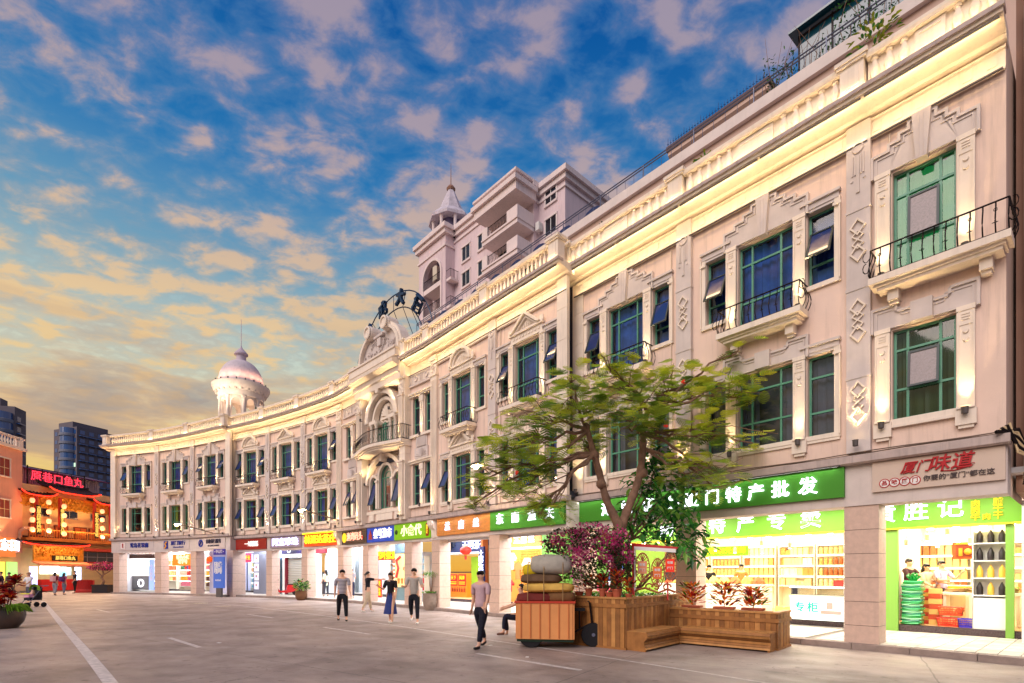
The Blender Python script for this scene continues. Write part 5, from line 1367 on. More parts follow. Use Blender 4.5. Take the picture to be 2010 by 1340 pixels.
def shelf(X, w, levels, z0, pitch, pal, label, dp=.35, kind='box', back=(236, 226, 206), lit=0, group=None, frame=None, fillf=.92):
    s = thing('display_shelf', label, 'shelf', X, group)
    fm = frame or whitem
    H = z0+levels*pitch
    mb = MB(); mb.box(-w/2, w/2, dp-.02, dp, 0, H); mb.box(-w/2, -w/2+.03, 0, dp-.021, 0, H); mb.box(w/2-.03, w/2, 0, dp-.021, 0, H); mb.obj('cabinet', mat('shelf_back_%d' % sum(back), back, .6), s)
    for l in range(levels+1):
        z = z0+l*pitch; link('shelf_board', cached(('bd', w, dp, fm.name), lambda: MB().box(-w/2+.031, w/2-.031, -.01, dp-.022, -.035, 0).mesh('shelf_board', fm)), s, T(0, 0, z))
        if lit and l > 0: link('light_strip', cached(('lst', w, lit), lambda: MB().box(-w/2+.04, w/2-.04, .02, .06, -.06, -.037).mesh('light_strip', emis('shelf_led_%d' % lit, (255, 236, 190) if lit == 1 else (240, 244, 255), 6))), s, T(0, 0, z))
    for l in range(levels):
        x = -w/2+.06; z = z0+l*pitch; c = random.choice(pal)
        while x < w/2-.1:
            if kind == 'box':
                bw = random.uniform(.09, .2); bh = pitch*random.uniform(.5, .82)
                if random.random() < .3: c = random.choice(pal)
                if x+bw > w/2-.04: break
                key = (round(bw*25), round(bh*12)); q = key[0]/25*.92; r = key[1]/12
                me = cached(('gd', key, c), lambda: MB().box(0, q, 0, .16, 0, r).box(.02, q-.02, -.004, 0, r*.25, r*.6).mesh('packet', gm(c)))
                link('packet', me, s, T(x, .05+random.uniform(0, .05), z+.001)); x += bw
            elif kind == 'jar':
                me = cached(('jar', c, round(pitch, 2)), lambda: MB().lathe([(.001, 0), (.06, .0), (.065, .02), (.065, pitch*.5), (.045, pitch*.58), (.05, pitch*.6), (.05, pitch*.68), (.001, pitch*.69)], 8).mesh('jar', gm(c)))
                link('jar', me, s, T(x+.06, .12, z+.001)); x += .15
                if random.random() < .15: c = random.choice(pal)
            elif kind == 'bag':
                me = cached(('bag', c, round(pitch, 2)), lambda: MB().prism([(-.075, 0), (.075, 0), (.07, pitch*.5), (.055, pitch*.78), (-.055, pitch*.78), (-.07, pitch*.5)], -.05, .05).box(-.04, .04, -.055, -.05, pitch*.2, pitch*.5).mesh('bag', gm(c)))
                link('bag', me, s, T(x+.08, .12, z+.001) @ RZ(random.uniform(-.15, .15))); x += .175
                if random.random() < .2: c = random.choice(pal)
            if len(s.children) > 230: break
    return s
cream = mat('cream_shop_wall', (248, 240, 224), .7); woodf = mat('pale_wood_floor', (214, 176, 128), .45)
wht = mat('white_shop_wall', (236, 238, 242), .7); gryf = mat('grey_shop_floor', (176, 178, 184), .35, spec=.6)
lime = glow('lime_sign_board', (134, 196, 40), .28); limed = mat('green_sign_board', (64, 140, 34), .5)
limep = mat('lime_panel', (124, 172, 74), .5)
whitel = emis('white_letters', (240, 243, 255), 2.6)
goldl = emis('amber_letters', (255, 196, 50), 1.8)
redlet = mat('red_lettering', (176, 24, 34), .5)
# ===== near building: shop 1 (right end) and shop 2
u2 = PR.us[2]; ue = u2+2.22
ub0 = u2-.07       # left jamb
room(BR, PR, ub0-.38, ue+.3, cream, woodf, 175, (1, .86, .62), zf=.30, zc=3.15, y1=7.6)
PR.box(ub0-.40, ub0, AD-.12, AD, .14, 3.2, None, 9).obj('green_jamb', limep, BR)
PR.box(u2-1.28, ub0-.42, AD-.06, AD+.1, .14, 3.2, None, 9).obj('party_wall', cream, BR)
PR.box(ue-.32, ue-.18, AD-.12, AD, .14, 3.2, None, 9).obj('green_jamb', limep, BR)
o, X, w, h = sign(PR, ub0-.66, ue+.02, 2.72, 3.42, glow('lime_board_lit', (104, 164, 40), .10), 'lime green board with large white characters and small amber ones over the right-hand shop', y=AD-.05, th=.16)
for ch, x, z in (('黄', .40, .5), ('胜', 1.05, .52), ('记', 1.70, .54)): text(ch, .50, whitel, o, T(-w/2+x, -.19, h*z), bold=.010, depth=.05)
vtext('肉肉牛', .17, goldl, o, T(-w/2+2.14, -.19, h*.42), bold=.02); text('肉', .15, goldl, o, T(-w/2+2.33, -.19, h*.20), bold=.02); vtext('脯干干', .17, goldl, o, T(-w/2+2.52, -.19, h*.44), bold=.02)
MB().box(-w/2, w/2, -.17, -.0, -.04, -.001).obj('board_edge', mat('yellow_edge', (230, 190, 40), .5), o)
downlights(BR, PR, [(ub0+.15+i*.48, AD-.02) for i in range(5)], 2.68, downw, .06)
downlights(BR, PR, [(ub0-.2+i*.5, AD+.5+j*.6) for i in range(5) for j in range(6)], 3.15, downw, .05)
pend = cached('pend', lambda: MB().lathe([(.05, 0), (.05, .16), (.012, .19), (.01, .55)], 8).mesh('shade', mat('white_shade', (220, 214, 200), .4)))
def pendant(P, u, y, z, label, grp):
    t = tag(MB().tube([(0, 0, .2), (0, 0, 3.15-z)], .006, 4).obj('pendant_lamp', iron, None, P.M(u, y, z)), label, 'lamp', grp); link('shade', pend, t)
    link('bulb', cached('bulb', lambda: MB().lathe([(.04, 0), (.04, .01)], 8, T(0, 0, -.012)).mesh('bulb', downw)), t)
for i in range(9): pendant(PR, ub0+.0+(i % 5)*.42, AD+.7+(i//5)*1.3+.1*(i % 2), 2.30+.12*((i*7) % 3), 'small white tube pendant hanging from the ceiling of the right-hand shop', 'pendants in the right-hand shop')
shelf(PR.M(ub0-.05, 7.15, .3), 1.9, 4, .75, .36, PAL_WARM, 'bright back-wall shelf of packets in the right-hand shop', kind='bag', lit=1)
shelf(PR.M(ub0+1.6, 7.15, .3), 1.2, 4, .75, .36, PAL_WARM, 'back-wall shelf of packets behind the shoppers in the right-hand shop', kind='box', lit=1)
# shrine cabinet
sh = tag(MB().box(-.34, .34, 0, .22, 0, .46).obj('shrine_cabinet', mat('shrine_red', (170, 70, 30), .5), None, PR.M(ub0+.95, 6.2, 1.98)), 'small red and gold shrine cabinet high in the right-hand shop', 'cabinet')
MB().box(-.26, .26, -.012, 0, .06, .40).obj('niche', glow('shrine_niche', (110, 40, 20), .3), sh); MB().ball((0, -.03, .20), .09, 6).box(-.2, -.12, -.03, -.013, .08, .3).box(.12, .2, -.03, -.013, .08, .3).prism([(-.3, .40), (.3, .40), (.2, .46), (-.2, .46)], -.04, -.001).obj('ornament', gold, sh)
# counter with panelled doors
ct = thing('shop_counter', 'cream panelled counter in the middle of the right-hand shop', 'counter', PR.M(ub0+.45, 5.2, .3))
MB().box(-.65, .65, 0, .5, 0, .92).obj('body', cream, ct); MB().box(-.7, .7, -.05, .55, .92, .97).obj('top', whitem, ct)
for x in (-.32, .32): MB().box(-.26, .26, -.02, 0, .12, .8).box(-.2, .2, -.03, -.02, .2, .72).obj('door', mat('cream_door', (236, 214, 170), .6), ct, T(x, 0, 0))
# bottle shelf by the right jamb
bs = thing('bottle_rack', 'white rack of dark and golden bottle shapes beside the right jamb', 'rack', PR.M(ue-.60, AD+.05, .3))
MB().box(-.3, .3, .25, .28, 0, 2.25).box(-.3, -.28, 0, .25, 0, 2.25).box(-.3, .3, 0, .25, 0, .72).obj('cabinet', whitem, bs)
for l in range(4):
    MB().box(-.28, .3, -.02, .25, .76+l*.40, .79+l*.40).obj('shelf_board', whitem, bs)
    for k in range(3):
        c = (34, 26, 30) if l >= 2 or (l == 0 and k != 1) else (222, 180, 70)
        link('bottle', cached(('bot', c), lambda: MB().lathe([(.055, 0), (.06, .03), (.06, .17), (.035, .24), (.012, .29), (.001, .30)], 10).mesh('bottle', gm(c), True)), bs, T(-.18+k*.19, .1, .791+l*.40))
# green bag pile
gp = thing('bag_pile', 'tall pile of shiny green gift bags left of the shop opening', 'bag pile', PR.M(ub0+.24, AD+.22, .3)); random.seed(31)
grn = [mat('bag_green_%d' % i, c, .25, spec=.7) for i, c in enumerate(((20, 150, 60), (60, 180, 110), (24, 120, 90), (150, 220, 170)))]
for k in range(26):
    X = T(random.uniform(-.02, .02), 0, .02+k*.042) @ RZ(random.uniform(-.12, .12))
    link('gift_bag', cached(('gb', k % 4), lambda: MB().box(-.2, .2, -.16, .16, 0, .034).tube([(-.19, -.17, .02), (0, -.19, .0), (.19, -.17, .02)], .02, 5).mesh('gift_bag', grn[k % 4])), gp, X)
mb = MB()
for k in range(30): a = random.uniform(0, 6.3); r = random.uniform(.02, .17); mb.tube([(r*.3*math.cos(a), r*.3*math.sin(a), 1.1), (r*math.cos(a), r*math.sin(a), 1.2+random.uniform(0, .1))], .02, 4)
mb.obj('top_ribbons', grn[0], gp)
# red/orange gift box stacks
def boxpile(X, n, c, label, w=.24, d=.2, h=.1, name='gift_box_stack', part='gift_box', cat='box stack'):
    t = thing(name, label, cat, X)
    for k in range(n): link(part, cached(('bx', w, d, h, c[k % len(c)]), lambda: MB().box(-w/2, w/2, -d/2, d/2, 0, h-.005).box(-w*.3, w*.3, -d/2-.003, -d/2, h*.2, h*.7).mesh(part, gm(c[k % len(c)]))), t, T(random.uniform(-.01, .01), 0, k*h) @ RZ(random.uniform(-.05, .05)))
    return t
boxpile(PR.M(ub0+.42, AD+.75, .3), 9, [(196, 60, 36), (230, 170, 80)], 'stack of red and orange gift boxes behind the green bags')
boxpile(PR.M(ub0+.62, AD+.62, .3), 7, [(236, 190, 110), (206, 80, 44)], 'shorter stack of orange gift boxes next to the green bags', h=.13)
def basket(X, c, label, w=.42, d=.3, h=.2):
    t = thing('plastic_basket', label, 'basket', X)
    mb = MB(); k = .86
    for (a, b) in (((-w/2, -d/2), (w/2, -d/2)), ((w/2, -d/2), (w/2, d/2)), ((w/2, d/2), (-w/2, d/2)), ((-w/2, d/2), (-w/2, -d/2))):
        for z0, z1 in ((0, .05), (.08, .11), (.14, .16)): 
            q0, q1 = k+(1-k)*z0/h, k+(1-k)*z1/h
            mb.quad((a[0]*q0, a[1]*q0, z0), (b[0]*q0, b[1]*q0, z0), (b[0]*q1, b[1]*q1, z1), (a[0]*q1, a[1]*q1, z1))
        for j in range(9):
            t0 = j/8; x = a[0]+(b[0]-a[0])*t0; y = a[1]+(b[1]-a[1])*t0; mb.tube([(x*k, y*k, 0), (x, y, h)], .006, 4, caps=False)
    mb.box(-w/2*k, w/2*k, -d/2*k, d/2*k, 0, .01); mb.obj('body', gm(c), t)
    mb = MB(); mb.tube([(-w/2, -d/2, h), (w/2, -d/2, h), (w/2, d/2, h), (-w/2, d/2, h), (-w/2, -d/2, h)], .014, 5); mb.obj('rim', gm(c), t)
    for i in range(4): link('packet', cached(('bp', i), lambda: MB().box(-.07, .07, -.05, .05, 0, .12).mesh('packet', gm(PAL_WARM[i]))), t, T(-.13+i*.09, 0, .06) @ RY(.3*(i-1.5)))
b0 = ub0+.92
basket(PR.M(b0, AD+.35, .3), (222, 60, 40), 'lower red plastic basket on the shop floor'); basket(PR.M(b0+.03, AD+.42, .56), (230, 84, 44), 'upper red basket with paper packets, resting above the lower red one', .46)
basket(PR.M(b0+.36, AD+.3, .3), (70, 56, 190), 'violet blue plastic basket next to the red baskets', .32)
def carton(X, w, d, h, label, c=(206, 158, 104), txt=None):
    t = thing('cardboard_box', label, 'box', X); MB().box(-w/2, w/2, -d/2, d/2, 0, h).obj('body', mat('carton_%d' % c[0], c, .8, var=.05), t)
    MB().box(-.03, .03, -d/2-.002, d/2, h*.86, h+.002).box(-w*.4, -w*.1, -d/2-.003, -d/2, h*.2, h*.5).obj('tape', mat('tape', (226, 190, 140), .4), t)
    if txt: text(txt, h*.28, redlet, t, T(w*.2, -d/2-.004, h*.5), depth=.002)
carton(PR.M(b0+.72, AD+.22, .3), .30, .3, .36, 'small brown carton at the front corner of the shop floor', txt='36'); carton(PR.M(b0+.62, AD+.58, .3), .4, .3, .55, 'larger carton behind the small brown one', (236, 180, 90)); carton(PR.M(b0+.78, AD+.52, .85), .26, .2, .3, 'orange printed carton on top of the larger carton', (240, 196, 110), '6')
bn = tag(MB().box(-.75, .75, -.3, .3, .0, .06).box(-.7, -.64, -.25, .25, -.72, 0).box(.64, .7, -.25, .25, -.72, 0).obj('display_table', cream, None, PR.M(b0+.5, AD+1.15, 1.05)), 'low display table piled with leaf packets and dried goods in the right-hand shop', 'table')
mb = MB(); random.seed(41)
for k in range(60): mb.box(-.09, .09, -.04, .04, 0, .012, T(random.uniform(-.65, .65), random.uniform(-.22, .2), .06+random.uniform(0, .12)) @ RZ(random.uniform(-.6, .6)) @ RX(random.uniform(-.3, .3)))
mb.obj('dried_goods', gm((176, 140, 100)), bn, kind='stuff')
for k in range(4): tag(link('gift_carton', cached(('gc', k), lambda: MB().box(-.16, .16, -.1, .1, 0, .14).mesh('gift_carton', gm(((236, 190, 50), (160, 200, 60), (240, 226, 180), (120, 180, 50))[k]))), None, PR.M(b0+.0+k*.33, AD+1.32, 1.115)), ('yellow', 'pale green', 'cream', 'leaf green')[k]+' gift carton standing on the display table', 'box')
# sign over shop 1
o, X, w, h = sign(PR, u2+.24, PR.L-.0, 3.24, 3.84, mat('beige_sign_panel', (206, 186, 170), .6, var=.03), 'beige fascia panel with dark red brush characters and a row of small round badges', y=-.03, th=.06)
text('厦门', .24, redlet, o, T(-.28, -.08, h*.66), bold=.012, italic=.3); text('味道', .32, redlet, o, T(.24, -.08, h*.68), bold=.0125, italic=.2)
text('你要的“厦门”都在这', .115, mat('grey_lettering', (74, 62, 62), .6), o, T(.35, -.075, h*.27), bold=.012, depth=.01)
for k, c in enumerate('品味厦门'):
    mb = MB(); mb.lathe([(.09, -.0), (.09, .012), (.075, .012)], 18, T(-.78+k*.165, -.06, h*.26) @ RX(PI/2), cap=False); mb.obj('badge_ring', redlet, o)
    MB().lathe([(.075, 0), (.075, .008), (.001, .008)], 16, T(-.78+k*.165, -.061, h*.26) @ RX(PI/2), cap=False).obj('badge', whitem, o); text(c, .10, redlet, o, T(-.78+k*.165, -.076, h*.26), depth=.006, bold=.02)
mb = MB()
for k in range(5): mb.tube([(.36+.05*k+.03*math.cos(a), -.08, h*.50+.02*math.sin(a)+.01*k) for a in [0, 1, 2, 3, 4, 5]], .006, 4)
mb.tube([(.1, -.08, h*.46), (.3, -.08, h*.43), (.5, -.08, h*.5)], .01, 4); mb.obj('cloud_motif', redlet, o)
# ---- shop 2
u1 = PR.us[1]
room(BR, PR, -.45, u2-1.28, cream, woodf, 265, (1, .86, .64), zf=.30, zc=3.15, y1=7.4, ends=False)
o, X, w, h = sign(PR, -.4, u2-1.15, 2.72, 3.42, glow('lime_board_lit', (104, 164, 40), .10), 'lime green inner board with big white characters over the wide open shop behind the planter', y=AD-.05, th=.16)
for k, ch in enumerate('闽台特产专卖'): text(ch, .56, whitel, o, T(w/2-.90-(5-k)*.91, -.19, h*.5), bold=.010, depth=.05)
MB().box(-w/2, w/2, -.17, -.0, -.04, -.001).obj('board_edge', mat('yellow_edge', (230, 190, 40), .5), o)
downlights(BR, PR, [(-.2+i*.55, AD-.02) for i in range(13)], 2.68, downw, .06)
downlights(BR, PR, [(-.2+i*.72, AD+.5+j*.55) for i in range(10) for j in range(7)], 3.15, downw, .05)
for i in range(10): pendant(PR, u1-3.0+(i % 6)*.8+(i//6)*.4, AD+.6+(i//6)*1.1+.12*(i % 3), 2.25+.1*((i*5) % 3), 'small lantern pendant hanging over the counters of the wide open shop', 'pendants in the wide shop')
for k, (uu, kd, lab) in enumerate(((.35, 'bag', 'leftmost back shelf of golden packets in the wide shop'), (1.62, 'jar', 'back shelf of golden jars left of the middle of the wide shop'), (2.9, 'bag', 'back shelf of tan bags right of the middle of the wide shop'), (4.2, 'box', 'back shelf with pale labelled packets in the wide shop'), (5.45, 'jar', 'rightmost back shelf of golden jars in the wide shop'))):
    shelf(PR.M(uu, 6.9, .3), 1.2, 4, .85, .36, PAL_WARM if kd != 'box' else [(236, 206, 150), (244, 230, 200), (214, 140, 70)], lab, kind=kd, lit=1)
# banner 188
o, X, w, h = sign(PR, ub(PR, 1375, 4.6), ub(PR, 1469, 4.6), 2.18, 2.50, glow('green_banner', (130, 200, 40), .5), 'green hanging banner with yellow price characters inside the wide shop', 'banner', y=4.6, th=.02)
text('全场188元包邮', .23, goldl, o, T(0, -.03, h/2), width=w*.92, depth=.006)
# counters with heaped dried goods
def counter(u, y, w, d, h, label, body, front=None):
    t = thing('display_counter', label, 'counter', PR.M(u, y, .28))
    MB().box(-w/2, w/2, 0, d, 0, h).obj('body', body, t); MB().box(-w/2-.03, w/2+.03, -.03, d+.03, h, h+.05).obj('top', whitem, t)
    return t
c1 = counter(u2-1.95, AD-.1, 1.35, .7, .62, 'white lit counter with turquoise characters left of the stone pillar', glow('white_lit_panel', (240, 250, 250), .75))
text('专柜', .30, glow('turquoise_letters', (0, 190, 140), .5), c1, T(-.25, -.02, .34), depth=.012, bold=.012, space=1.3)
MB().box(.26, .42, -.01, 0, .32, .5).box(.12, .62, -.01, 0, .18, .28).obj('stickers', glow('pink_stickers', (240, 140, 130), .4), c1)
MB().box(-.66, .66, .0, .68, .70, .9).obj('glass_case', pane, c1); MB().box(-.68, .68, -.02, 0, .90, .93).obj('light_strip', emis('case_light', (240, 244, 255), 8), c1)
random.seed(51)
def heap(par, x, y, z, c, s=.2, hh=.2):
    mb = MB(); mb.lathe([(s, 0), (s*.8, hh*.4), (s*.4, hh*.85), (.01, hh)], 10)
    for k in range(90):
        a = random.uniform(0, 6.3); r = s*math.sqrt(random.random()); zz = hh*(1-r/s)**.8
        mb.box(-.03, .03, -.007, .007, 0, .012, T(r*math.cos(a), r*math.sin(a), zz) @ RZ(random.uniform(0, 3)) @ RY(random.uniform(-.5, .5)))
    return mb.obj('food_heap', gm(c), par, T(x, y, z))
c2 = counter(u1-.9, AD+.6, 2.3, .8, .9, 'long cream counter heaped with shredded dried food in the wide shop', cream)
for k, c in enumerate(((232, 190, 120), (240, 220, 110), (250, 236, 120), (190, 110, 50), (222, 160, 80), (176, 96, 44))): heap(c2, -1.0+k*.38, .35, .95, c, .21, .26)
c3 = counter(u1-2.8, AD+.4, 1.1, .8, .9, 'shorter counter of red and brown packets behind the iron ornament', cream)
for k, c in enumerate(((200, 80, 40), (232, 170, 90), (210, 120, 60))): heap(c3, -.35+k*.34, .35, .95, c, .17, .14)
carton(PR.M(u2-2.9, AD+.3, .3), .5, .3, .3, 'small printed carton on the counter by the stone pillar', (240, 200, 120)); 
tag(MB().box(-.12, .12, -.1, .1, 0, .18).obj('red_tin', gm((206, 50, 36)), None, PR.M(u2-1.5, AD+.35, 1.215)), 'small red tin on the lit counter next to the pillar', 'tin')
# outer green sign over shop 2
o, X, w, h = sign(PR, .22, u2-.26, 3.20, 3.84, mat('green_sign_board', (60, 142, 30), .45), 'long green fascia board with glowing white characters above the planter', y=-.03, th=.08)
for k, (ch, du) in enumerate((('海', 1.25), ('峡', 2.0), ('优', 2.75), ('品', 3.5), ('厦', 4.05), ('门', 4.62), ('特', 5.17), ('产', 5.72), ('批', 6.27), ('发', 6.85))): text(ch, .40, whitel, o, T(-w/2+du, -.12, h*.45), bold=.012, depth=.05)
l = MB().box(-w/2+.05, w/2-.05, -.16, -.10, h+.005, h+.035).obj('light_strip', lampcan, o); area(l, T(0, -.13, h) @ RX(R(-25)), w-.2, .04, 16, (1, .97, .9))
# ---- bay left of it: green wall, lit room
room(BR, PR, ub(PR, 1125, AD), -.55, limep, gryf, 60, (1, .95, .9), zf=.28, zc=3.3, y1=6.0)
shelf(PR.M(ub(PR, 1190, 5.5), 5.5, .3), 1.6, 4, .5, .45, PAL_MIX, 'back shelf of bright packets behind the bougainvillea', lit=2)
o, X, w, h = sign(PR, ub(PR, 1217, AD), ub(PR, 1228, AD), 1.6, 1.9, glow('blue_white_board', (60, 110, 220), .8), 'small blue notice on the green wall behind the bougainvillea', 'notice', y=AD-.1, th=.03); text('公告', .13, whitem, o, T(0, -.04, .15), depth=.004)
lc = tag(MB().box(-.4, .4, 0, .4, 0, 1.0).obj('chest_freezer', glow('pink_lit_case', (240, 90, 110), .5), None, PR.M(ub(PR, 1180, AD-.6), AD-.6, .142)), 'pink lit chest freezer half hidden behind the bougainvillea', 'freezer'); MB().box(-.42, .42, -.02, .42, 1.0, 1.06).obj('lid', whitem, lc)

# ===== middle building
us = PM.us
darkgran = mat('dark_granite', (74, 60, 64), .3, var=.2, vscale=20, spec=.6)
# 7: clothing shop on the right of the double bay
Y = 3.2; AD_ = AD; AD = 3.2+.85
a, b = ub(PM, 985, 3.2), ub(PM, 1066, 3.2)+1.0
PM.box(b-1.0, ub(PM, 1112, 3.2), AD-.95, AD+.3, .14, 3.42, None, 9).obj('green_wall', glow('lime_wall', (104, 156, 60), .03), BM)  # wall colour given faint emission, imitating light falling on it
room(BM, PM, a, b-1.0, mat('gold_wall', (206, 160, 96), .6), woodf, 150, (1, .78, .45), zc=3.0, y0=AD-.8, y1=6.4)
o, X, w, h = sign(PM, a+.0, b-1.0, 2.72, 3.36, mat('oak_sign_board', (206, 132, 64), .5, var=.12, vscale=6), 'inner oak board with a round emblem and white glowing characters', y=AD-.85, th=.12)
MB().lathe([(.24, 0), (.24, .03), (.001, .03)], 20, T(-w/2+.55, -.12, h*.5) @ RX(PI/2), cap=False).obj('emblem', whitel, o); text('唐', .28, mat('oak_sign_board', (206, 132, 64), .5), o, T(-w/2+.55, -.16, h*.5)); text('孟唐丝', .42, whitel, o, T(.3, -.15, h*.5), bold=.012, space=1.25)
MB().box(-w/2, w/2, -.16, -.05, -.08, -.02).obj('light_strip', emis('case_light', (240, 244, 255), 8), o)
lat = MB(); random.seed(61)
for k in range(13): lat.box(-.7+k*.1, -.68+k*.1, 0, .03, 0, 1.9)
for k in range(17): lat.box(-.7, .52, .001, .029, k*.115, k*.115+.02)
tag(lat.obj('lattice_screen', glow('gold_lattice', (206, 150, 70), .2), None, PM.M(a+1.35, AD-.3, .7)), 'glowing golden lattice screen inside the clothing shop', 'screen')
def shirt(X, c, label, L=.75):
    t = thing('hanging_garment', label, 'garment', X); mb = MB()
    mb.prism([(-.16, 0), (.16, 0), (.15, L*.6), (.30, L*.5), (.34, L*.65), (.14, L), (-.14, L), (-.34, L*.65), (-.30, L*.5), (-.15, L*.6)], -.04, .04); mb.obj('cloth', gm(c), t); MB().tube([(-.1, 0, L), (0, 0, L+.06), (.1, 0, L)], .008, 4).tube([(0, 0, L+.06), (0, 0, L+.16)], .006, 4).obj('hanger', iron, t)
shirt(PM.M(a+.55, AD-.75, 1.75), (240, 214, 190), 'pale blouse hanging at the top of the clothing shop window'); shirt(PM.M(a+.50, AD-.85, .75), (206, 30, 40), 'bright red child jacket hanging low at the clothing shop door', .55); shirt(PM.M(a+.95, AD-.7, 1.3), (226, 120, 60), 'orange blouse hanging in the middle of the clothing shop'); shirt(PM.M(a+1.6, AD-.75, 1.5), (230, 200, 160), 'cream blouse hanging at the right of the lattice screen')
mb = MB()
rack = thing('trinket_strip', 'vertical strip of small red and white trinkets beside the clothing shop door', 'trinket display', PM.M(a+.2, AD-.88, .5)); MB().box(-.13, .13, 0, .03, 0, 2.0).obj('board', redl, rack)
for k in range(12): link('trinket', cached(('tr', k % 3), lambda: MB().box(-.09, .09, -.03, 0, 0, .1).mesh('trinket', gm(((240, 236, 240), (210, 40, 50), (190, 190, 250))[k % 3]))), rack, T(0, 0, .05+k*.16))
# teal banner
o = MB().box(-.42, .42, -.06, 0, 0, 2.6).obj('vertical_banner', mat('teal_board', (24, 74, 84), .35, var=.1, vscale=1), None, PM.M(a-.42, AD-.85, .28)); tag(o, 'tall dark teal vertical board with four white characters', 'vertical sign')
vtext('金尚蒂美', .50, emis('white_letters_soft', (230, 240, 245), 1.2), o, T(0, -.075, 1.3), bold=.008); MB().box(-.44, -.42, -.07, .01, 0, 2.62).box(.42, .44, -.07, .01, 0, 2.62).obj('edge', mat('bronze_edge', (190, 150, 90), .3, metal=.8), o)
o = MB().box(-.17, .17, -.10, 0, 0, 1.7).obj('vertical_sign', mat('navy_board', (26, 30, 70), .4), None, PM.M(ub(PM, 948, 3.1), 3.1, 1.15)); tag(o, 'narrow vertical sign with bluish white glowing characters left of the teal board', 'vertical sign')
vtext('土笋冻沙', .36, emis('blue_white_letters', (206, 214, 255), 3.2), o, T(0, -.13, .85), bold=.02)
# 6: room with orange walls
c0 = ub(PM, 862, 3.2); c1_ = ub(PM, 942, 3.2)
room(BM, PM, c0, c1_+.02, mat('orange_wall', (226, 120, 60), .7), woodf, 90, (1, .86, .7), zc=2.55, y0=AD-.8, y1=6.0, ends=False)
PM.box(c0-.6, c0+1.5, 5.88, 5.98, .3, 2.5, None, 9).obj('green_mural', glow('lime_mural', (150, 200, 50), .4), BM)
PM.box(c1_, c1_+.12, AD-.8, 5.98, .14, 3.4, None, 9).obj('party_wall', mat('orange_wall', (226, 120, 60), .7), BM)
o, X, w, h = sign(PM, c0-.1, c1_+.75, 2.62, 3.34, mat('navy_board_tex', (36, 44, 92), .4, var=.3, vscale=2), 'dark blue board with dark and glowing bluish characters at the back of the arcade', y=AD-.35, th=.1)
text('光便', .5, mat('near_black', (18, 18, 30), .4), o, T(-w/2+.5, -.13, h*.5), bold=.02); text('王阿茶天', .50, emis('blue_white_letters', (206, 214, 255), 3.2), o, T(.45, -.14, h*.5), bold=.012, width=1.9)
rl = thing('red_lantern', 'round red hanging lantern in the arcade beside the big stone pillar', 'lantern', PM.M(ub(PM, 914, 1.9), 1.9, 2.42))
MB().lathe([(.02, 0), (.14, .02), (.23, .10), (.26, .20), (.23, .30), (.14, .38), (.02, .40)], 16).obj('body', glow('red_lantern_paper', (220, 40, 24), .5), rl, smooth=True); MB().lathe([(.08, -.04), (.09, 0)], 10).obj('lower_cap', gold, rl); MB().lathe([(.1, .39), (.08, .43)], 10).tube([(0, 0, .41), (0, 0, 1.0)], .008, 4).obj('cap', gold, rl); MB().lathe([(.05, -.22), (.06, -.06), (.03, -.04)], 8).obj('tassel', redl, rl)
mc = thing('menu_cabinet', 'red and yellow menu stand inside the orange room', 'menu stand', PM.M(ub(PM, 899, 4.4), 4.4, .28)); MB().box(-.75, .75, 0, .3, 0, 1.3).obj('cabinet', glow('amber_cabinet', (226, 120, 30), .4), mc)
for k in range(2):
    p = MB().box(-.32, .32, -.02, 0, 0, .62).obj('poster', glow('red_poster', (190, 24, 16), .35), mc, T(-.37+k*.74, 0, .62)); text(('天下', '闽南')[k], .24, goldl, p, T(0, -.025, .42), depth=.004); MB().box(-.26, .26, -.028, -.02, .08, .12).box(-.26, .26, -.028, -.02, .18, .22).obj('print', goldl, p)
for k in range(7): link('bottle', cached(('bot', (150, 50, 30)), lambda: MB().lathe([(.04, 0), (.04, .15), (.015, .2), (.015, .26)], 8).mesh('bottle', gm((150, 50, 30)))), mc, T(-.6+k*.2, -.05, .3))
AD = AD_
# outer signs of the double bay
PM.box(us[6]+.25, us[8]-.1, .45, .5, 2.9, 3.0, None, 9).obj('soffit_edge', ceilm, BM)
m_ = us[6]+.26; n_ = us[7]-.10; e_ = us[8]-.12
wood = mat('pine_sign_boards', (214, 138, 66), .55, var=.16, vscale=7)
WS = thing('shop_sign', 'pine plank board with three small glowing white characters', 'shop sign', PM.M((m_+n_)/2, -.03, 3.14))
w = n_-m_
for k in range(6): MB().box(-w/2, w/2, -.08-.004*(k % 2), 0, k*.118+.003, (k+1)*.118-.003).obj('plank', wood, WS)
for k, ch in enumerate('孟唐丝'): text(ch, .36, emis('blue_white_letters', (206, 214, 255), 3.2), WS, T(-w*.27+k*w*.27, -.11, .34), bold=.010, depth=.05)
o, X, w, h = sign(PM, n_+.02, e_, 3.14, 3.86, mat('green_sign_board', (60, 142, 30), .45), 'green board with four small glowing white characters next to the pine board', th=.10)
for k, ch in enumerate('东南渔夫'): text(ch, .40, whitel, o, T(-w*.34+k*w*.225, -.13, h*.5), bold=.010, depth=.05)
for (q0, q1) in ((m_, e_),):
    l = MB().box(-1, 1, -.02, .02, 0, .03).obj('light_strip', lampcan, BM, PM.M((q0+q1)/2, -.15, 3.82)); area(l, T(0, -.08, 0) @ RX(R(-25)), q1-q0, .04, 18, (.92, .95, 1))
downlights(BM, PM, [(us[6]+.6+i*.7, .9) for i in range(10)], 3.41, downl, .085)
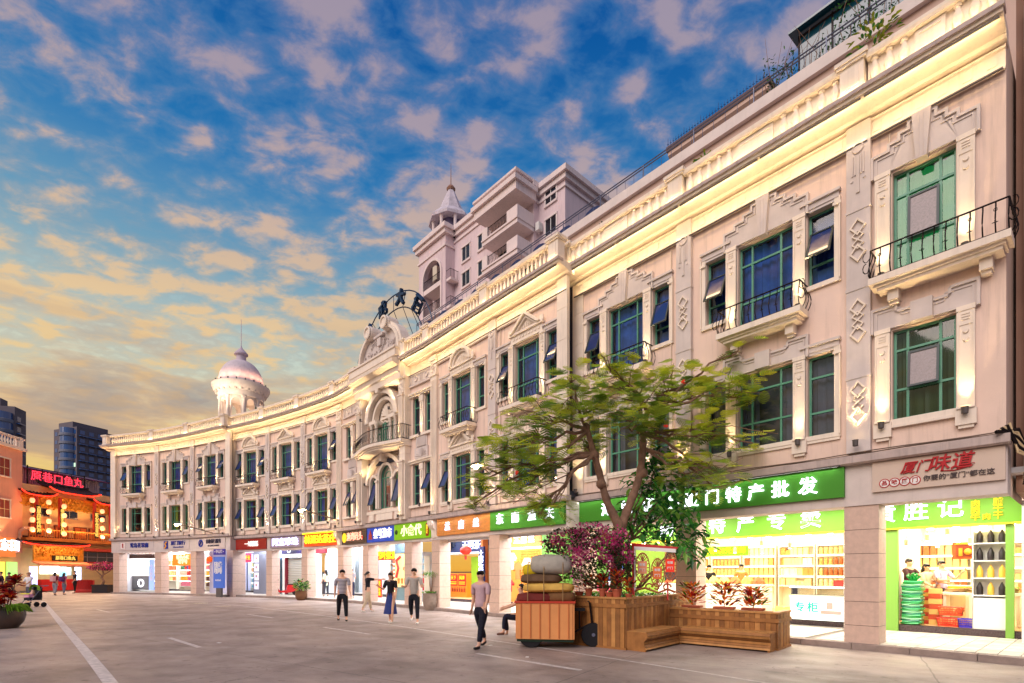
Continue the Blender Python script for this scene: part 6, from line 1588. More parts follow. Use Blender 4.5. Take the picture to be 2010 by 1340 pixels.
# 5: poster bay
AD = 2.6; a, b = ub(PM, 800, AD), ub(PM, 852, AD)
PM.box(a, b, AD-.8, AD-.7, .14, 3.4, None, 9).obj('shop_wall', mat('teal_grey_wall', (120, 150, 160), .7, var=.05), BM)
o = MB().box(-.95, .95, -.04, 0, 0, 1.75).obj('wall_poster', glow('cream_poster', (246, 220, 150), .45), None, PM.M((a+b)/2, AD-.9, .85)); tag(o, 'cream wall poster with a red curling stroke and orange cups', 'poster')
mb = MB(); mb.tube([(-.8, -.05, .5), (-.6, -.05, 1.0), (-.8, -.05, 1.4), (-.4, -.05, 1.6)], .08, 5)
mb.obj('red_stroke', glow('poster_red', (200, 60, 50), .3), o)
for k in range(5): MB().prism([(-.09, 0), (.09, 0), (.12, .28), (-.12, .28)], -.055, -.041, T(-.6+k*.32, 0, .18)).obj('cup', glow('orange_cup', (236, 120, 50), .4), o)
text('好茶好水', .2, glow('poster_red', (200, 60, 50), .3), o, T(.2, -.05, .95), depth=.004)
o = MB().box(-.95, .95, -.04, 0, 0, .72).obj('logo_board', glow('slate_board', (110, 140, 160), .15), None, PM.M((a+b)/2, AD-.9, 2.65)); tag(o, 'slate board with a red pagoda emblem above the cream poster', 'shop sign')
mb = MB()
for k in range(3): mb.prism([(-.38+k*.07, .08+k*.2), (-.30+k*.07, .15+k*.2), (.30-k*.07, .15+k*.2), (.38-k*.07, .08+k*.2)], -.06, -.041); mb.box(-.2+k*.04, .2-k*.04, -.055, -.042, .15+k*.2, .27+k*.2)
mb.obj('pagoda_emblem', glow('pagoda_red', (190, 24, 24), .3), o, T(.35, 0, 0))
# 4: tea shop
AD = 3.0; a, b = ub(PM, 733, AD), ub(PM, 791, AD)
room(BM, PM, a, b, wht, gryf, 190, (1, .95, .88), zc=2.75, y1=AD+2.4)
o, X, w, h = sign(PM, a+.3, b-.1, 2.35, 2.85, glow('amber_board', (150, 60, 20), .2), 'dark amber board with glowing yellow characters over the tea shop', y=AD-.1, th=.08); text('茶叶批发', .48, emis('yellow_letters', (255, 220, 40), 2.2), o, T(0, -.11, h/2), bold=.02, width=w*.92)
ol = thing('orange_lantern', 'squat orange lantern hanging in front of the tea shop board', 'lantern', PM.M(a+.85, AD-.6, 2.32)); MB().lathe([(.03, 0), (.22, .06), (.32, .18), (.22, .30), (.03, .36)], 14).obj('body', glow('orange_lantern', (230, 90, 24), .6), ol, smooth=True); MB().tube([(0, 0, .36), (0, 0, 1.0)], .01, 4).obj('cord', iron, ol)
PM.box(a, b, AD-.1, AD, 2.85, 3.42, None, 9).obj('shop_panel', mat('putty_panel', (170, 160, 140), .6), BM)
shelf(PM.M(a+1.05, AD+.9, .28), 1.6, 5, .3, .40, PAL_TEA, 'left shelf of dark and red tea boxes in the tea shop', lit=0); shelf(PM.M(a+2.6, AD+1.0, .28), 1.3, 5, .3, .40, [(200, 40, 40), (226, 90, 40), (150, 190, 200)], 'right shelf of red tea boxes in the tea shop')
o = MB().box(-.22, .22, -.05, 0, 0, 2.0).obj('light_box', glow('orange_red_board', (236, 80, 40), 1.0), None, PM.M(b-.45, AD-.15, .35)); tag(o, 'tall orange-red lit price board at the right of the tea shop', 'light box')
for k in range(8): MB().box(-.17, .17, -.06, -.05, .15+k*.22, .25+k*.22).obj('price_line', glow('price_cream', (255, 236, 170), 1.5), o)
o = MB().box(-.2, .2, -.03, 0, 0, 1.05).obj('standing_sign', glow('red_stand_board', (226, 30, 20), .6), None, PM.M(a+1.15, AD-.45, .16)); tag(o, 'red standing board with vertical yellow characters at the tea shop door', 'standing sign'); vtext('贡天铁观', .24, goldl, o, T(0, -.035, .52), depth=.004)
for k in range(5): tag(link('tea_pouch', cached(('tp', k % 2), lambda: MB().ball((0, 0, .12), .11, 5).mesh('tea_pouch', gm(((222, 214, 50), (120, 170, 60))[k % 2]))), None, PM.M(a+.5+.13*k, AD-.3, .16+(k % 2)*.14)), 'round yellow green tea pouch in the heap by the tea shop door', 'pouch', 'tea pouches')
# 3: bright white shop
AD = 3.0; a, b = ub(PM, 682, AD), ub(PM, 732, AD)
room(BM, PM, a, b, wht, gryf, 150, (.95, .97, 1), y1=AD+2.0)
mullions(BM, PM, a, b, AD, .3, 3.0, [a+.7], whitem)
shelf(PM.M(b-.5, AD+1.6, .28), .8, 4, .5, .4, PAL_MIX, 'narrow shelf in the white lit shop between the two pillars', lit=2)
# 2: tea merchant with shutter
AD = 2.5; a, b = ub(PM, 617, AD), ub(PM, 681, AD)
room(BM, PM, a, b, wht, gryf, 190, (.95, .97, 1), y1=AD+2.2)
shutter(PM, a+.05, ub(PM, 632, AD), .16, 2.6, AD-.3, mat('pale_shutter', (206, 204, 190), .45), BM, pitch=.11)
mb = MB(); PM.box(ub(PM, 632, AD), ub(PM, 637, AD), AD-.45, AD-.2, .16, 2.75, mb, 9); PM.box(a, ub(PM, 637, AD), AD-.449, AD-.2, 2.6, 2.85, mb, 9); mb.obj('shopfront_frame', whitem, BM)
PM.box(a, a+1.6, AD-.4, AD-.2, 2.86, 3.4, None, 9).obj('sign_band', mat('claret_board', (120, 30, 44), .5), BM)
mullions(BM, PM, ub(PM, 639, AD), b, AD, .3, 2.75, [ub(PM, 655, AD)], mat('white_frame', (240, 240, 240), .4))
o, X, w, h = sign(PM, a+1.6, b, 2.78, 3.3, glow('cream_lit_board', (244, 236, 216), .6), 'cream lit board inside the arcade of the white shop with customers', y=AD-.1, th=.06); text('武夷', .3, redlet, o, T(.4, -.08, h/2), depth=.01)
shelf(PM.M(b-.9, AD+1.8, .28), 1.4, 4, .6, .42, [(240, 240, 244), (220, 226, 236), (200, 60, 60)], 'white back shelf in the shop with customers', lit=2)
# 1: jewellery, shuttered
AD = 2.1; a, b = ub(PM, 545, AD), ub(PM, 616, AD)
PM.box(a, b, AD+.1, AD+.2, .14, 3.4, None, 9).obj('shop_wall', mat('cool_wall', (196, 206, 216), .6), BM)
shutter(PM, ub(PM, 573, AD), b-.05, .16, 2.55, AD-.25, mat('pale_shutter', (206, 204, 190), .45), BM, pitch=.11)
mb = MB(); 
PM.box(ub(PM, 566, AD), ub(PM, 571, AD), AD-.45, AD-.1, .16, 2.72, mb, 9); PM.box(ub(PM, 566, AD), b, AD-.44, AD-.11, 2.6, 2.85, mb, 9); mb.obj('shopfront_frame', whitem, BM)
PM.box(ub(PM, 571, AD), ub(PM, 573, AD), AD-.47, AD-.2, .16, 2.6, None, 9).obj('claret_trim', mat('claret_board', (120, 30, 44), .5), BM)
PM.box(ub(PM, 563, AD), b, AD-.4, AD-.2, 2.86, 3.4, None, 9).obj('sign_band', mat('navy_claret', (44, 36, 84), .5), BM)
MB().lathe([(.2, 0), (.2, .02), (.14, .02)], 16, PM.M(ub(PM, 578, AD), AD-.41, 3.12) @ RX(PI/2), cap=False).obj('round_logo', whitel, BM)
mullions(BM, PM, a+.1, a+1.3, AD-.05, .3, 2.6, [], mat('blue_frame', (60, 110, 170), .4)); PM.box(a+.15, a+1.25, AD, AD+.05, .3, 2.6, None, 9).obj('louvre', mat('mint_louvre', (170, 210, 210), .4), BM)
# 0: pastry shop
AD = 1.7; a, b = ub(PM, 472, AD), ub(PM, 544, AD)
room(BM, PM, a, b, wht, gryf, 130, (.95, .96, 1), y1=AD+2.0)
mullions(BM, PM, a, a+1.6, AD, .3, 3.0, [a+.8], mat('dark_alloy', (60, 60, 70), .4))
shelf(PM.M(a+.7, AD+.7, .28), 1.2, 5, .25, .38, [(90, 170, 190), (240, 170, 60), (60, 70, 110), (230, 220, 120), (230, 80, 70)], 'colourful packet shelf in the pastry shop window', lit=2)
o, X, w, h = sign(PM, a+.05, a+1.5, 2.35, 2.95, glow('crimson_banner', (210, 20, 60), .6), 'crimson banner with yellow writing in the pastry shop window', 'banner', y=AD-.12, th=.02); text('新店开业', .34, goldl, o, T(0, -.03, h/2), width=w*.85, depth=.006)
for k in range(4):
    o = MB().box(-.24, .24, -.03, 0, 0, .55).obj('picture_panel', glow('white_poster', (226, 226, 240), .3), None, PM.M(a+2.1, AD-.12, .45+k*.62)); tag(o, ('lowest', 'second lowest', 'third', 'topmost')[k]+' of the four white picture panels right of the pastry shop window', 'panel'); MB().lathe([(.09, 0), (.09, .01), (.001, .012)], 10, T(0, -.03, .3) @ RX(PI/2), cap=False).obj('print', gm((190, 140, 150)), o)
PM.box(a+1.7, b, AD-.1, AD, .14, 3.4, None, 9).obj('shop_wall', mat('grey_panel_wall', (130, 134, 150), .5), BM)
# signs over bays 0..5
def fsign(i, x0, x1, z0, z1, m, label, **k):
    return sign(PM, x0, x1, z0, z1, m, label, th=.08, **k)
o, X, w, h = fsign(0, us[0]+.5, us[1]-.16, 3.12, 3.80, mat('brick_red_board', (150, 30, 24), .45), 'brick red fascia board with small white characters'); text('一封情酥', .36, emis('soft_white_letters', (255, 240, 230), 1.6), o, T(.1, -.10, h/2), bold=.015)
o, X, w, h = fsign(1, us[1]+.24, us[2]-.18, 3.14, 3.80, mat('mauve_board', (156, 140, 146), .6), 'mauve fascia board with four glowing violet-white characters'); text('阿宝珍珠', .50, emis('violet_white_letters', (200, 196, 255), 3.2), o, T(0, -.11, h/2), bold=.012, width=w*.82, depth=.05)
o, X, w, h = fsign(2, us[2]+.10, us[3]-.22, 3.14, 3.86, glow('orange_red_fascia', (210, 70, 20), .5), 'orange red fascia board with bright yellow characters'); text('林进达茶庄', .52, emis('yellow_letters', (255, 220, 40), 2.2), o, T(0, -.11, h/2), bold=.012, width=w*.94, depth=.05)
MB().box(-w/2, w/2, -.2, 0, h, h+.06).obj('yellow_light_strip', emis('yellow_strip', (255, 220, 30), 2.5), o)
L4 = us[3]+.26; L6 = us[6]-.30; t = (L6-L4)
c1x, c2x = L4+t*.345, L4+t*.655
o, X, w, h = fsign(3, L4, c1x, 3.12, 3.84, mat('black_brown_board', (34, 20, 20), .4), 'black board with a yellow swirl emblem and orange-white characters'); text('渔湾码头', .46, emis('salmon_letters', (255, 170, 140), 1.8), o, T(.12, -.10, h/2), bold=.012, width=w*.62)
MB().lathe([(.26, 0), (.26, .03), (.001, .03)], 18, T(-w/2+.36, -.08, h/2) @ RX(PI/2), cap=False).obj('swirl_emblem', glow('yellow_emblem', (230, 200, 40), .6), o); MB().lathe([(.05, 0), (.05, .02), (.001, .02)], 10, T(w/2-.42, -.09, h*.4) @ RX(PI/2), cap=False).obj('heart', glow('red_emblem', (230, 30, 30), .6), o)
o, X, w, h = fsign(4, c1x+.02, c2x, 3.12, 3.84, glow('cobalt_board', (24, 70, 180), .25), 'cobalt blue board with a red emblem and four white characters'); text('叁号渔市', .50, emis('soft_white_letters', (255, 240, 230), 1.6), o, T(.25, -.10, h/2), bold=.02, width=w*.66)
MB().prism([(-.2, 0), (.2, 0), (.12, .16), (.2, .16), (.08, .32), (0, .48), (-.08, .32), (-.2, .16), (-.12, .16)], -.10, -.08, T(-w/2+.35, 0, .14)).obj('boat_emblem', glow('dark_red_emblem', (150, 40, 30), .3), o)
o, X, w, h = fsign(5, c2x+.02, L6, 3.12, 3.84, glow('apple_green_board', (120, 180, 16), .3), 'apple green board with cream characters and a red seal'); text('小食代', .52, emis('soft_cream_letters', (255, 244, 190), 1.4), o, T(-.0, -.10, h/2), bold=.02, width=w*.58)
MB().prism([(-.09, 0), (.09, 0), (.11, .1), (.11, .45), (.09, .55), (-.09, .55), (-.11, .45), (-.11, .1)], -.10, -.08, T(w/2-.18, 0, .08)).obj('seal', mat('seal_red', (150, 30, 30), .5), o); vtext('闽南小吃', .11, goldl, o, T(w/2-.18, -.11, .36), depth=.004)
MB().lathe([(.11, 0), (.11, .02), (.001, .02)], 10, T(-w/2+.2, -.08, .36) @ RX(PI/2), cap=False).obj('leaf_badge', mat('dark_leaf_green', (20, 60, 30), .5), o)

# ===== far building
us = PL.us
AD = 1.3; PL.box(-.3, -.18, .3, 4, .1, 3.45, None, 9).obj('end_wall', wht, BL)
a, b = -.18, ub(PL, 318, AD)
room(BL, PL, a, b, cream, gryf, 210, (1, .92, .78), y1=AD+2.2)
PL.box(a, b, AD-.1, AD, 2.72, 3.05, None, 9).obj('brown_header', mat('brown_header', (70, 44, 36), .5), BL)
mb = MB()
for k in range(9): mb.tube([PL.W(a+.05+k*.37, AD-.2, 3.1), PL.W(a+.22+k*.37, AD-.2, 3.45), PL.W(a+.40+k*.37, AD-.2, 3.1)], .02, 4)
for z in (3.08, 3.46): mb.tube([PL.W(a, AD-.2, z), PL.W(b, AD-.2, z)], .025, 4)
mb.obj('arched_grille', mat('copper_grille', (180, 120, 90), .4), BL)
ct = thing('reception_counter', 'grey counter with two glowing white ring emblems in the far left shop', 'counter', PL.M(a+1.55, AD+.1, .28)); MB().box(-1.5, 1.5, 0, .6, 0, 1.05).obj('body', mat('counter_grey', (120, 124, 130), .4), ct); MB().box(-1.52, 1.52, -.02, .62, 1.05, 1.10).obj('top', whitem, ct)
for x in (-.55, .75): MB().lathe([(.30, 0), (.30, .04), (.22, .04), (.22, 0)], 20, T(x, -.0, .52) @ RX(PI/2), cap=False).obj('ring_emblem', emis('ring_light', (250, 250, 255), 4), ct)
o, X, w, h = sign(PL, b-.75, b-.25, .3, 2.6, glow('blue_white_panel', (150, 180, 250), .6), 'blue and white vertical lit panel beside the counter of the far left shop', 'light box', y=AD-.4, th=.05); vtext('今日特惠', .34, whitem, o, T(0, -.06, 1.3), depth=.006)
shelf(PL.M(a+1.4, AD+1.8, .28), 2.4, 4, .7, .42, PAL_WARM, 'warm back shelf behind the ring counter', lit=1)
a, b = ub(PL, 319, AD), ub(PL, 390, AD)
room(BL, PL, a, b, wht, gryf, 210, (1, .95, .85), y1=AD+2.2)
for k in range(6):
    MB().prism([(-.38, 0), (.38, 0), (.48, .2), (-.48, .2)], -.5, .0).obj('wave_shelf', whitem, BL, PL.M(a+.35, AD-.1, .5+k*.46))
o, X, w, h = sign(PL, a+1.1, b-.3, 2.15, 3.0, glow('orange_board_lit', (240, 120, 30), .9), 'orange lit board with yellow characters inside the second bay from the far end', y=AD-.1, th=.06); text('特色小吃\n老字号', .36, emis('soft_cream_letters', (255, 244, 190), 1.4), o, T(0, -.08, h/2), bold=.02)
shelf(PL.M(a+1.8, AD+.6, .28), 1.9, 4, .3, .42, PAL_MIX, 'mixed packet shelf under the orange board', lit=2); 
a, b = ub(PL, 391, AD), ub(PL, 462, AD)
room(BL, PL, a, b, mat('lilac_wall', (196, 196, 222), .6), gryf, 180, (.92, .94, 1), y1=AD+2.0)
shelf(PL.M(a+.5, AD+.4, .28), .9, 5, .3, .42, PAL_MIX, 'narrow colourful shelf left of the blue poster board', lit=1)
lo_ = thing('small_lantern', 'orange lantern in the third bay beside the bank wall', 'lantern', PL.M(ub(PL, 411, .9), .9, 2.35)); MB().lathe([(.03, 0), (.17, .08), (.20, .22), (.17, .36), (.03, .44)], 12).obj('body', glow('orange_lantern', (230, 90, 24), .6), lo_, smooth=True); MB().tube([(0, 0, .44), (0, 0, 1.1)], .01, 4).obj('cord', iron, lo_)
PL.box(ub(PL, 419, AD), b, AD-.3, AD-.2, .14, 3.5, None, 9).obj('bank_wall', mat('lilac_wall', (196, 196, 222), .6), BL)
for (u, w2, z0, z1, c, lab, tx, sz) in ((b-.75, .95, .55, 2.3, (46, 84, 170), 'blue lit poster board with white characters on the street before the far building', '随\n缘\n咖\n啡', 0), ):
    o = MB().box(-.55, .55, -.12, 0, 0, 2.05).obj('poster_board', glow('blue_poster', (60, 92, 170), .45), None, PL.M(PL.us[3]-.25, -.5, .6)); tag(o, lab, 'poster board')
    text('随缘\n咖啡', .44, whitem, o, T(0, -.14, 1.3), depth=.01, bold=.02); text('中山路88号', .13, whitem, o, T(0, -.14, .5), depth=.006); MB().box(-.3, .3, -.1, 0, -.6, 0).obj('plinth', mat('plinth_grey', (90, 84, 84), .6), o)
o = MB().box(-.62, .62, -.05, 0, 0, .38).obj('street_name_sign', glow('indigo_sign', (50, 40, 130), .3), None, PL.M(PL.us[3]-.2, -.55, 2.78)); tag(o, 'indigo street name plate above the blue poster board', 'street sign'); text('◂ 中山路 ▸', .24, whitem, o, T(0, -.06, .2), depth=.006, width=1.05)
# fascia signs
bk = mat('white_sign_face', (214, 206, 200), .5)
bl_l = mat('royal_blue_letters', (20, 50, 150), .4)
for i, (tx, sub, mk, lab) in enumerate((('鹭岛花翠廊', None, 'sq', 'fascia lettering in blue with a small red square mark, at the far left end'), ('厦门银行', 'XiamenBank', 'eg', 'blue bank lettering with an egret mark on the second bay from the far end'), ('自助银行服务', 'SELF-SERVICE BANKING', 'ro', 'dark bank service lettering with a round blue mark on the third bay'))):
    a, b = us[i]+.5, us[i+1]-.4
    o, X, w, h = sign(PL, a, b, 3.28, 3.96, mat('pale_fascia_panel', (206, 194, 190), .6), lab, th=.05)
    m = bl_l if i < 2 else mat('navy_letters', (30, 34, 70), .5)
    text(tx, .38 if not sub else .32, m, o, T(.35, -.07, h/2+(.10 if sub else 0)), bold=.0125, width=w*.52)
    if sub: text(sub, .16, m, o, T(.35, -.065, h*.24), bold=.015, width=w*.40, depth=.01)
    if mk == 'sq':
        MB().box(-.22, .22, -.08, -.05, .12, .56).obj('square_mark', mat('mark_cream', (240, 230, 226), .5), o, T(-w/2+.45, 0, 0)); text('鹭\n花', .18, redlet, o, T(-w/2+.45, -.09, .34), depth=.008)
    elif mk == 'eg':
        MB().box(-.24, .24, -.08, -.05, .06, .62).obj('blue_square', bl_l, o, T(-w/2+.5, 0, 0)); MB().tube([(-.1, -.1, .1), (.05, -.1, .25), (-.05, -.1, .42), (.12, -.1, .56)], .05, 6).obj('egret_mark', glow('gold_mark', (230, 160, 40), .3), o, T(-w/2+.5, 0, 0))
    else:
        MB().lathe([(.26, 0), (.26, .03), (.16, .03)], 18, T(-w/2+.5, -.05, .36) @ RX(PI/2), cap=False).tube([(-w/2+.36, -.1, .2), (-w/2+.5, -.1, .36), (-w/2+.62, -.1, .52)], .04, 5).obj('round_mark', bl_l, o)
# street lamps on wall arms
for (P, u, z, r, lab) in ((PL, PL.us[2]+1.9, 4.75, 2.1, 'lit street lamp on a wall arm in front of the far building'), (PM, PM.us[3]-.4, 4.9, 2.0, 'lit street lamp on a wall arm left of the entrance bay'), (PM, PM.us[7]+1.1, 5.15, 1.6, 'lit street lamp on a wall arm behind the leaves of the tree')):
    t = thing('street_lamp', lab, 'street lamp', P.M(u, -r, z))
    MB().tube([(0, .1, .02), (.5, r-.1, -.45)], .035, 6).tube([(.5, r-.2, -.6), (.5, r, -.6)], .05, 6).obj('arm', mat('lamp_arm', (130, 116, 104), .5, metal=.4), t)
    MB().prism([(-.28, .02), (.28, .02), (.2, .10), (-.2, .10)], -.12, .12).obj('head', lampcan, t); MB().box(-.22, .22, -.09, .09, -.012, .019).obj('lens', emis('street_lamp_lens', (255, 214, 150), 60), t); MB().ball((0, -.06, -.05), .085, 6).obj('bulb', emis('street_lamp_lens', (255, 214, 150), 60), t)
    spot(t, T(0, 0, -.03), 620, (1, .76, .5), 150, .6, .1)
# ------------------------------------------------------------------ road markings
def gp_(x, y): d = 1632/(y-1124); return Vector(((x-1005)/F0*d, d))
linem = mat('worn_road_paint', (206, 196, 190), .7, var=.25, vscale=9)
def stripe(pts, w, name='lane_line', wide=None):
    P = [gp_(*p) for p in pts]
    if len(P) > 2:
        Q = []
        E = [P[0]*2-P[1]]+P+[P[-1]*2-P[-2]]
        for i in range(1, len(E)-2):
            for k in range(6):
                t = k/6; Q.append(.5*((2*E[i])+(E[i+1]-E[i-1])*t+(2*E[i-1]-5*E[i]+4*E[i+1]-E[i+2])*t*t+(3*E[i]-E[i-1]-3*E[i+1]+E[i+2])*t**3))
        P = Q+[P[-1]]
    vs = []; 
    for i, p in enumerate(P):
        d = (P[min(i+1, len(P)-1)]-P[max(i-1, 0)]).normalized(); n = Vector((-d.y, d.x))*w/2
        vs += [(p.x-n.x, p.y-n.y, .008), (p.x+n.x, p.y+n.y, .008)]
    MB().add(vs, [(2*i, 2*i+1, 2*i+3, 2*i+2) for i in range(len(P)-1)]).obj(name, linem, kind='structure')
stripe([(84, 1180), (98, 1197), (122, 1226), (160, 1270), (196, 1314), (225, 1352)], .17)
for a, b in (((190, 1196.5), (216, 1202)), ((332, 1252), (392, 1271)), ((487, 1206), (536, 1213)), ((636, 1231.5), (726, 1245)), ((936, 1283), (1140, 1316))): stripe([a, b], .11, 'lane_dash')
stripe([(420, 1183.5), (560, 1199), (740, 1223), (1010, 1264), (1260, 1302), (1560, 1350)], .07, 'edge_line')
for x, y in ((350, 1178), (394, 1184), (437, 1190)):
    q = gp_(x, y); o = MB().lathe([(.34, 0), (.34, .010), (.28, .012), (.001, .012)], 20).obj('manhole_cover', mat('bright_iron', (196, 180, 150), .35, metal=.3, var=.1), None, T(q.x, q.y, .004)); tag(o, 'pale round manhole cover, '+('leftmost', 'middle', 'rightmost')[(350, 394, 437).index(x)]+' of the row before the bank arcade', 'manhole cover', 'manhole covers')
# ------------------------------------------------------------------ timber planters and benches
TV = Vector((.74, -.672)); 
XP = Matrix(((.74, .672, 0, 2.337), (-.672, .74, 0, 10.74), (0, 0, 1, 0), (0, 0, 0, 1)))
timb = [mat('timber_%d' % i, c, .6, var=.22, vscale=5, bump=.3, bscale=30, grime=.25) for i, c in enumerate(((176, 122, 66), (160, 108, 58), (190, 136, 78), (146, 98, 54)))]
def planks_face(par, L, h, X, w=.105, th=.03, z0=.05):
    n = int(round(L/w)); w = L/n
    for i in range(n):
        me = cached(('plk', round(w, 3), round(h, 2), i % 4 if i % 7 else 3), lambda: MB().box(-w/2+.003, w/2-.003, -th, 0, z0, h).mesh('plank', timb[i % 4 if i % 7 else 3]))
        link('plank', me, par, X @ T((i+.5)*w, random.uniform(-.003, .003), random.uniform(-.004, .0)))
def planter(label, x0, x1, y0, y1, h):
    t = thing('timber_planter', label, 'planter', XP @ T(x0, y0, 0)); L = x1-x0; D = y1-y0
    MB().box(.03, L-.03, .03, D-.03, 0, h-.12).obj('soil_box', mat('soil', (60, 44, 34), .95, bump=.6, bscale=20), t)
    planks_face(t, L, h-.04, Matrix()); planks_face(t, D, h-.04, T(L, 0, 0) @ RZ(PI/2)); planks_face(t, D, h-.04, T(0, D, 0) @ RZ(-PI/2)); planks_face(t, L, h-.04, T(L, D, 0) @ RZ(PI))
    for (a, b, z0, z1, e) in (('cap_board', .10, h-.04, h, .05), ('band_board', .02, h-.22, h-.14, .052), ('skirting_board', .02, 0, .05, .045)):
        i_ = b
        for (q0, q1, r0, r1) in ((-e, L+e, -e, i_ if a == 'cap_board' else -.031), (L-i_ if a == 'cap_board' else L+.031, L+e, (i_ if a == 'cap_board' else -.031)+.002, D+e), (-e, i_ if a == 'cap_board' else -.031, (i_ if a == 'cap_board' else -.031)+.002, D+e)):
            if q1 > q0 and r1 > r0: MB().box(q0, q1, r0, r1, z0, z1).obj(a, timb[2 if a == 'cap_board' else 1], t)
    return t
PB = planter('big square timber planter holding the tree, with terracotta pots on its rim', -2.6, 0, 0, 3.2, 1.09)
PS = planter('lower timber planter at the right with three red crotons on top', .03, 2.34, 2.04, 2.91, .79)
def bench(label, L, X, seatw=.42, h=.40):
    t = thing('timber_bench', label, 'bench', X)
    for k in range(7):  # seat slats along x
        y = .02+k*seatw/7; link('slat', cached(('sl1', L), lambda: MB().box(0, L, 0, seatw/7-.008, -.035, 0).mesh('slat', timb[2])), t, T(0, y, h))
    prof = [(-.03, h-.02), (-.045, h-.08), (-.02, h-.14), (.03, h-.20), (.03, h-.26), (.0, h-.31), (-.02, h-.36)]
    for k in range(len(prof)-1):
        (a, b), (c, d) = prof[k], prof[k+1]
        MB().prism([(a, b-.004), (a+.03, b-.004), (c+.03, d+.004), (c, d+.004)], 0, L, axis='x').obj('slat', timb[(k+1) % 4], t)
    for x in (0, L-.04): MB().prism([(-.03, h-.01), (seatw, h-.01), (seatw, .0), (-.0, .0), (.04, .2), (-.03, h-.12)], x-.012, x+.03, axis='x').obj('end_panel', timb[1], t)
    return t
bench('timber slat bench with curled front edge along the big planter, end on to the street', 1.60, XP @ T(.46, 0.02, 0) @ RZ(PI/2) @ T(0, .0, 0))
bench('timber slat bench against the lower planter, facing the street', 1.88, XP @ T(.46, 1.60, 0))
# ------------------------------------------------------------------ foliage tools
def leafm(name, col, rough=.55, tr=.45):
    if name in MATS: return MATS[name]
    m = bpy.data.materials.new(name); m.use_nodes = True; t = NT(m.node_tree)
    g = t.n('ShaderNodeNewGeometry'); c = rgba(col)
    nz = t.ramp(t.noise(g.outputs['Position'], 2.2, 3), [(.3, tuple(x*.6 for x in c[:3])), (.7, tuple(min(1, x*1.35) for x in c[:3]))])
    p = t.n('ShaderNodeBsdfPrincipled'); p.inputs['Roughness'].default_value = rough; t.l(nz, p.inputs['Base Color'])
    tl = t.n('ShaderNodeBsdfTranslucent'); t.l(nz, tl.inputs[0]); mx = t.n('ShaderNodeMixShader'); mx.inputs[0].default_value = tr
    t.l(p.outputs[0], mx.inputs[1]); t.l(tl.outputs[0], mx.inputs[2]); o = t.n('ShaderNodeOutputMaterial'); t.l(mx.outputs[0], o.inputs[0]); MATS[name] = m; return m
fern = [leafm('fern_lit', (214, 220, 70)), leafm('fern_mid', (164, 190, 58)), leafm('fern_shaded', (100, 134, 44))]  # lit, middle and shaded copies of one leaf: light painted into colour
glossy = [leafm('glossy_mid', (74, 146, 60), .25, .3), leafm('glossy_dark', (36, 92, 44), .25, .25), leafm('glossy_light', (136, 186, 76), .3, .35)]
bark = mat('tree_bark', (140, 108, 88), .85, var=.3, vscale=6, bump=1.0, bscale=22)
def rdir(): 
    a = random.uniform(0, 2*PI); z = random.uniform(-1, 1); r = math.sqrt(1-z*z); return Vector((r*math.cos(a), r*math.sin(a), z))
def frond(mb, p, d, L, mi):
    """feathery leaf: a rib with paired narrow leaflets"""
    d = d.normalized(); s = d.cross(Vector((0, 0, 1)))
    if s.length < .1: s = Vector((1, 0, 0))
    s.normalize(); u = s.cross(d).normalized(); n = 9; mb.m = mi
    for i in range(n):
        t = (i+.7)/n; c = p+d*L*t-Vector((0, 0, 1))*L*.25*t*t; w = L*.46*math.sin(PI*min(1, .18+t*.85))
        for sg in (-1, 1):
            dv = (s*sg*.9+d*.42-u*.12*random.random()).normalized(); a = c; b = c+dv*w; q = d*L*.040
            mb.add([a-q, a+q, b+q*.7, b-q*.7], [(0, 1, 2, 3)])
def pxp(x, y, d): return Vector(((x-1005)/F0*d, d, 1.6+(1124-y)*d/F0))
def grow(mb, a, b, r0, r1, n=6, wob=.06):
    pts = []; rs = []
    for i in range(n+1):
        t = i/n; p = a.lerp(b, t)+rdir()*wob*math.sin(PI*t); p.z += .25*(b-a).length*math.sin(PI*t)*.18; pts.append(p); rs.append(r0+(r1-r0)*t)
    mb.tube(pts, rs, 6); return pts
random.seed(77)
TR = thing('flame_tree', 'feathery leaved flame tree with two leaning stems growing from the big timber planter', 'tree', T(2.47, 12, .95)); world_root(TR)
tb = MB(); fork = pxp(1217, 1035, 12.0)
def stem(pts, rs, n=9):
    P = [Vector(p) for p in pts]; Q = []; RS = []; E = [P[0]*2-P[1]]+P+[P[-1]*2-P[-2]]
    for i in range(1, len(E)-2):
        for k in range(7):
            t = k/7; Q.append(.5*((2*E[i])+(E[i+1]-E[i-1])*t+(2*E[i-1]-5*E[i]+4*E[i+1]-E[i+2])*t*t+(3*E[i]-E[i-1]-3*E[i+1]+E[i+2])*t**3)); r = rs[i-1]+(rs[i]-rs[i-1])*t
            RS.append(r*(1+.08*math.sin(len(RS)*1.7)+random.uniform(-.05, .05)))
    tb.tube(Q+[P[-1]], RS+[rs[-1]], n)
stem([Vector((2.42, 12.05, .9)), pxp(1210, 1100, 12.02), fork], [.15, .13, .145])
sl = [fork, pxp(1192, 985, 12), pxp(1178, 935, 12.05), pxp(1166, 890, 11.95), pxp(1153, 845, 11.9)]; stem(sl, [.115, .09, .085, .07, .06])
sr = [fork+Vector((.02, .03, 0)), pxp(1238, 985, 12.1), pxp(1255, 935, 12.2), pxp(1262, 880, 12.2), pxp(1263, 850, 12.3), pxp(1272, 805, 12.3)]; stem(sr, [.115, .095, .085, .085, .065, .055])
for q in (pxp(1166, 893, 11.95), pxp(1262, 928, 12.2), pxp(1180, 950, 12)): tb.ball(q, .12, 5)
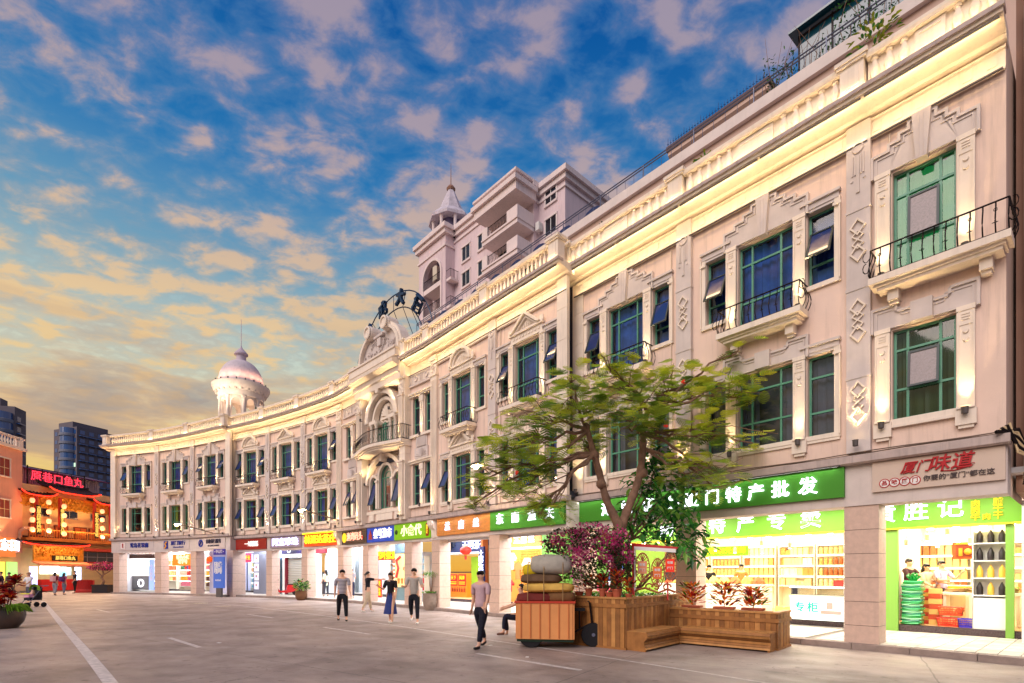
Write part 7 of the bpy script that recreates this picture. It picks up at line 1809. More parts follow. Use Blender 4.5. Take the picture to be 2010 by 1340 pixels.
clumps = [(1150, 790, 80, 40, 11.7), (1065, 820, 80, 40, 11.5), (985, 880, 55, 42, 11.3), (945, 935, 32, 28, 11.2), (1060, 905, 70, 45, 11.2), (1085, 985, 45, 25, 11.0), (1015, 955, 45, 26, 11.1), (1240, 765, 85, 42, 12.2),
  (1330, 740, 62, 34, 12.6), (1395, 765, 55, 42, 12.5), (1455, 770, 36, 34, 12.4), (1444, 690, 20, 14, 12.6), (1478, 865, 26, 14, 11.8), (1375, 850, 55, 36, 11.9), (1345, 920, 55, 34, 11.7), (1400, 950, 50, 20, 11.5), (1230, 830, 70, 32, 11.6), (1305, 805, 60, 34, 11.9), (1150, 870, 50, 30, 12.6), (1120, 745, 35, 18, 12.0), (1200, 725, 40, 16, 12.2), (1395, 925, 60, 22, 12.0), (930, 985, 22, 12, 11.0), (1060, 1005, 60, 10, 11.0), (1310, 860, 60, 26, 12.8)]
cb = MB(); tops = [sl[-1], sl[-2], sr[-1], sr[-2], sr[-3]]
for (x, y, rx, ry, d) in clumps:
    c = pxp(x, y, d); rX = rx*d/F0; rZ = ry*d/F0; base = min(tops, key=lambda q: (q-c).length+random.random()*.3)
    mid = grow(tb, base, c-Vector((0, 0, rZ*.3)), .045, .016, 7, .10)
    for k in range(int(4+rx*.10)):
        e = c+Vector((random.uniform(-1, 1)*rX, random.uniform(-.9, .9), random.uniform(-.6, .8)*rZ)); s0 = random.choice(mid[3:]); grow(tb, s0, e, .014, .005, 4, .06)
    nf = int(rx*ry*.028)+9
    for k in range(nf):
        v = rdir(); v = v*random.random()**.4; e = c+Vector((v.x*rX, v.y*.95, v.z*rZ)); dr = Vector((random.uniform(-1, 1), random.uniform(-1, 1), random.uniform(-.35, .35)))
        hz = (v.z+1)/2+random.uniform(-.35, .35); frond(cb, e, dr, random.uniform(.26, .46), 0 if hz > .62 else 1 if hz > .28 else 2)  # higher fronds take the lit copy, lower ones the shaded copy
for (x, y, d) in ((1395, 665, 12.6), (1480, 735, 12.3), (925, 945, 11.1)): pass
tb.m = 0
tb.obj('trunk', bark, TR, smooth=True)
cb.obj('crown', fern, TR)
mb = MB()
for x, y, d in ((1150, 708, 11.7), (1340, 752, 12.2), (1306, 838, 11.4), (1012, 930, 10.8)):
    c = pxp(x, y, d)
    for k in range(4): e = rdir()*.03; mb.add([c+e, c+e+Vector((.05, 0, .03)), c+e+Vector((.03, .02, .07)), c+e+Vector((-.02, .01, .05))], [(0, 1, 2, 3)])
mb.obj('blossoms', mat('scarlet_petals', (230, 60, 30), .6), TR)
# broad-leaved shrub beside it
def leaf_blade(mb, p, d, L, w, mi, droop=.3):
    d = d.normalized(); s = d.cross(Vector((0, 0, 1)))
    if s.length < .1: s = Vector((1, 0, 0))
    s.normalize(); s = (s+Vector((0, 0, random.uniform(-.5, .5)))).normalized(); dz = Vector((0, 0, -L*droop)); mb.m = mi
    mb.add([p, p+d*L*.35+s*w, p+d*L*.75+s*w*.7+dz*.4, p+d*L+dz, p+d*L*.75-s*w*.7+dz*.4, p+d*L*.35-s*w], [(0, 1, 2, 3), (0, 3, 4, 5)])
random.seed(5)
RT = world_root(thing('rubber_tree', 'glossy broad-leaved young tree behind the flame tree stems, its leaves before the green boards', 'tree', T(2.9, 12.5, .95)))
tb2 = MB(); lb = MB(); b0_ = pxp(1240, 1166, 12.6)
for (x, y, rx, ry, d) in ((1290, 905, 50, 34, 12.9), (1262, 950, 36, 40, 12.8), (1320, 960, 55, 40, 12.8), (1300, 1010, 55, 36, 12.6), (1345, 1030, 40, 34, 12.4), (1370, 1075, 24, 34, 12.2), (1240, 1010, 36, 34, 12.9), (1330, 1075, 22, 26, 12.0), (1228, 1080, 18, 50, 12.8), (1285, 1050, 34, 20, 12.4)):
    c = pxp(x, y, d); m_ = pxp(1235, 1060, 12.8); mid = grow(tb2, b0_ if y > 1050 else m_, c, .035, .012, 6, .08)
    for k in range(int(rx*ry*.05)+12):
        v = rdir()*random.random()**.4; e = c+Vector((v.x*rx*d/F0, v.y*.45, v.z*ry*d/F0)); leaf_blade(lb, e, Vector((random.uniform(-1, 1), random.uniform(-1, .4), random.uniform(-.8, .3))), random.uniform(.17, .28), random.uniform(.045, .07), random.choice((0, 0, 1, 1, 2)), .35)
tb2.tube([b0_, pxp(1232, 1110, 12.7), pxp(1235, 1060, 12.8)], [.06, .05, .04], 7)
tb2.obj('trunk', bark, RT); lb.obj('crown', glossy, RT)
# bougainvillea
BG = world_root(thing('bougainvillea', 'bushy bougainvillea full of magenta bracts in the big planter, left of the tree trunk', 'shrub', T(1.6, 11.6, .95)))
tb3 = MB(); fb = MB(); random.seed(15)
bm = [leafm('bract_magenta', (216, 56, 140)), leafm('bract_pink', (226, 120, 170)), leafm('boug_leaf_dark', (40, 58, 34)), leafm('boug_leaf', (74, 100, 44)), leafm('bract_peach', (230, 160, 90))]
root = pxp(1190, 1160, 11.7)
for (x, y, rx, ry, d) in ((1085, 1070, 28, 18, 11.4), (1115, 1062, 46, 28, 11.4), (1160, 1052, 46, 30, 11.5), (1150, 1092, 58, 28, 11.2), (1200, 1060, 40, 32, 11.6), (1210, 1095, 36, 34, 11.6), (1225, 1120, 14, 36, 11.9), (1130, 1128, 30, 12, 11.3)):
    c = pxp(x, y, d); grow(tb3, root, c, .022, .008, 7, .06)
    for k in range(int(rx*ry*.62)):
        v = rdir()*random.random()**.33; e = c+Vector((v.x*rx*d/F0, v.y*.42, v.z*ry*d/F0)); r = random.random()
        cl = noise.noise(e*3.2)
        fb.m = (0 if r < .6 else 1 if r < .9 else 4) if (cl > .02 and r < .93) else (2 if random.random() < .7 else 3)
        if y > 1120: fb.m = 3 if r < .8 else 1
        q = rdir()*.032; s = rdir()*.028; fb.add([e-q, e+s, e+q, e-s], [(0, 1, 2, 3)])
for k in range(26):
    e = pxp(random.uniform(1070, 1200), random.uniform(1115, 1150), 11.3); grow(tb3, root, e, .010, .004, 5, .08)
    for j in range(7): fb.m = 3; p = e+rdir()*.09; q = rdir()*.03; s = rdir()*.025; fb.add([p-q, p+s, p+q, p-s], [(0, 1, 2, 3)])
tb3.obj('stems', bark, BG); fb.obj('foliage', bm, BG)
# ground cover in the planter
gc = MB(); random.seed(6)
for k in range(1500):
    p = XP @ Vector((random.uniform(-2.4, -.12), random.uniform(.12, 3.0), random.uniform(.97, 1.10))); gc.m = random.choice((0, 1, 2)); q = rdir()*.03; s = rdir()*.03; gc.add([p-q, p+s, p+q, p-s], [(0, 1, 2, 3)])
o = gc.obj('ground_cover', glossy, kind='stuff'); o['label'] = 'low green creeping plants filling the big timber planter'; o['category'] = 'ground cover'
# crotons in pots
terra = mat('terracotta', (176, 92, 66), .8, var=.12, vscale=6, bump=.3)
crm = [leafm('croton_red', (170, 34, 26), .35), leafm('croton_orange', (226, 110, 36), .35), leafm('croton_yellow', (220, 180, 50), .35), leafm('croton_green', (80, 120, 40), .35), leafm('croton_dark', (90, 20, 34), .35)]
def croton(X, label, r=.09, h=.15, ph=.32, spread=.16, n=60, pal=(0, 0, 1, 2, 3, 4), tray=False, grp=None, L=.15):
    t = thing('potted_croton', label, 'potted plant', X, grp)
    if tray: MB().box(-r*1.7, r*1.7, -r*.8, r*.8, 0, h*.35).obj('tray', terra, t)
    else: MB().lathe([(r*.7, 0), (r*.95, h*.8), (r*1.08, h*.8), (r*1.08, h), (r*.9, h), (r*.85, h*.9), (.001, h*.9)], 14).obj('pot', terra, t)
    lm = MB(); st = MB(); st.tube([(0, 0, h*.3), (0, 0, h+ph*.7)], [.012, .006], 4)
    for k in range(n):
        a = random.uniform(0, 6.3); z = h*(.4 if tray else .9)+ph*random.random()**.8; rr = spread*random.random(); p = Vector((rr*math.cos(a)*.5, rr*math.sin(a)*.5, z)); leaf_blade(lm, p, Vector((math.cos(a), math.sin(a), random.uniform(.1, 1.3))), L*random.uniform(.7, 1.15), L*.17, random.choice(pal), .15)
    st.obj('stem', bark, t); lm.obj('leaves', crm, t); return t
def onrim(x, y): # world point on the big planter rim at screen x
    lo, hi = -2.6, .0
    for _ in range(40):
        m = (lo+hi)/2; q = XP @ Vector((m, y, 1.09))
        if q.x/q.y < (x-1005)/F0: lo = m
        else: hi = m
    return T(*(XP @ Vector((lo, y, 1.09)))) 
for x, r, ph, lab in ((1156, .085, .28, 'croton with orange tips in a small terracotta pot, leftmost on the planter rim'), (1183, .085, .30, 'spiky red croton in a small terracotta pot, second from the left on the rim'), (1211, .11, .38, 'tallest orange croton in the large terracotta pot on the rim'), (1237, .08, .26, 'brownish croton in a low pot at the corner of the big planter')):
    croton(onrim(x, .16 if x > 1220 else .12), lab, r, .17 if x < 1220 else .07, ph, .18, 46, (0, 1, 1, 4, 3), L=.17)
croton(onrim(1197, .10), 'low wide terracotta pot with a small green sprout beside the large pot', .10, .10, .10, .1, 12, (3,), L=.08)
croton(onrim(1137, .12), 'low brown pot with sparse leaves next to the cargo tricycle', .10, .09, .14, .1, 14, (1, 4), L=.09)
for xx, ph, lab in ((.42, .46, 'tall red croton at the left end of the lower planter'), (1.16, .48, 'large red and orange croton in the middle of the lower planter'), (1.78, .40, 'yellow and orange croton at the right end of the lower planter')):
    croton(XP @ T(xx, 2.36, .79), lab, .13, .14, ph, .5, 150, (0, 0, 1, 1, 2, 4, 3), True, L=.20)
# red wrought sign with three ovals
rs = thing('ornamental_sign', 'red metal frame sign with three openwork ovals standing in the big planter', 'sign', T(*pxp(1284, 1168, 11.6)) @ RZ(-.55)); redp = mat('red_powdercoat', (190, 26, 34), .35, spec=.6); orp = mat('orange_panel', (230, 120, 60), .5); salm = mat('salmon_panel', (240, 160, 120), .5); gbr = mat('bronze_openwork', (166, 96, 60), .5)
w_ = .98
MB().box(-w_/2, -w_/2+.05, -.05, .01, -.1, 1.12).prism([(-w_/2, 1.10), (-w_/2-.03, 1.18), (w_/2+.05, 1.06), (w_/2, 1.0)], -.05, .01).box(w_/2-.20, w_/2-.17, -.03, 0, -.1, .3).obj('frame', redp, rs)
MB().box(-w_/2+.051, -w_/2+.075, -.06, .0, .1, 1.06).prism([(-w_/2+.05, 1.02), (-w_/2+.05, 1.10), (w_/2, 1.02), (w_/2, .94)], -.06, -.051).obj('white_edge', whitem, rs)
def oval(cx, cz, rx, rz, m):
    mb = MB(); el = lambda k: [(cx+rx*k*math.cos(a), cz+rz*k*math.sin(a)) for a in [2*PI*j/24 for j in range(25)]]
    mb.band(el(1), el(.90), -.03, .0)
    for j in range(22):
        a = 2*PI*j/22; mb.box(-.008, .008, -.025, -.004, 0, .16 if abs(math.sin(a)) > .6 else .07, T(cx+rx*.93*math.cos(a), 0, cz+rz*.93*math.sin(a)) @ RY(-a-PI/2))
    o = mb.obj('openwork_oval', gbr, rs); MB().prism([(cx-rx*.62, cz-rz*.42), (cx+rx*.62, cz-rz*.42), (cx+rx*.66, cz+rz*.42), (cx-rx*.66, cz+rz*.42)], -.035, -.031).obj('panel', m, o)
    for r_ in (0, 1): text(('有福', '厦门')[r_], rx*.42, whitem, o, T(cx, -.04, cz+.06-.12*r_), depth=.004, bold=.02)
oval(-.26, .62, .17, .34, salm); oval(.08, .50, .155, .33, orp); oval(.36, .66, .15, .34, glow('red_panel_lit', (226, 50, 30), .2))
mb = MB()
for cx, s in ((-.12, 1), (.05, -1), (.28, 1)): mb.tube([(cx+s*.10*math.cos(a)*(1-a/9), -.02, .18+.10*math.sin(a)*(1-a/9)) for a in [0, .7, 1.4, 2.1, 2.8, 3.5, 4.2, 5, 5.8]], .022, 5)
mb.tube([(-.45, -.02, .10), (-.2, -.02, .16), (.1, -.02, .06), (.3, -.02, .14), (.47, -.02, .08)], .025, 5); mb.obj('scrollwork', gbr, rs)
# ------------------------------------------------------------------ other pots
def bigpot(X, r, h, m, label, builder):
    t = thing('potted_plant', label, 'potted plant', X); MB().lathe([(r*.62, 0), (r*.9, h*.3), (r, h*.62), (r*.93, h*.9), (r*1.0, h), (r*.88, h), (r*.84, h*.9), (.001, h*.88)], 24).obj('pot', m, t, smooth=True); builder(t, r, h); return t
def bush(nleaf, rx, rz, zc, pal, L=.13, stems=6):
    def f(t, r, h):
        lm = MB(); st = MB()
        for k in range(stems): a = k*6.28/stems; st.tube([(0, 0, h*.8), (rx*.3*math.cos(a), rx*.3*math.sin(a), zc)], [.014, .006], 4)
        for k in range(nleaf): v = rdir()*random.random()**.4; leaf_blade(lm, Vector((v.x*rx, v.y*rx, zc+v.z*rz)), Vector((v.x, v.y, random.uniform(-.2, 1))), L*random.uniform(.7, 1.2), L*.2, random.choice(pal), .3)
        st.obj('stems', bark, t); lm.obj('leaves', glossy, t)
    return f
random.seed(88)
q = gp_(591, 1178); bigpot(T(q.x, q.y, 0), .34, .55, mat('basket_brown', (120, 84, 58), .8, var=.2), 'leafy green shrub in a brown pot before the violet-lettered shop', bush(190, .42, .34, .85, (0, 2, 1), .22))
q = gp_(846, 1197.5); t = bigpot(T(q.x, q.y, 0), .36, .72, mat('sand_pot', (150, 132, 120), .85, var=.25, vscale=4, bump=.4), 'leggy clipped plant in a tall sandy pot by the pillar under the green fascia sign', bush(170, .36, .12, 1.52, (0, 2), .10))
lm = MB()
for k in range(60): leaf_blade(lm, Vector((random.uniform(-.25, .25), random.uniform(-.25, .25), .74)), Vector((random.uniform(-1, 1), random.uniform(-1, 1), .6)), .2, .02, random.choice((0, 2)), .5)
lm.obj('grass_tuft', glossy, t)
# foreground left pot
q = gp_(6, 1233)
def redplant(t, r, h):
    lm = MB(); st = MB(); gr = MB(); random.seed(99)
    tops_ = [(-.34, 0, 1.02, .24), (.0, .05, 1.15, .2), (.24, -.05, .95, .22), (-.1, -.2, .86, .26), (.36, .0, 1.38, .24), (.12, -.25, .78, .22), (-.4, -.2, .8, .2)]
    for (x, y, z, s) in tops_:
        st.tube([(x*.4, y*.4, h*.8), (x*.8, y*.8, (z+h)/2), (x, y, z)], [.02, .016, .01], 5)
        for k in range(62):
            a = random.uniform(0, 6.3); leaf_blade(lm, Vector((x, y, z+random.uniform(-.12, .1))), Vector((math.cos(a), math.sin(a), random.uniform(-.2, 1.4))), s*random.uniform(.7, 1.15), s*.17, random.choice((0, 0, 0, 4, 1)), .2)
    for k in range(260):
        a = random.uniform(0, 6.3); leaf_blade(gr, Vector((r*.7*math.cos(a), r*.7*math.sin(a), h)), Vector((math.cos(a), math.sin(a), random.uniform(.3, 1.6))), random.uniform(.2, .34), .012, random.choice((0, 2, 2)), .9)
    st.obj('stems', bark, t); lm.obj('red_leaves', crm, t); gr.obj('grass_fringe', [leafm('grass_green', (120, 170, 50)), leafm('grass_green', (120, 170, 50)), leafm('grass_lime', (160, 200, 70))], t)
bigpot(T(q.x, q.y, 0), .50, .60, mat('dark_glazed_pot', (78, 62, 52), .4, var=.3, vscale=3, spec=.6), 'big dark pot of red crotons with a fringe of grass at the lower left', redplant)
# bonsai bougainvillea at the restaurant
q = gp_(202, 1163.5); bt = thing('bonsai_tree', 'small purple bougainvillea tree in a black box before the cream shutter', 'tree', T(q.x, q.y, 0))
MB().box(-.62, .62, -.35, .35, 0, .62).box(-.66, .66, -.39, .39, .55, .66).obj('planter_box', mat('black_box', (44, 38, 44), .6), bt)
MB().tube([(-.05, 0, .6), (.08, 0, .95), (-.1, 0, 1.2), (.05, 0, 1.5), (0, 0, 1.8)], [.11, .09, .08, .07, .05], 8).tube([(-.05, 0, 1.3), (-.5, 0, 1.75), (-.8, 0, 1.9)], [.05, .035, .02], 6).tube([(.03, 0, 1.4), (.5, 0, 1.7), (.75, .1, 1.95)], [.05, .035, .02], 6).obj('trunk', bark, bt)
fb = MB()
for (x, z, rx, rz) in ((-.75, 2.0, .45, .2), (0, 2.25, .65, .3), (.7, 2.05, .45, .25), (.2, 1.9, .6, .15)):
    for k in range(330): v = rdir()*random.random()**.4; e = Vector((x+v.x*rx, v.y*.5, z+v.z*rz)); q_ = rdir()*.05; s = rdir()*.045; fb.m = random.choice((0, 0, 1, 2, 2, 2)); fb.add([e-q_, e+s, e+q_, e-s], [(0, 1, 2, 3)])
fb.obj('crown', bm, bt)
# barriers
def barrier(x, y, w, label):
    q = gp_(x, y); t = thing('water_barrier', label, 'barrier', T(q.x, q.y, 0) @ RZ(.1)); rp = mat('red_plastic', (196, 20, 26), .35, spec=.6)
    MB().prism([(-.22, 0), (.22, 0), (.22, .12), (.10, .3), (.08, 1.0), (-.08, 1.0), (-.10, .3), (-.22, .12)], -w/2, w/2, axis='x').obj('body', rp, t)
    for k in range(int(w/.22)): MB().box(-.03, .03, -.11, .11, .18, 1.04).obj('rib', rp, t, T(-w/2+.12+k*.22, 0, 0))
barrier(168, 1163, 1.25, 'red plastic water barrier next to the bonsai box'); barrier(82, 1161, .7, 'short red plastic barrier beside the restaurant counter')
# planters on the roof edge
def roofplant(P, u, y, z, h, label, pal=(2, 0, 1), n=120):
    t = thing('roof_plant', label, 'potted plant', P.M(u, y, z)); MB().lathe([(.13, 0), (.17, .25), (.001, .24)], 10).obj('pot', terra, t); lm = MB(); MB().tube([(0, 0, .2), (.03, 0, h*.6)], .015, 4).obj('stem', bark, t)
    for k in range(n): v = rdir()*random.random()**.5; leaf_blade(lm, Vector((v.x*h*.36, v.y*h*.3, h*.68+v.z*h*.34)), Vector((v.x, v.y, random.uniform(-.3, 1))), .15, .03, random.choice(pal), .4)
    lm.obj('leaves', [glossy[0], glossy[1], leafm('yellow_green', (170, 180, 50))], t)
for P, x, h, lab in ((PR, 1715, 1.25, 'tall yellow-green potted bush on the roof edge at the top right'), (PR, 1384, .8, 'round bush on the roof edge above the joint of the window bays'), (PR, 1184, .65, 'dark bush on the roof edge near the joint of the two buildings'), (PM, 1040, .55, 'low straggly plant on the balustrade left of the building joint'), (PM, 914, .6, 'bright yellow-green bush on the balustrade below the apartment block'), (PM, 563, .7, 'small bush behind the balustrade right of the domed turret'), (PM, 632, .6, 'small bush behind the balustrade at the start of the roof railing'), (PM, 508, .8, 'dark bush under the domed turret')):
    roofplant(P, ub(P, x, .15), .15, 11.75 if P is PR else 11.55, h, lab, (2, 2, 0) if x in (1715, 914, 1384) else (0, 1, 1), 150)
VN = world_root(thing('terrace_vine', 'dark climbing plants trailing over the roof terrace railing at the top right', 'climbing plant', T(*PR.W(3.5, 3.3, 15.5)))); lm = MB(); random.seed(17)
for (x0, x1, top) in ((1500, 1560, 1.3), (1600, 1800, .9), (1640, 1720, 1.7)):
    u0, u1_ = ub(PR, x0, 3.4), ub(PR, x1, 3.4)
    for k in range(300):
        u = random.uniform(u0, u1_); z = 15.6+top*random.random()**1.6; p = Vector(PR.W(u, 3.4+random.uniform(-.2, .5), z)); leaf_blade(lm, p, rdir(), .09, .02, random.choice((0, 1, 1)), .3)
lm.obj('leaves', glossy[:2], VN)
mb = MB()
for k in range(26): u = random.uniform(ub(PR, 1500, 3.4), ub(PR, 1800, 3.4)); a = Vector(PR.W(u, 3.5, 15.5)); mb.tube([a, a+Vector((random.uniform(-.3, .3), 0, .9)), a+Vector((random.uniform(-.6, .6), 0, random.uniform(1.2, 2.0)))], [.015, .01, .004], 3)
mb.obj('stems', bark, VN)
# ------------------------------------------------------------------ people
def skin_mesh(name, verts, edges, radii, m, root=0, sub=1):
    me = bpy.data.meshes.new('tmp'); me.from_pydata([tuple(v) for v in verts], edges, []); o = bpy.data.objects.new('tmp', me); COL.objects.link(o)
    md = o.modifiers.new('s', 'SKIN'); md.use_smooth_shade = True
    sv = me.skin_vertices[0].data
    for i, r in enumerate(radii): sv[i].radius = r if isinstance(r, tuple) else (r, r); sv[i].use_root = (i == root)
    ss = o.modifiers.new('u', 'SUBSURF'); ss.levels = sub; ss.render_levels = sub
    bpy.context.view_layer.update(); res = bpy.data.meshes.new_from_object(o.evaluated_get(bpy.context.evaluated_depsgraph_get())); bpy.data.objects.remove(o); bpy.data.meshes.remove(me)
    res.name = name; res.materials.clear(); res.materials.append(m); res.polygons.foreach_set('use_smooth', [True]*len(res.polygons)); return res
skinm = mat('skin', (214, 166, 138), .55, spec=.4); hairm = mat('black_hair', (24, 20, 22), .4, spec=.5)
def rotx(v, a): c, s = math.cos(a), math.sin(a); return Vector((v.x, v.y*c-v.z*s, v.y*s+v.z*c))
def person(x, yf, heading, label, top, bottom, shoes=(30, 28, 30), legs=((22, 6), (-20, 18)), arms=((12, 4, 20), (-14, 4, 20)), H=1.70, skirt=0, sleeve=.55, hair='short', sit=0, lean=0, at=None, z=0.0, fem=False, bag=None, striped=None, hat=None, coat=0):
    """legs: (swing, knee bend) and arms: (swing, spread, elbow bend), degrees, left then right; facing +y"""
    k = H/1.70; q = gp_(x, yf) if at is None else Vector(at)
    t = thing('person', label, 'person', T(q.x, q.y, z) @ RZ(R(heading)))
    V = []; E = []; Rr = []; 
    def add(p, r, par=None):
        V.append(Vector(p)*k); Rr.append((r[0]*k, r[1]*k) if isinstance(r, tuple) else r*k)
        if par is not None: E.append((par, len(V)-1))
        return len(V)-1
    sw = .17 if fem else .195
    ln = R(lean)
    pel = add((0, 0, .93), (.135, .10)); up = lambda h, y=0: Vector((0, -math.sin(-ln)*(h-.93)+y, .93+(h-.93)*math.cos(ln)))
    wa = add(up(1.08), (.115 if fem else .13, .088), pel); ch = add(up(1.27), (.135 if fem else .155, .10), wa); cl = add(up(1.40), (.12, .08), ch); nk = add(up(1.47, .005), .052, cl); hb = add(up(1.545, .02), (.072, .082), nk); ht = add(up(1.625, .015), (.066, .08), hb)
    J = {}
    for s, (asw, spr, el) in zip((-1, 1), arms):
        sh = Vector(up(1.385))+Vector((s*sw, 0, 0)); d = rotx(Vector((s*math.sin(R(spr)), 0, -math.cos(R(spr)))), R(asw)); e = sh+d*.28; d2 = rotx(d, R(el)); w = e+d2*.24
        a = add(sh, .058, cl); b = add(e, .042, a); c = add(w, .028, b); J[('a', s)] = (sh, e, w, d2)
        ax = d2.normalized(); side = Vector((0, 1, 0)) if abs(ax.y) < .7 else Vector((0, 0, 1)); side = (side-ax*side.dot(ax)).normalized(); hd = add(w+ax*.07, (.036, .022), c)
        for f in range(4):
            o = side*(.026-.017*f); L = (.075, .085, .08, .062)[f]; f1 = add(w+ax*.10+o, .0085, hd); cu = ax*.8+ax.cross(side)*(.35*s); add(w+ax*.10+o+cu.normalized()*L, .007, f1)
        th = add(w+ax*.055+side*.042, .010, hd); add(w+ax*.09+side*.062, .008, th)
    for s, (lsw, kn) in zip((-1, 1), legs):
        hp = Vector((s*.095, 0, .90)); d = rotx(Vector((s*.03, 0, -1)), R(lsw)).normalized(); kp = hp+d*.43; d2 = rotx(d, -R(kn)).normalized(); an = kp+d2*.42
        a = add(hp, .088, pel); b = add(kp, .056, a); c = add(an, .036, b); ft = rotx(Vector((0, 1, -.25)), R((lsw-kn)*.5)).normalized(); f = add(an+ft*.15+Vector((0, 0, -.03)), (.036, .024), c); J[('l', s)] = (hp, kp, an, ft)
    lowest = min((J[('l', s)][2].z for s in (-1, 1)))-.075 if not sit else 0
    off = Matrix.Translation((0, 0, -lowest*k + (sit-.90*k if sit else 0)))
    body = link('body', skin_mesh('body', V, E, Rr, skinm), t, off)
    up_ = lambda h, y=0: Vector(up(h, y))*k
    hc = (Vector(up(1.60, .02)))*k
    fm = MB(); fm.ball(hc+Vector((0, .092*k, -.012)), .014*k, 4, sz=1.3)
    for s in (-1, 1): fm.ball(hc+Vector((s*.082*k, 0, -.005)), .018*k, 4, sz=1.5)
    link('nose_and_ears', fm.mesh('nose_and_ears', skinm, True), t, off)
    em = MB()
    for s in (-1, 1): em.ball(hc+Vector((s*.03*k, .083*k, .02*k)), .011*k, 4)
    em.box(-.022*k, .022*k, .083*k, .09*k, -.05*k, -.042*k, T(*hc)); link('eyes_and_mouth', em.mesh('eyes_and_mouth', mat('eye_dark', (50, 26, 26), .4)), t, off)
    # hair
    hm = MB(); hr = .098*k
    hm.lathe([(hr*math.sin(a), hr*1.12*math.cos(a)) for a in [.01, .3, .6, .9, 1.15, 1.35, 1.5]], 14, T(*(hc+Vector((0, -.012*k, .010*k)))) @ RX(R(34)), cap=False)
    if hair == 'long': hm.tube([hc+Vector((0, -.05*k, .02*k)), hc+Vector((0, -.075*k, -.08*k)), hc+Vector((0, -.09*k, -.22*k)), hc+Vector((0, -.08*k, -.30*k))], [.08*k, .085*k, .07*k, .03*k], 10)
    if hair == 'tail': hm.tube([hc+Vector((0, -.09*k, .04*k)), hc+Vector((0, -.14*k, -.02*k)), hc+Vector((0, -.12*k, -.18*k))], [.03*k, .035*k, .012*k], 7)
    link('hair', hm.mesh('hair', hairm if not hat else mat('hat_%d' % hat[0], hat, .8), True), t, off)
    # clothes
    tm = striped or mat('cloth_%d_%d_%d' % top, top, .85, var=.08, vscale=14); n0 = len(V)
    cv = []; ce = []; cr = []
    def ca(p, r, par=None):
        cv.append(Vector(p)*k); cr.append((r[0]*k, r[1]*k) if isinstance(r, tuple) else r*k)
        if par is not None: ce.append((par, len(cv)-1))
        return len(cv)-1
    hem = .86 if not coat else .62
    r0 = ca(up(1.10), (.135 if fem else .15, .108)); c1 = ca((0, 0, hem), (.18, .15), r0); c2 = ca(up(1.27), (.155 if fem else .175, .12), r0); c3 = ca(up(1.40), (.135, .095), c2); ca(up(1.44), .07, c3)
    for s in (-1, 1):
        sh, e, w, d2 = J[('a', s)]; a = ca(sh, .074, c3); m_ = sh.lerp(e, min(1, sleeve*1.6)); b = ca(m_, .062, a)
        if sleeve > .7: ca(e, .058, b); ca(e.lerp(w, .85), .045, len(cv)-1)
    link('shirt', skin_mesh('shirt', cv, ce, cr, tm), t, off)
    bm_ = mat('cloth_%d_%d_%d' % bottom, bottom, .85, var=.10, vscale=10); cv, ce, cr = [], [], []
    if skirt:
        (h1, k1, a1, _), (h2, k2, a2, _) = J[('l', -1)], J[('l', 1)]; cz = (k1+k2)/2
        mb = MB(); n = 20; rows = []
        for j, tt in enumerate((0, .12, .35, .65, 1.0)):
            z = 1.0-(1.0-skirt)*tt; rx = .125+.11*tt; c = Vector((0, cz.y*.5*tt, z)); rows.append([(c+Vector((rx*(1+.06*math.sin(5*a)*tt)*math.cos(a), rx*.8*(1+.06*math.sin(5*a)*tt)*math.sin(a), 0)))*k for a in [2*PI*i/n for i in range(n)]])
        vs = [v for r_ in rows for v in r_]; mb.add(vs, [(j*n+i, j*n+(i+1) % n, (j+1)*n+(i+1) % n, (j+1)*n+i) for j in range(4) for i in range(n)]); link('skirt', mb.mesh('skirt', bm_, True), t, off)
    else:
        r0 = ca((0, 0, 1.0), (.15, .12)); r1 = ca((0, 0, .90), (.185, .155), r0)
        for s in (-1, 1):
            hp, kp, an, ft = J[('l', s)]; a = ca(hp+Vector((0, 0, -.07)), .118, r1); b = ca(kp, .074, a); ca(kp.lerp(an, .88), .058, b)
        link('trousers', skin_mesh('trousers', cv, ce, cr, bm_), t, off)
    sm = mat('shoe_%d_%d_%d' % shoes, shoes, .5)
    for s in (-1, 1):
        hp, kp, an, ft = J[('l', s)]; rt = Vector((ft.y, 0, 0))
        link('shoe', skin_mesh('shoe', [an*k+Vector((0, -.03, -.035))*k, (an+ft*.08+Vector((0, 0, -.03)))*k, (an+ft*.19+Vector((0, 0, -.02)))*k], [(0, 1), (1, 2)], [(.045*k, .042*k), (.046*k, .038*k), (.04*k, .026*k)], sm), t, off)
    if bag:
        bb = MB(); bb.box(-.15*k, .15*k, -.30*k, -.13*k, 1.02*k, 1.42*k).box(-.12*k, .12*k, -.35*k, -.30*k, 1.06*k, 1.26*k); tag(link('backpack', bb.mesh('backpack', mat('bag_%d_%d' % bag[:2], bag, .7)), None, t.matrix_basis @ off), bag_lab[label], 'bag')
    return t
bag_lab = {}
stripe_m = mat('grey_striped_shirt', (170, 162, 168), .85)
def mkstripes():
    t = NT.__new__(NT); t.nt = stripe_m.node_tree; g = t.n('ShaderNodeTexCoord'); sx = t.n('ShaderNodeSeparateXYZ'); t.l(g.outputs['Object'], sx.inputs[0])
    f = t.math('FRACT', t.math('MULTIPLY', sx.outputs[2], 22)); c = t.ramp(f, [(.0, rgba((190, 184, 190))), (.5, rgba((190, 184, 190))), (.55, rgba((110, 104, 116))), (1, rgba((110, 104, 116)))], 'CONSTANT')
    p = [n for n in t.nt.nodes if n.type == 'BSDF_PRINCIPLED'][0]; t.l(c, p.inputs['Base Color'])
mkstripes()
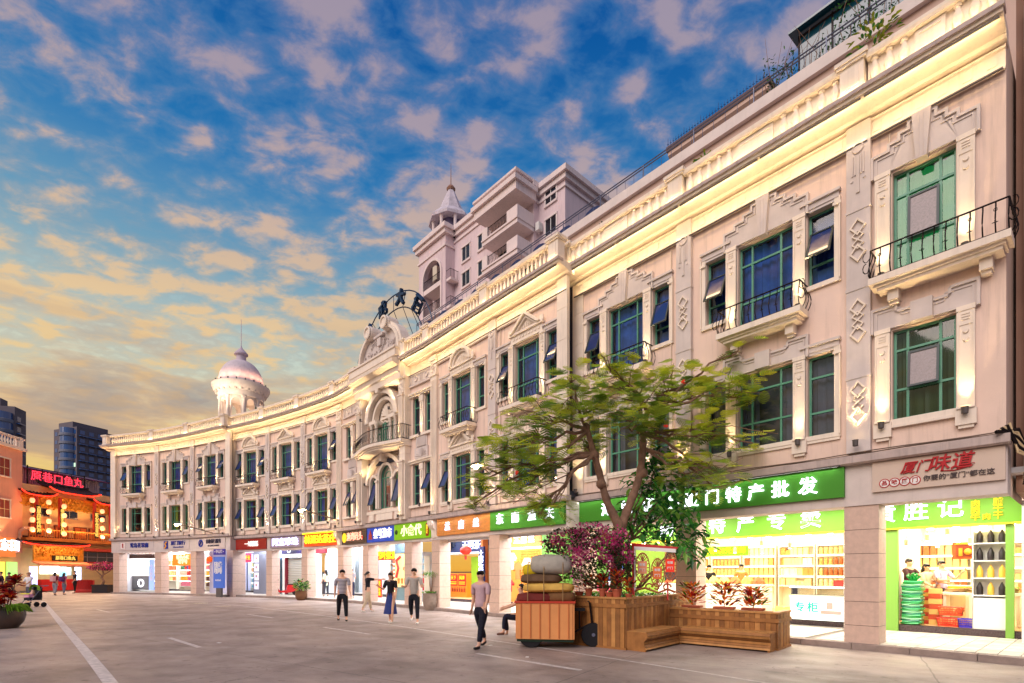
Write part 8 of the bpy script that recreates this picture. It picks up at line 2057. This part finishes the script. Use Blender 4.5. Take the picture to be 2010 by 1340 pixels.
# the four walkers
person(672, 1218, 200, 'man in a grey striped shirt and black trousers, leftmost of the four walkers', (150, 144, 152), (16, 16, 24), legs=((16, 4), (-14, 12)), arms=((14, 5, 30), (-16, 5, 25)), H=1.70, striped=stripe_m)
person(722, 1201, -60, 'woman in a black top and khaki trousers pointing to the right', (22, 22, 34), (196, 176, 150), shoes=(220, 210, 200), legs=((14, 6), (-12, 14)), arms=((6, 10, 20), (86, 10, 6)), H=1.64, fem=True, hair='tail')
person(767, 1222, 170, 'woman in a black top and long blue skirt walking towards the camera', (26, 20, 28), (44, 60, 120), shoes=(226, 216, 206), legs=((14, 4), (-12, 10)), arms=((12, 10, 25), (20, 12, 95)), H=1.60, fem=True, hair='long', skirt=.30)
person(813, 1223, 185, 'man in a loose grey T-shirt, dark trousers and white shoes looking down at his hands', (172, 166, 158), (18, 20, 32), shoes=(236, 232, 228), legs=((16, 4), (-10, 40)), arms=((24, 10, 70), (24, 10, 70)), H=1.74)
person(944, 1270, 150, 'man in a mauve shirt and black trousers striding past the teal board', (190, 160, 166), (18, 18, 34), legs=((20, 4), (-18, 14)), arms=((16, 8, 20), (-14, 8, 20)), H=1.66)
# seated figure behind the tricycle, on a stool
q = gp_(1012, 1246); person(0, 0, 90, 'person in dark trousers seated low behind the cargo tricycle', (200, 150, 110), (26, 28, 48), shoes=(96, 56, 40), legs=((88, 84), (80, 88)), arms=((40, 10, 30), (40, 10, 30)), H=1.68, sit=.52, at=(q.x+.15, q.y))
st = tag(MB().box(-.18, .18, -.16, .16, .38, .43).box(-.16, -.12, -.14, .14, 0, .38).box(.12, .16, -.14, .14, 0, .38).obj('low_stool', mat('stool_wood', (150, 100, 60), .6), None, T(q.x+.17, q.y, 0)), 'low wooden stool under the seated person by the tricycle', 'stool')
# customers and staff
person(640, 1172, 60, 'woman in a pale green coat at the entrance of the white lit shop', (214, 220, 190), (60, 60, 70), legs=((3, 0), (-3, 0)), H=1.62, fem=True, hair='long', at=PM.W(ub(PM, 640, 1.6), 1.6, 0)[:2], z=.13, coat=1, sleeve=1)
person(690, 1172, 190, 'man in a striped T-shirt standing with folded arms before the white shop', (180, 180, 190), (50, 54, 80), legs=((2, 0), (-2, 0)), arms=((20, 6, 80), (20, 6, 80)), H=1.68, at=PM.W(ub(PM, 690, 1.2), 1.2, 0)[:2], z=.13, striped=stripe_m)
person(546, 1165, 150, 'child in a brown jacket standing by the red scooter', (150, 96, 60), (120, 90, 70), legs=((3, 0), (-3, 0)), H=1.25, at=PM.W(ub(PM, 545, .9), .9, 0)[:2], z=.13, sleeve=1)
for (x, y, hd, lab, c, h, hh, ar) in ((1784, 4.9, 200, 'shopper in a dark brown T-shirt bending over the display in the right-hand shop', (70, 44, 50), 1.66, 'short', ((40, 10, 30), (40, 10, 30))), (1818, 4.75, 190, 'shopper with brown shoulder hair in the right-hand shop', (230, 200, 170), 1.52, 'long', ((40, 10, 40), (30, 10, 40))), (1848, 5.0, 190, 'shop assistant in a lilac shirt raising a phone', (206, 180, 226), 1.60, 'short', ((40, 10, 100), (30, 10, 60)))):
    person(x, 0, hd, lab, c, (40, 40, 50), legs=((3, 0), (-3, 0)), arms=ar, H=h, at=PR.W(ub(PR, x, y), y, 0)[:2], z=.30, hair=hh, fem=hh == 'long')
person(1455, 0, 180, 'shop assistant with dark hair behind the heaped counter of the wide shop', (206, 130, 70), (40, 40, 50), legs=((3, 0), (-3, 0)), H=1.6, at=PR.W(ub(PR, 1455, 5.4), 5.4, 0)[:2], z=.28)
person(1390, 0, 180, 'shop assistant in a black cap behind the left of the heaped counter', (30, 30, 36), (40, 40, 50), legs=((3, 0), (-3, 0)), H=1.58, at=PR.W(ub(PR, 1392, 5.3), 5.3, 0)[:2], z=.28, hat=(26, 24, 28))
# left side of the street
person(57, 1184, 172, 'woman in a white shirt with a crossbody strap pushing the green pushchair', (236, 232, 232), (90, 90, 104), legs=((12, 4), (-10, 8)), arms=((30, 4, 30), (30, 4, 30)), H=1.62, fem=True, hat=(206, 170, 130))
bag_lab['person in a red jacket walking away past the restaurant'] = 'pale pink backpack on the person in the red jacket'; bag_lab['person in a pink jacket beside the one in red'] = 'purple backpack on the person in the pink jacket'
person(108, 1168, 8, 'person in a red jacket walking away past the restaurant', (150, 30, 50), (150, 150, 160), legs=((10, 4), (-10, 8)), H=1.62, hair='long', fem=True, bag=(226, 170, 170), sleeve=1)
person(126, 1167, -6, 'person in a pink jacket beside the one in red', (200, 100, 140), (120, 120, 140), legs=((8, 4), (-8, 8)), H=1.58, hair='long', fem=True, bag=(92, 50, 110), sleeve=1)
person(147, 1164, 150, 'dark clad person standing by the red barrier', (26, 30, 40), (20, 22, 30), legs=((3, 0), (-3, 0)), H=1.72, sleeve=1)
person(2, 1172, 120, 'person in a dark violet jacket at the far left behind the red crotons', (50, 24, 50), (40, 36, 50), H=1.7, sleeve=1); person(18, 1168, 100, 'person in a grey jacket beside the violet one behind the crotons', (120, 110, 110), (60, 56, 60), H=1.66, sleeve=1)
# ------------------------------------------------------------------ pushchair
q = gp_(64, 1192); pc = thing('pushchair', 'pushchair with a lime green hood and a baby inside, at the left of the street', 'pushchair', T(q.x, q.y, 0) @ RZ(R(-18)))
lg = mat('lime_hood', (150, 200, 60), .6); blk = mat('black_rubber', (20, 20, 24), .7)
MB().lathe([(.30*math.sin(a), .30*math.cos(a)) for a in [.01, .3, .6, .9, 1.2, 1.5]], 16, T(0, 0, .78) @ RX(R(-10)) @ S(1, 1, 1.05), PI*.0, PI).obj('hood', lg, pc, smooth=True)
MB().box(-.22, .22, -.22, .25, .34, .46).box(-.22, .22, .18, .26, .46, .95).obj('seat', mat('charcoal_fabric', (34, 32, 40), .9), pc); MB().box(-.29, .29, -.30, -.26, .62, .66).obj('bumper_bar', mat('yellow_bar', (220, 220, 40), .5), pc)
MB().tube([(-.22, .30, .95), (-.24, .5, 1.0), (.24, .5, 1.0), (.22, .30, .95)], .015, 6).tube([(-.24, .25, .95), (-.24, -.32, .15)], .015, 6).tube([(.24, .25, .95), (.24, -.32, .15)], .015, 6).obj('frame', steel, pc)
for sx in (-1, 1):
    for sy in (-.32, .3): link('wheel', cached('pcw', lambda: MB().lathe([(.05, -.02), (.11, -.02), (.12, 0), (.11, .02), (.05, .02)], 14).mesh('wheel', blk)), pc, T(sx*.25, sy, .12) @ RY(PI/2))
bb = thing('person', 'baby with dark hair in a pink blanket sitting in the pushchair', 'person', pc.matrix_basis @ T(0, .02, .50)); link('body', skin_mesh('body', [Vector((0, 0, .02)), Vector((0, 0, .16)), Vector((0, 0, .24)), Vector((0, 0, .34)), Vector((-.12, -.12, .12)), Vector((.12, -.12, .12)), Vector((-.06, -.2, .02)), Vector((.06, -.2, .02))], [(0, 1), (1, 2), (2, 3), (1, 4), (1, 5), (0, 6), (0, 7)], [.09, .08, .05, .085, .03, .03, .05, .05], skinm), bb); MB().ball((0, .03, .37), .09, 7).obj('hair', hairm, bb); MB().box(-.16, .16, -.26, -.08, -.02, .12).obj('blanket', mat('pink_blanket', (226, 160, 200), .9), bb)
# ------------------------------------------------------------------ parked scooter
def scooter(X, label, c):
    t = thing('motor_scooter', label, 'scooter', X); p = mat('scooter_paint_%d' % c[0], c, .25, spec=.8)
    for y in (-.62, .62): w = link('wheel', cached('scw', lambda: MB().lathe([(.12, -.05), (.24, -.05), (.26, 0), (.24, .05), (.12, .05)], 18).mesh('tyre', blk)), t, T(0, y, .26) @ RY(PI/2)); link('rim', cached('scr', lambda: MB().lathe([(.001, -.03), (.13, -.03), (.13, .03), (.001, .03)], 12).mesh('rim', steel)), w)
    b = MB(); b.prism([(-.78, .42), (-.70, .66), (-.10, .70), (-.02, .36), (.30, .30), (.44, .42), (.50, .92), (.58, .92), (.56, .34), (.36, .20), (-.30, .20)], -.13, .13, axis='x'); b.obj('body', p, t)
    MB().box(-.11, .11, -.72, -.08, .68, .76).obj('seat', blk, t); MB().tube([(0, .6, .3), (0, .5, .98)], .03, 6).tube([(-.3, .44, 1.02), (0, .5, 1.0), (.3, .44, 1.02)], .018, 6).obj('handlebar', iron, t); MB().ball((0, .60, .86), .09, 6).obj('headlight', emis('scooter_light', (255, 150, 140), 2), t); MB().box(-.14, .14, -1.0, -.74, .68, .94).obj('top_box', p, t); MB().box(-.1, .1, .48, .78, .50, .54).obj('mudguard', p, t)
scooter(PM.M(ub(PM, 561, .9), .9, .13) @ RZ(R(150)), 'red motor scooter parked inside the arcade before the pale louvre', (190, 30, 36))
scooter(T(*pxp(1190, 1205, 15.3)[:2], 0) @ RZ(R(60)), 'pale blue motor scooter parked behind the timber planter', (120, 150, 190))
# ------------------------------------------------------------------ loaded cargo tricycle
q = gp_(1072, 1268); ct = thing('cargo_tricycle', 'cargo tricycle with an orange box body in front of the timber planter', 'cargo tricycle', T(q.x, q.y, 0) @ RZ(R(172)))
org = mat('orange_box_panel', (222, 150, 90), .55, var=.08, vscale=2)
MB().box(-.62, .62, -.36, .36, .24, .28).box(-.62, -.58, -.38, .38, .20, .98).box(.58, .62, -.38, .38, .20, .98).box(-.58, .58, -.40, -.36, .20, .98).box(-.58, .58, .36, .40, .20, .98).obj('cargo_box', org, ct)
MB().box(-.64, .64, -.42, .42, .96, 1.0).obj('box_rim', mat('red_rim', (190, 60, 40), .5), ct); MB().box(-.60, .60, -.34, .34, .14, .20).obj('chassis', mat('dark_green_chassis', (30, 60, 44), .5), ct)
for k in range(6): MB().box(-.012, .012, .40, .415, .22, .95).box(-.012, .012, -.415, -.40, .22, .95).obj('rib', mat('orange_rib', (190, 110, 60), .5), ct, T(-.5+k*.2, 0, 0))
for (x, y) in ((.30, -.29), (.30, .29), (-1.02, 0)):
    w = link('wheel', cached('ctw', lambda: MB().lathe([(.19, -.03), (.25, -.03), (.265, 0), (.25, .03), (.19, .03)], 22).mesh('tyre', blk)), ct, T(x, y, .265) @ RX(PI/2)); mb = MB(); mb.lathe([(.001, -.04), (.04, -.04), (.04, .04), (.001, .04)], 8)
    for j in range(12): a = j*PI/6; mb.tube([(0, 0, 0), (.2*math.cos(a), .2*math.sin(a), 0)], .005, 3)
    mb.lathe([(.185, -.02), (.20, -.02), (.20, .02), (.185, .02)], 20, None, cap=False); link('rim', mb.mesh('rim', steel), w)
MB().tube([(-.62, 0, .32), (-.85, 0, .45), (-1.02, 0, .30)], .025, 6).tube([(-1.02, 0, .27), (-.94, 0, .95)], .025, 6).tube([(-.90, -.28, 1.0), (-.94, 0, .96), (-.90, .28, 1.0)], .016, 6).tube([(-.72, 0, .4), (-.72, 0, .78)], .02, 6).obj('front_fork', iron, ct); MB().box(-.84, -.62, -.1, .1, .78, .84).obj('saddle', blk, ct)
random.seed(64)
def sack(X, sx, sy, sz, c, label, name='sack', cat='sack'):
    mb = MB(); mb.ball((0, 0, 0), 1.0, 9); vs = []
    for v in mb.v:
        v = Vector(v); n_ = Vector([math.copysign(abs(a)**.6, a) for a in v]); n_ *= 1+.06*noise.noise(v*3+Vector((sx*9, 0, sz))); vs.append((n_.x*sx, n_.y*sy, n_.z*sz))
    mb.v = vs; return tag(mb.obj(name, mat('sack_%d_%d_%d' % c, c, .85, var=.12, vscale=8, bump=.5, bscale=14), None, ct.matrix_basis @ X, smooth=True), label, cat)
sack(T(.20, 0, 1.06), .44, .34, .12, (110, 40, 34), 'flat maroon sack lying in the tricycle box, lowest of the load'); sack(T(-.30, 0, 1.08), .34, .32, .13, (120, 84, 50), 'brown sack at the front of the tricycle load'); sack(T(-.05, 0, 1.28), .56, .36, .11, (222, 180, 90), 'long yellow bolster across the middle of the tricycle load'); sack(T(.1, 0, 1.47), .46, .34, .11, (104, 78, 56), 'dark tan sack above the yellow bolster'); sack(T(.33, 0, 1.66), .18, .2, .13, (216, 190, 30), 'small bright yellow bag near the top of the load'); sack(T(-.12, 0, 1.78), .46, .36, .22, (176, 170, 158), 'large pale grey bundle on top of the tricycle load', 'cloth_bundle', 'bundle')
# small litter and drain covers
for x, y in ((1236, 1270), (430, 1262), (962, 1267), (1035, 1290)):
    p = gp_(x, y); tag(MB().box(-.05, .05, -.03, .03, 0, .004).obj('paper_scrap', whitem, None, T(p.x, p.y, .006) @ RZ(x)), 'white paper scrap on the road '+{1236: 'before the bench', 430: 'at the left of the street', 962: 'near the striding man', 1035: 'under the cargo tricycle'}[x], 'litter')

rope = mat('jute_rope', (150, 120, 80), .9)
for k, x in enumerate((-.38, .02, .36)):
    pr = [(x, -.41, .98), (x+.02, -.40, 1.16), (x-.02, -.40, 1.32), (x, -.37, 1.5), (x+.03, -.40, 1.72), (x, -.26, 1.98), (x, 0, 2.02), (x, .28, 1.96), (x, .40, 1.6), (x, .41, .98)]
    if k == 2: pr = [(a, b, min(c, 1.82)) for a, b, c in pr]
    MB().tube(pr, .010, 5).obj('rope', rope, ct)
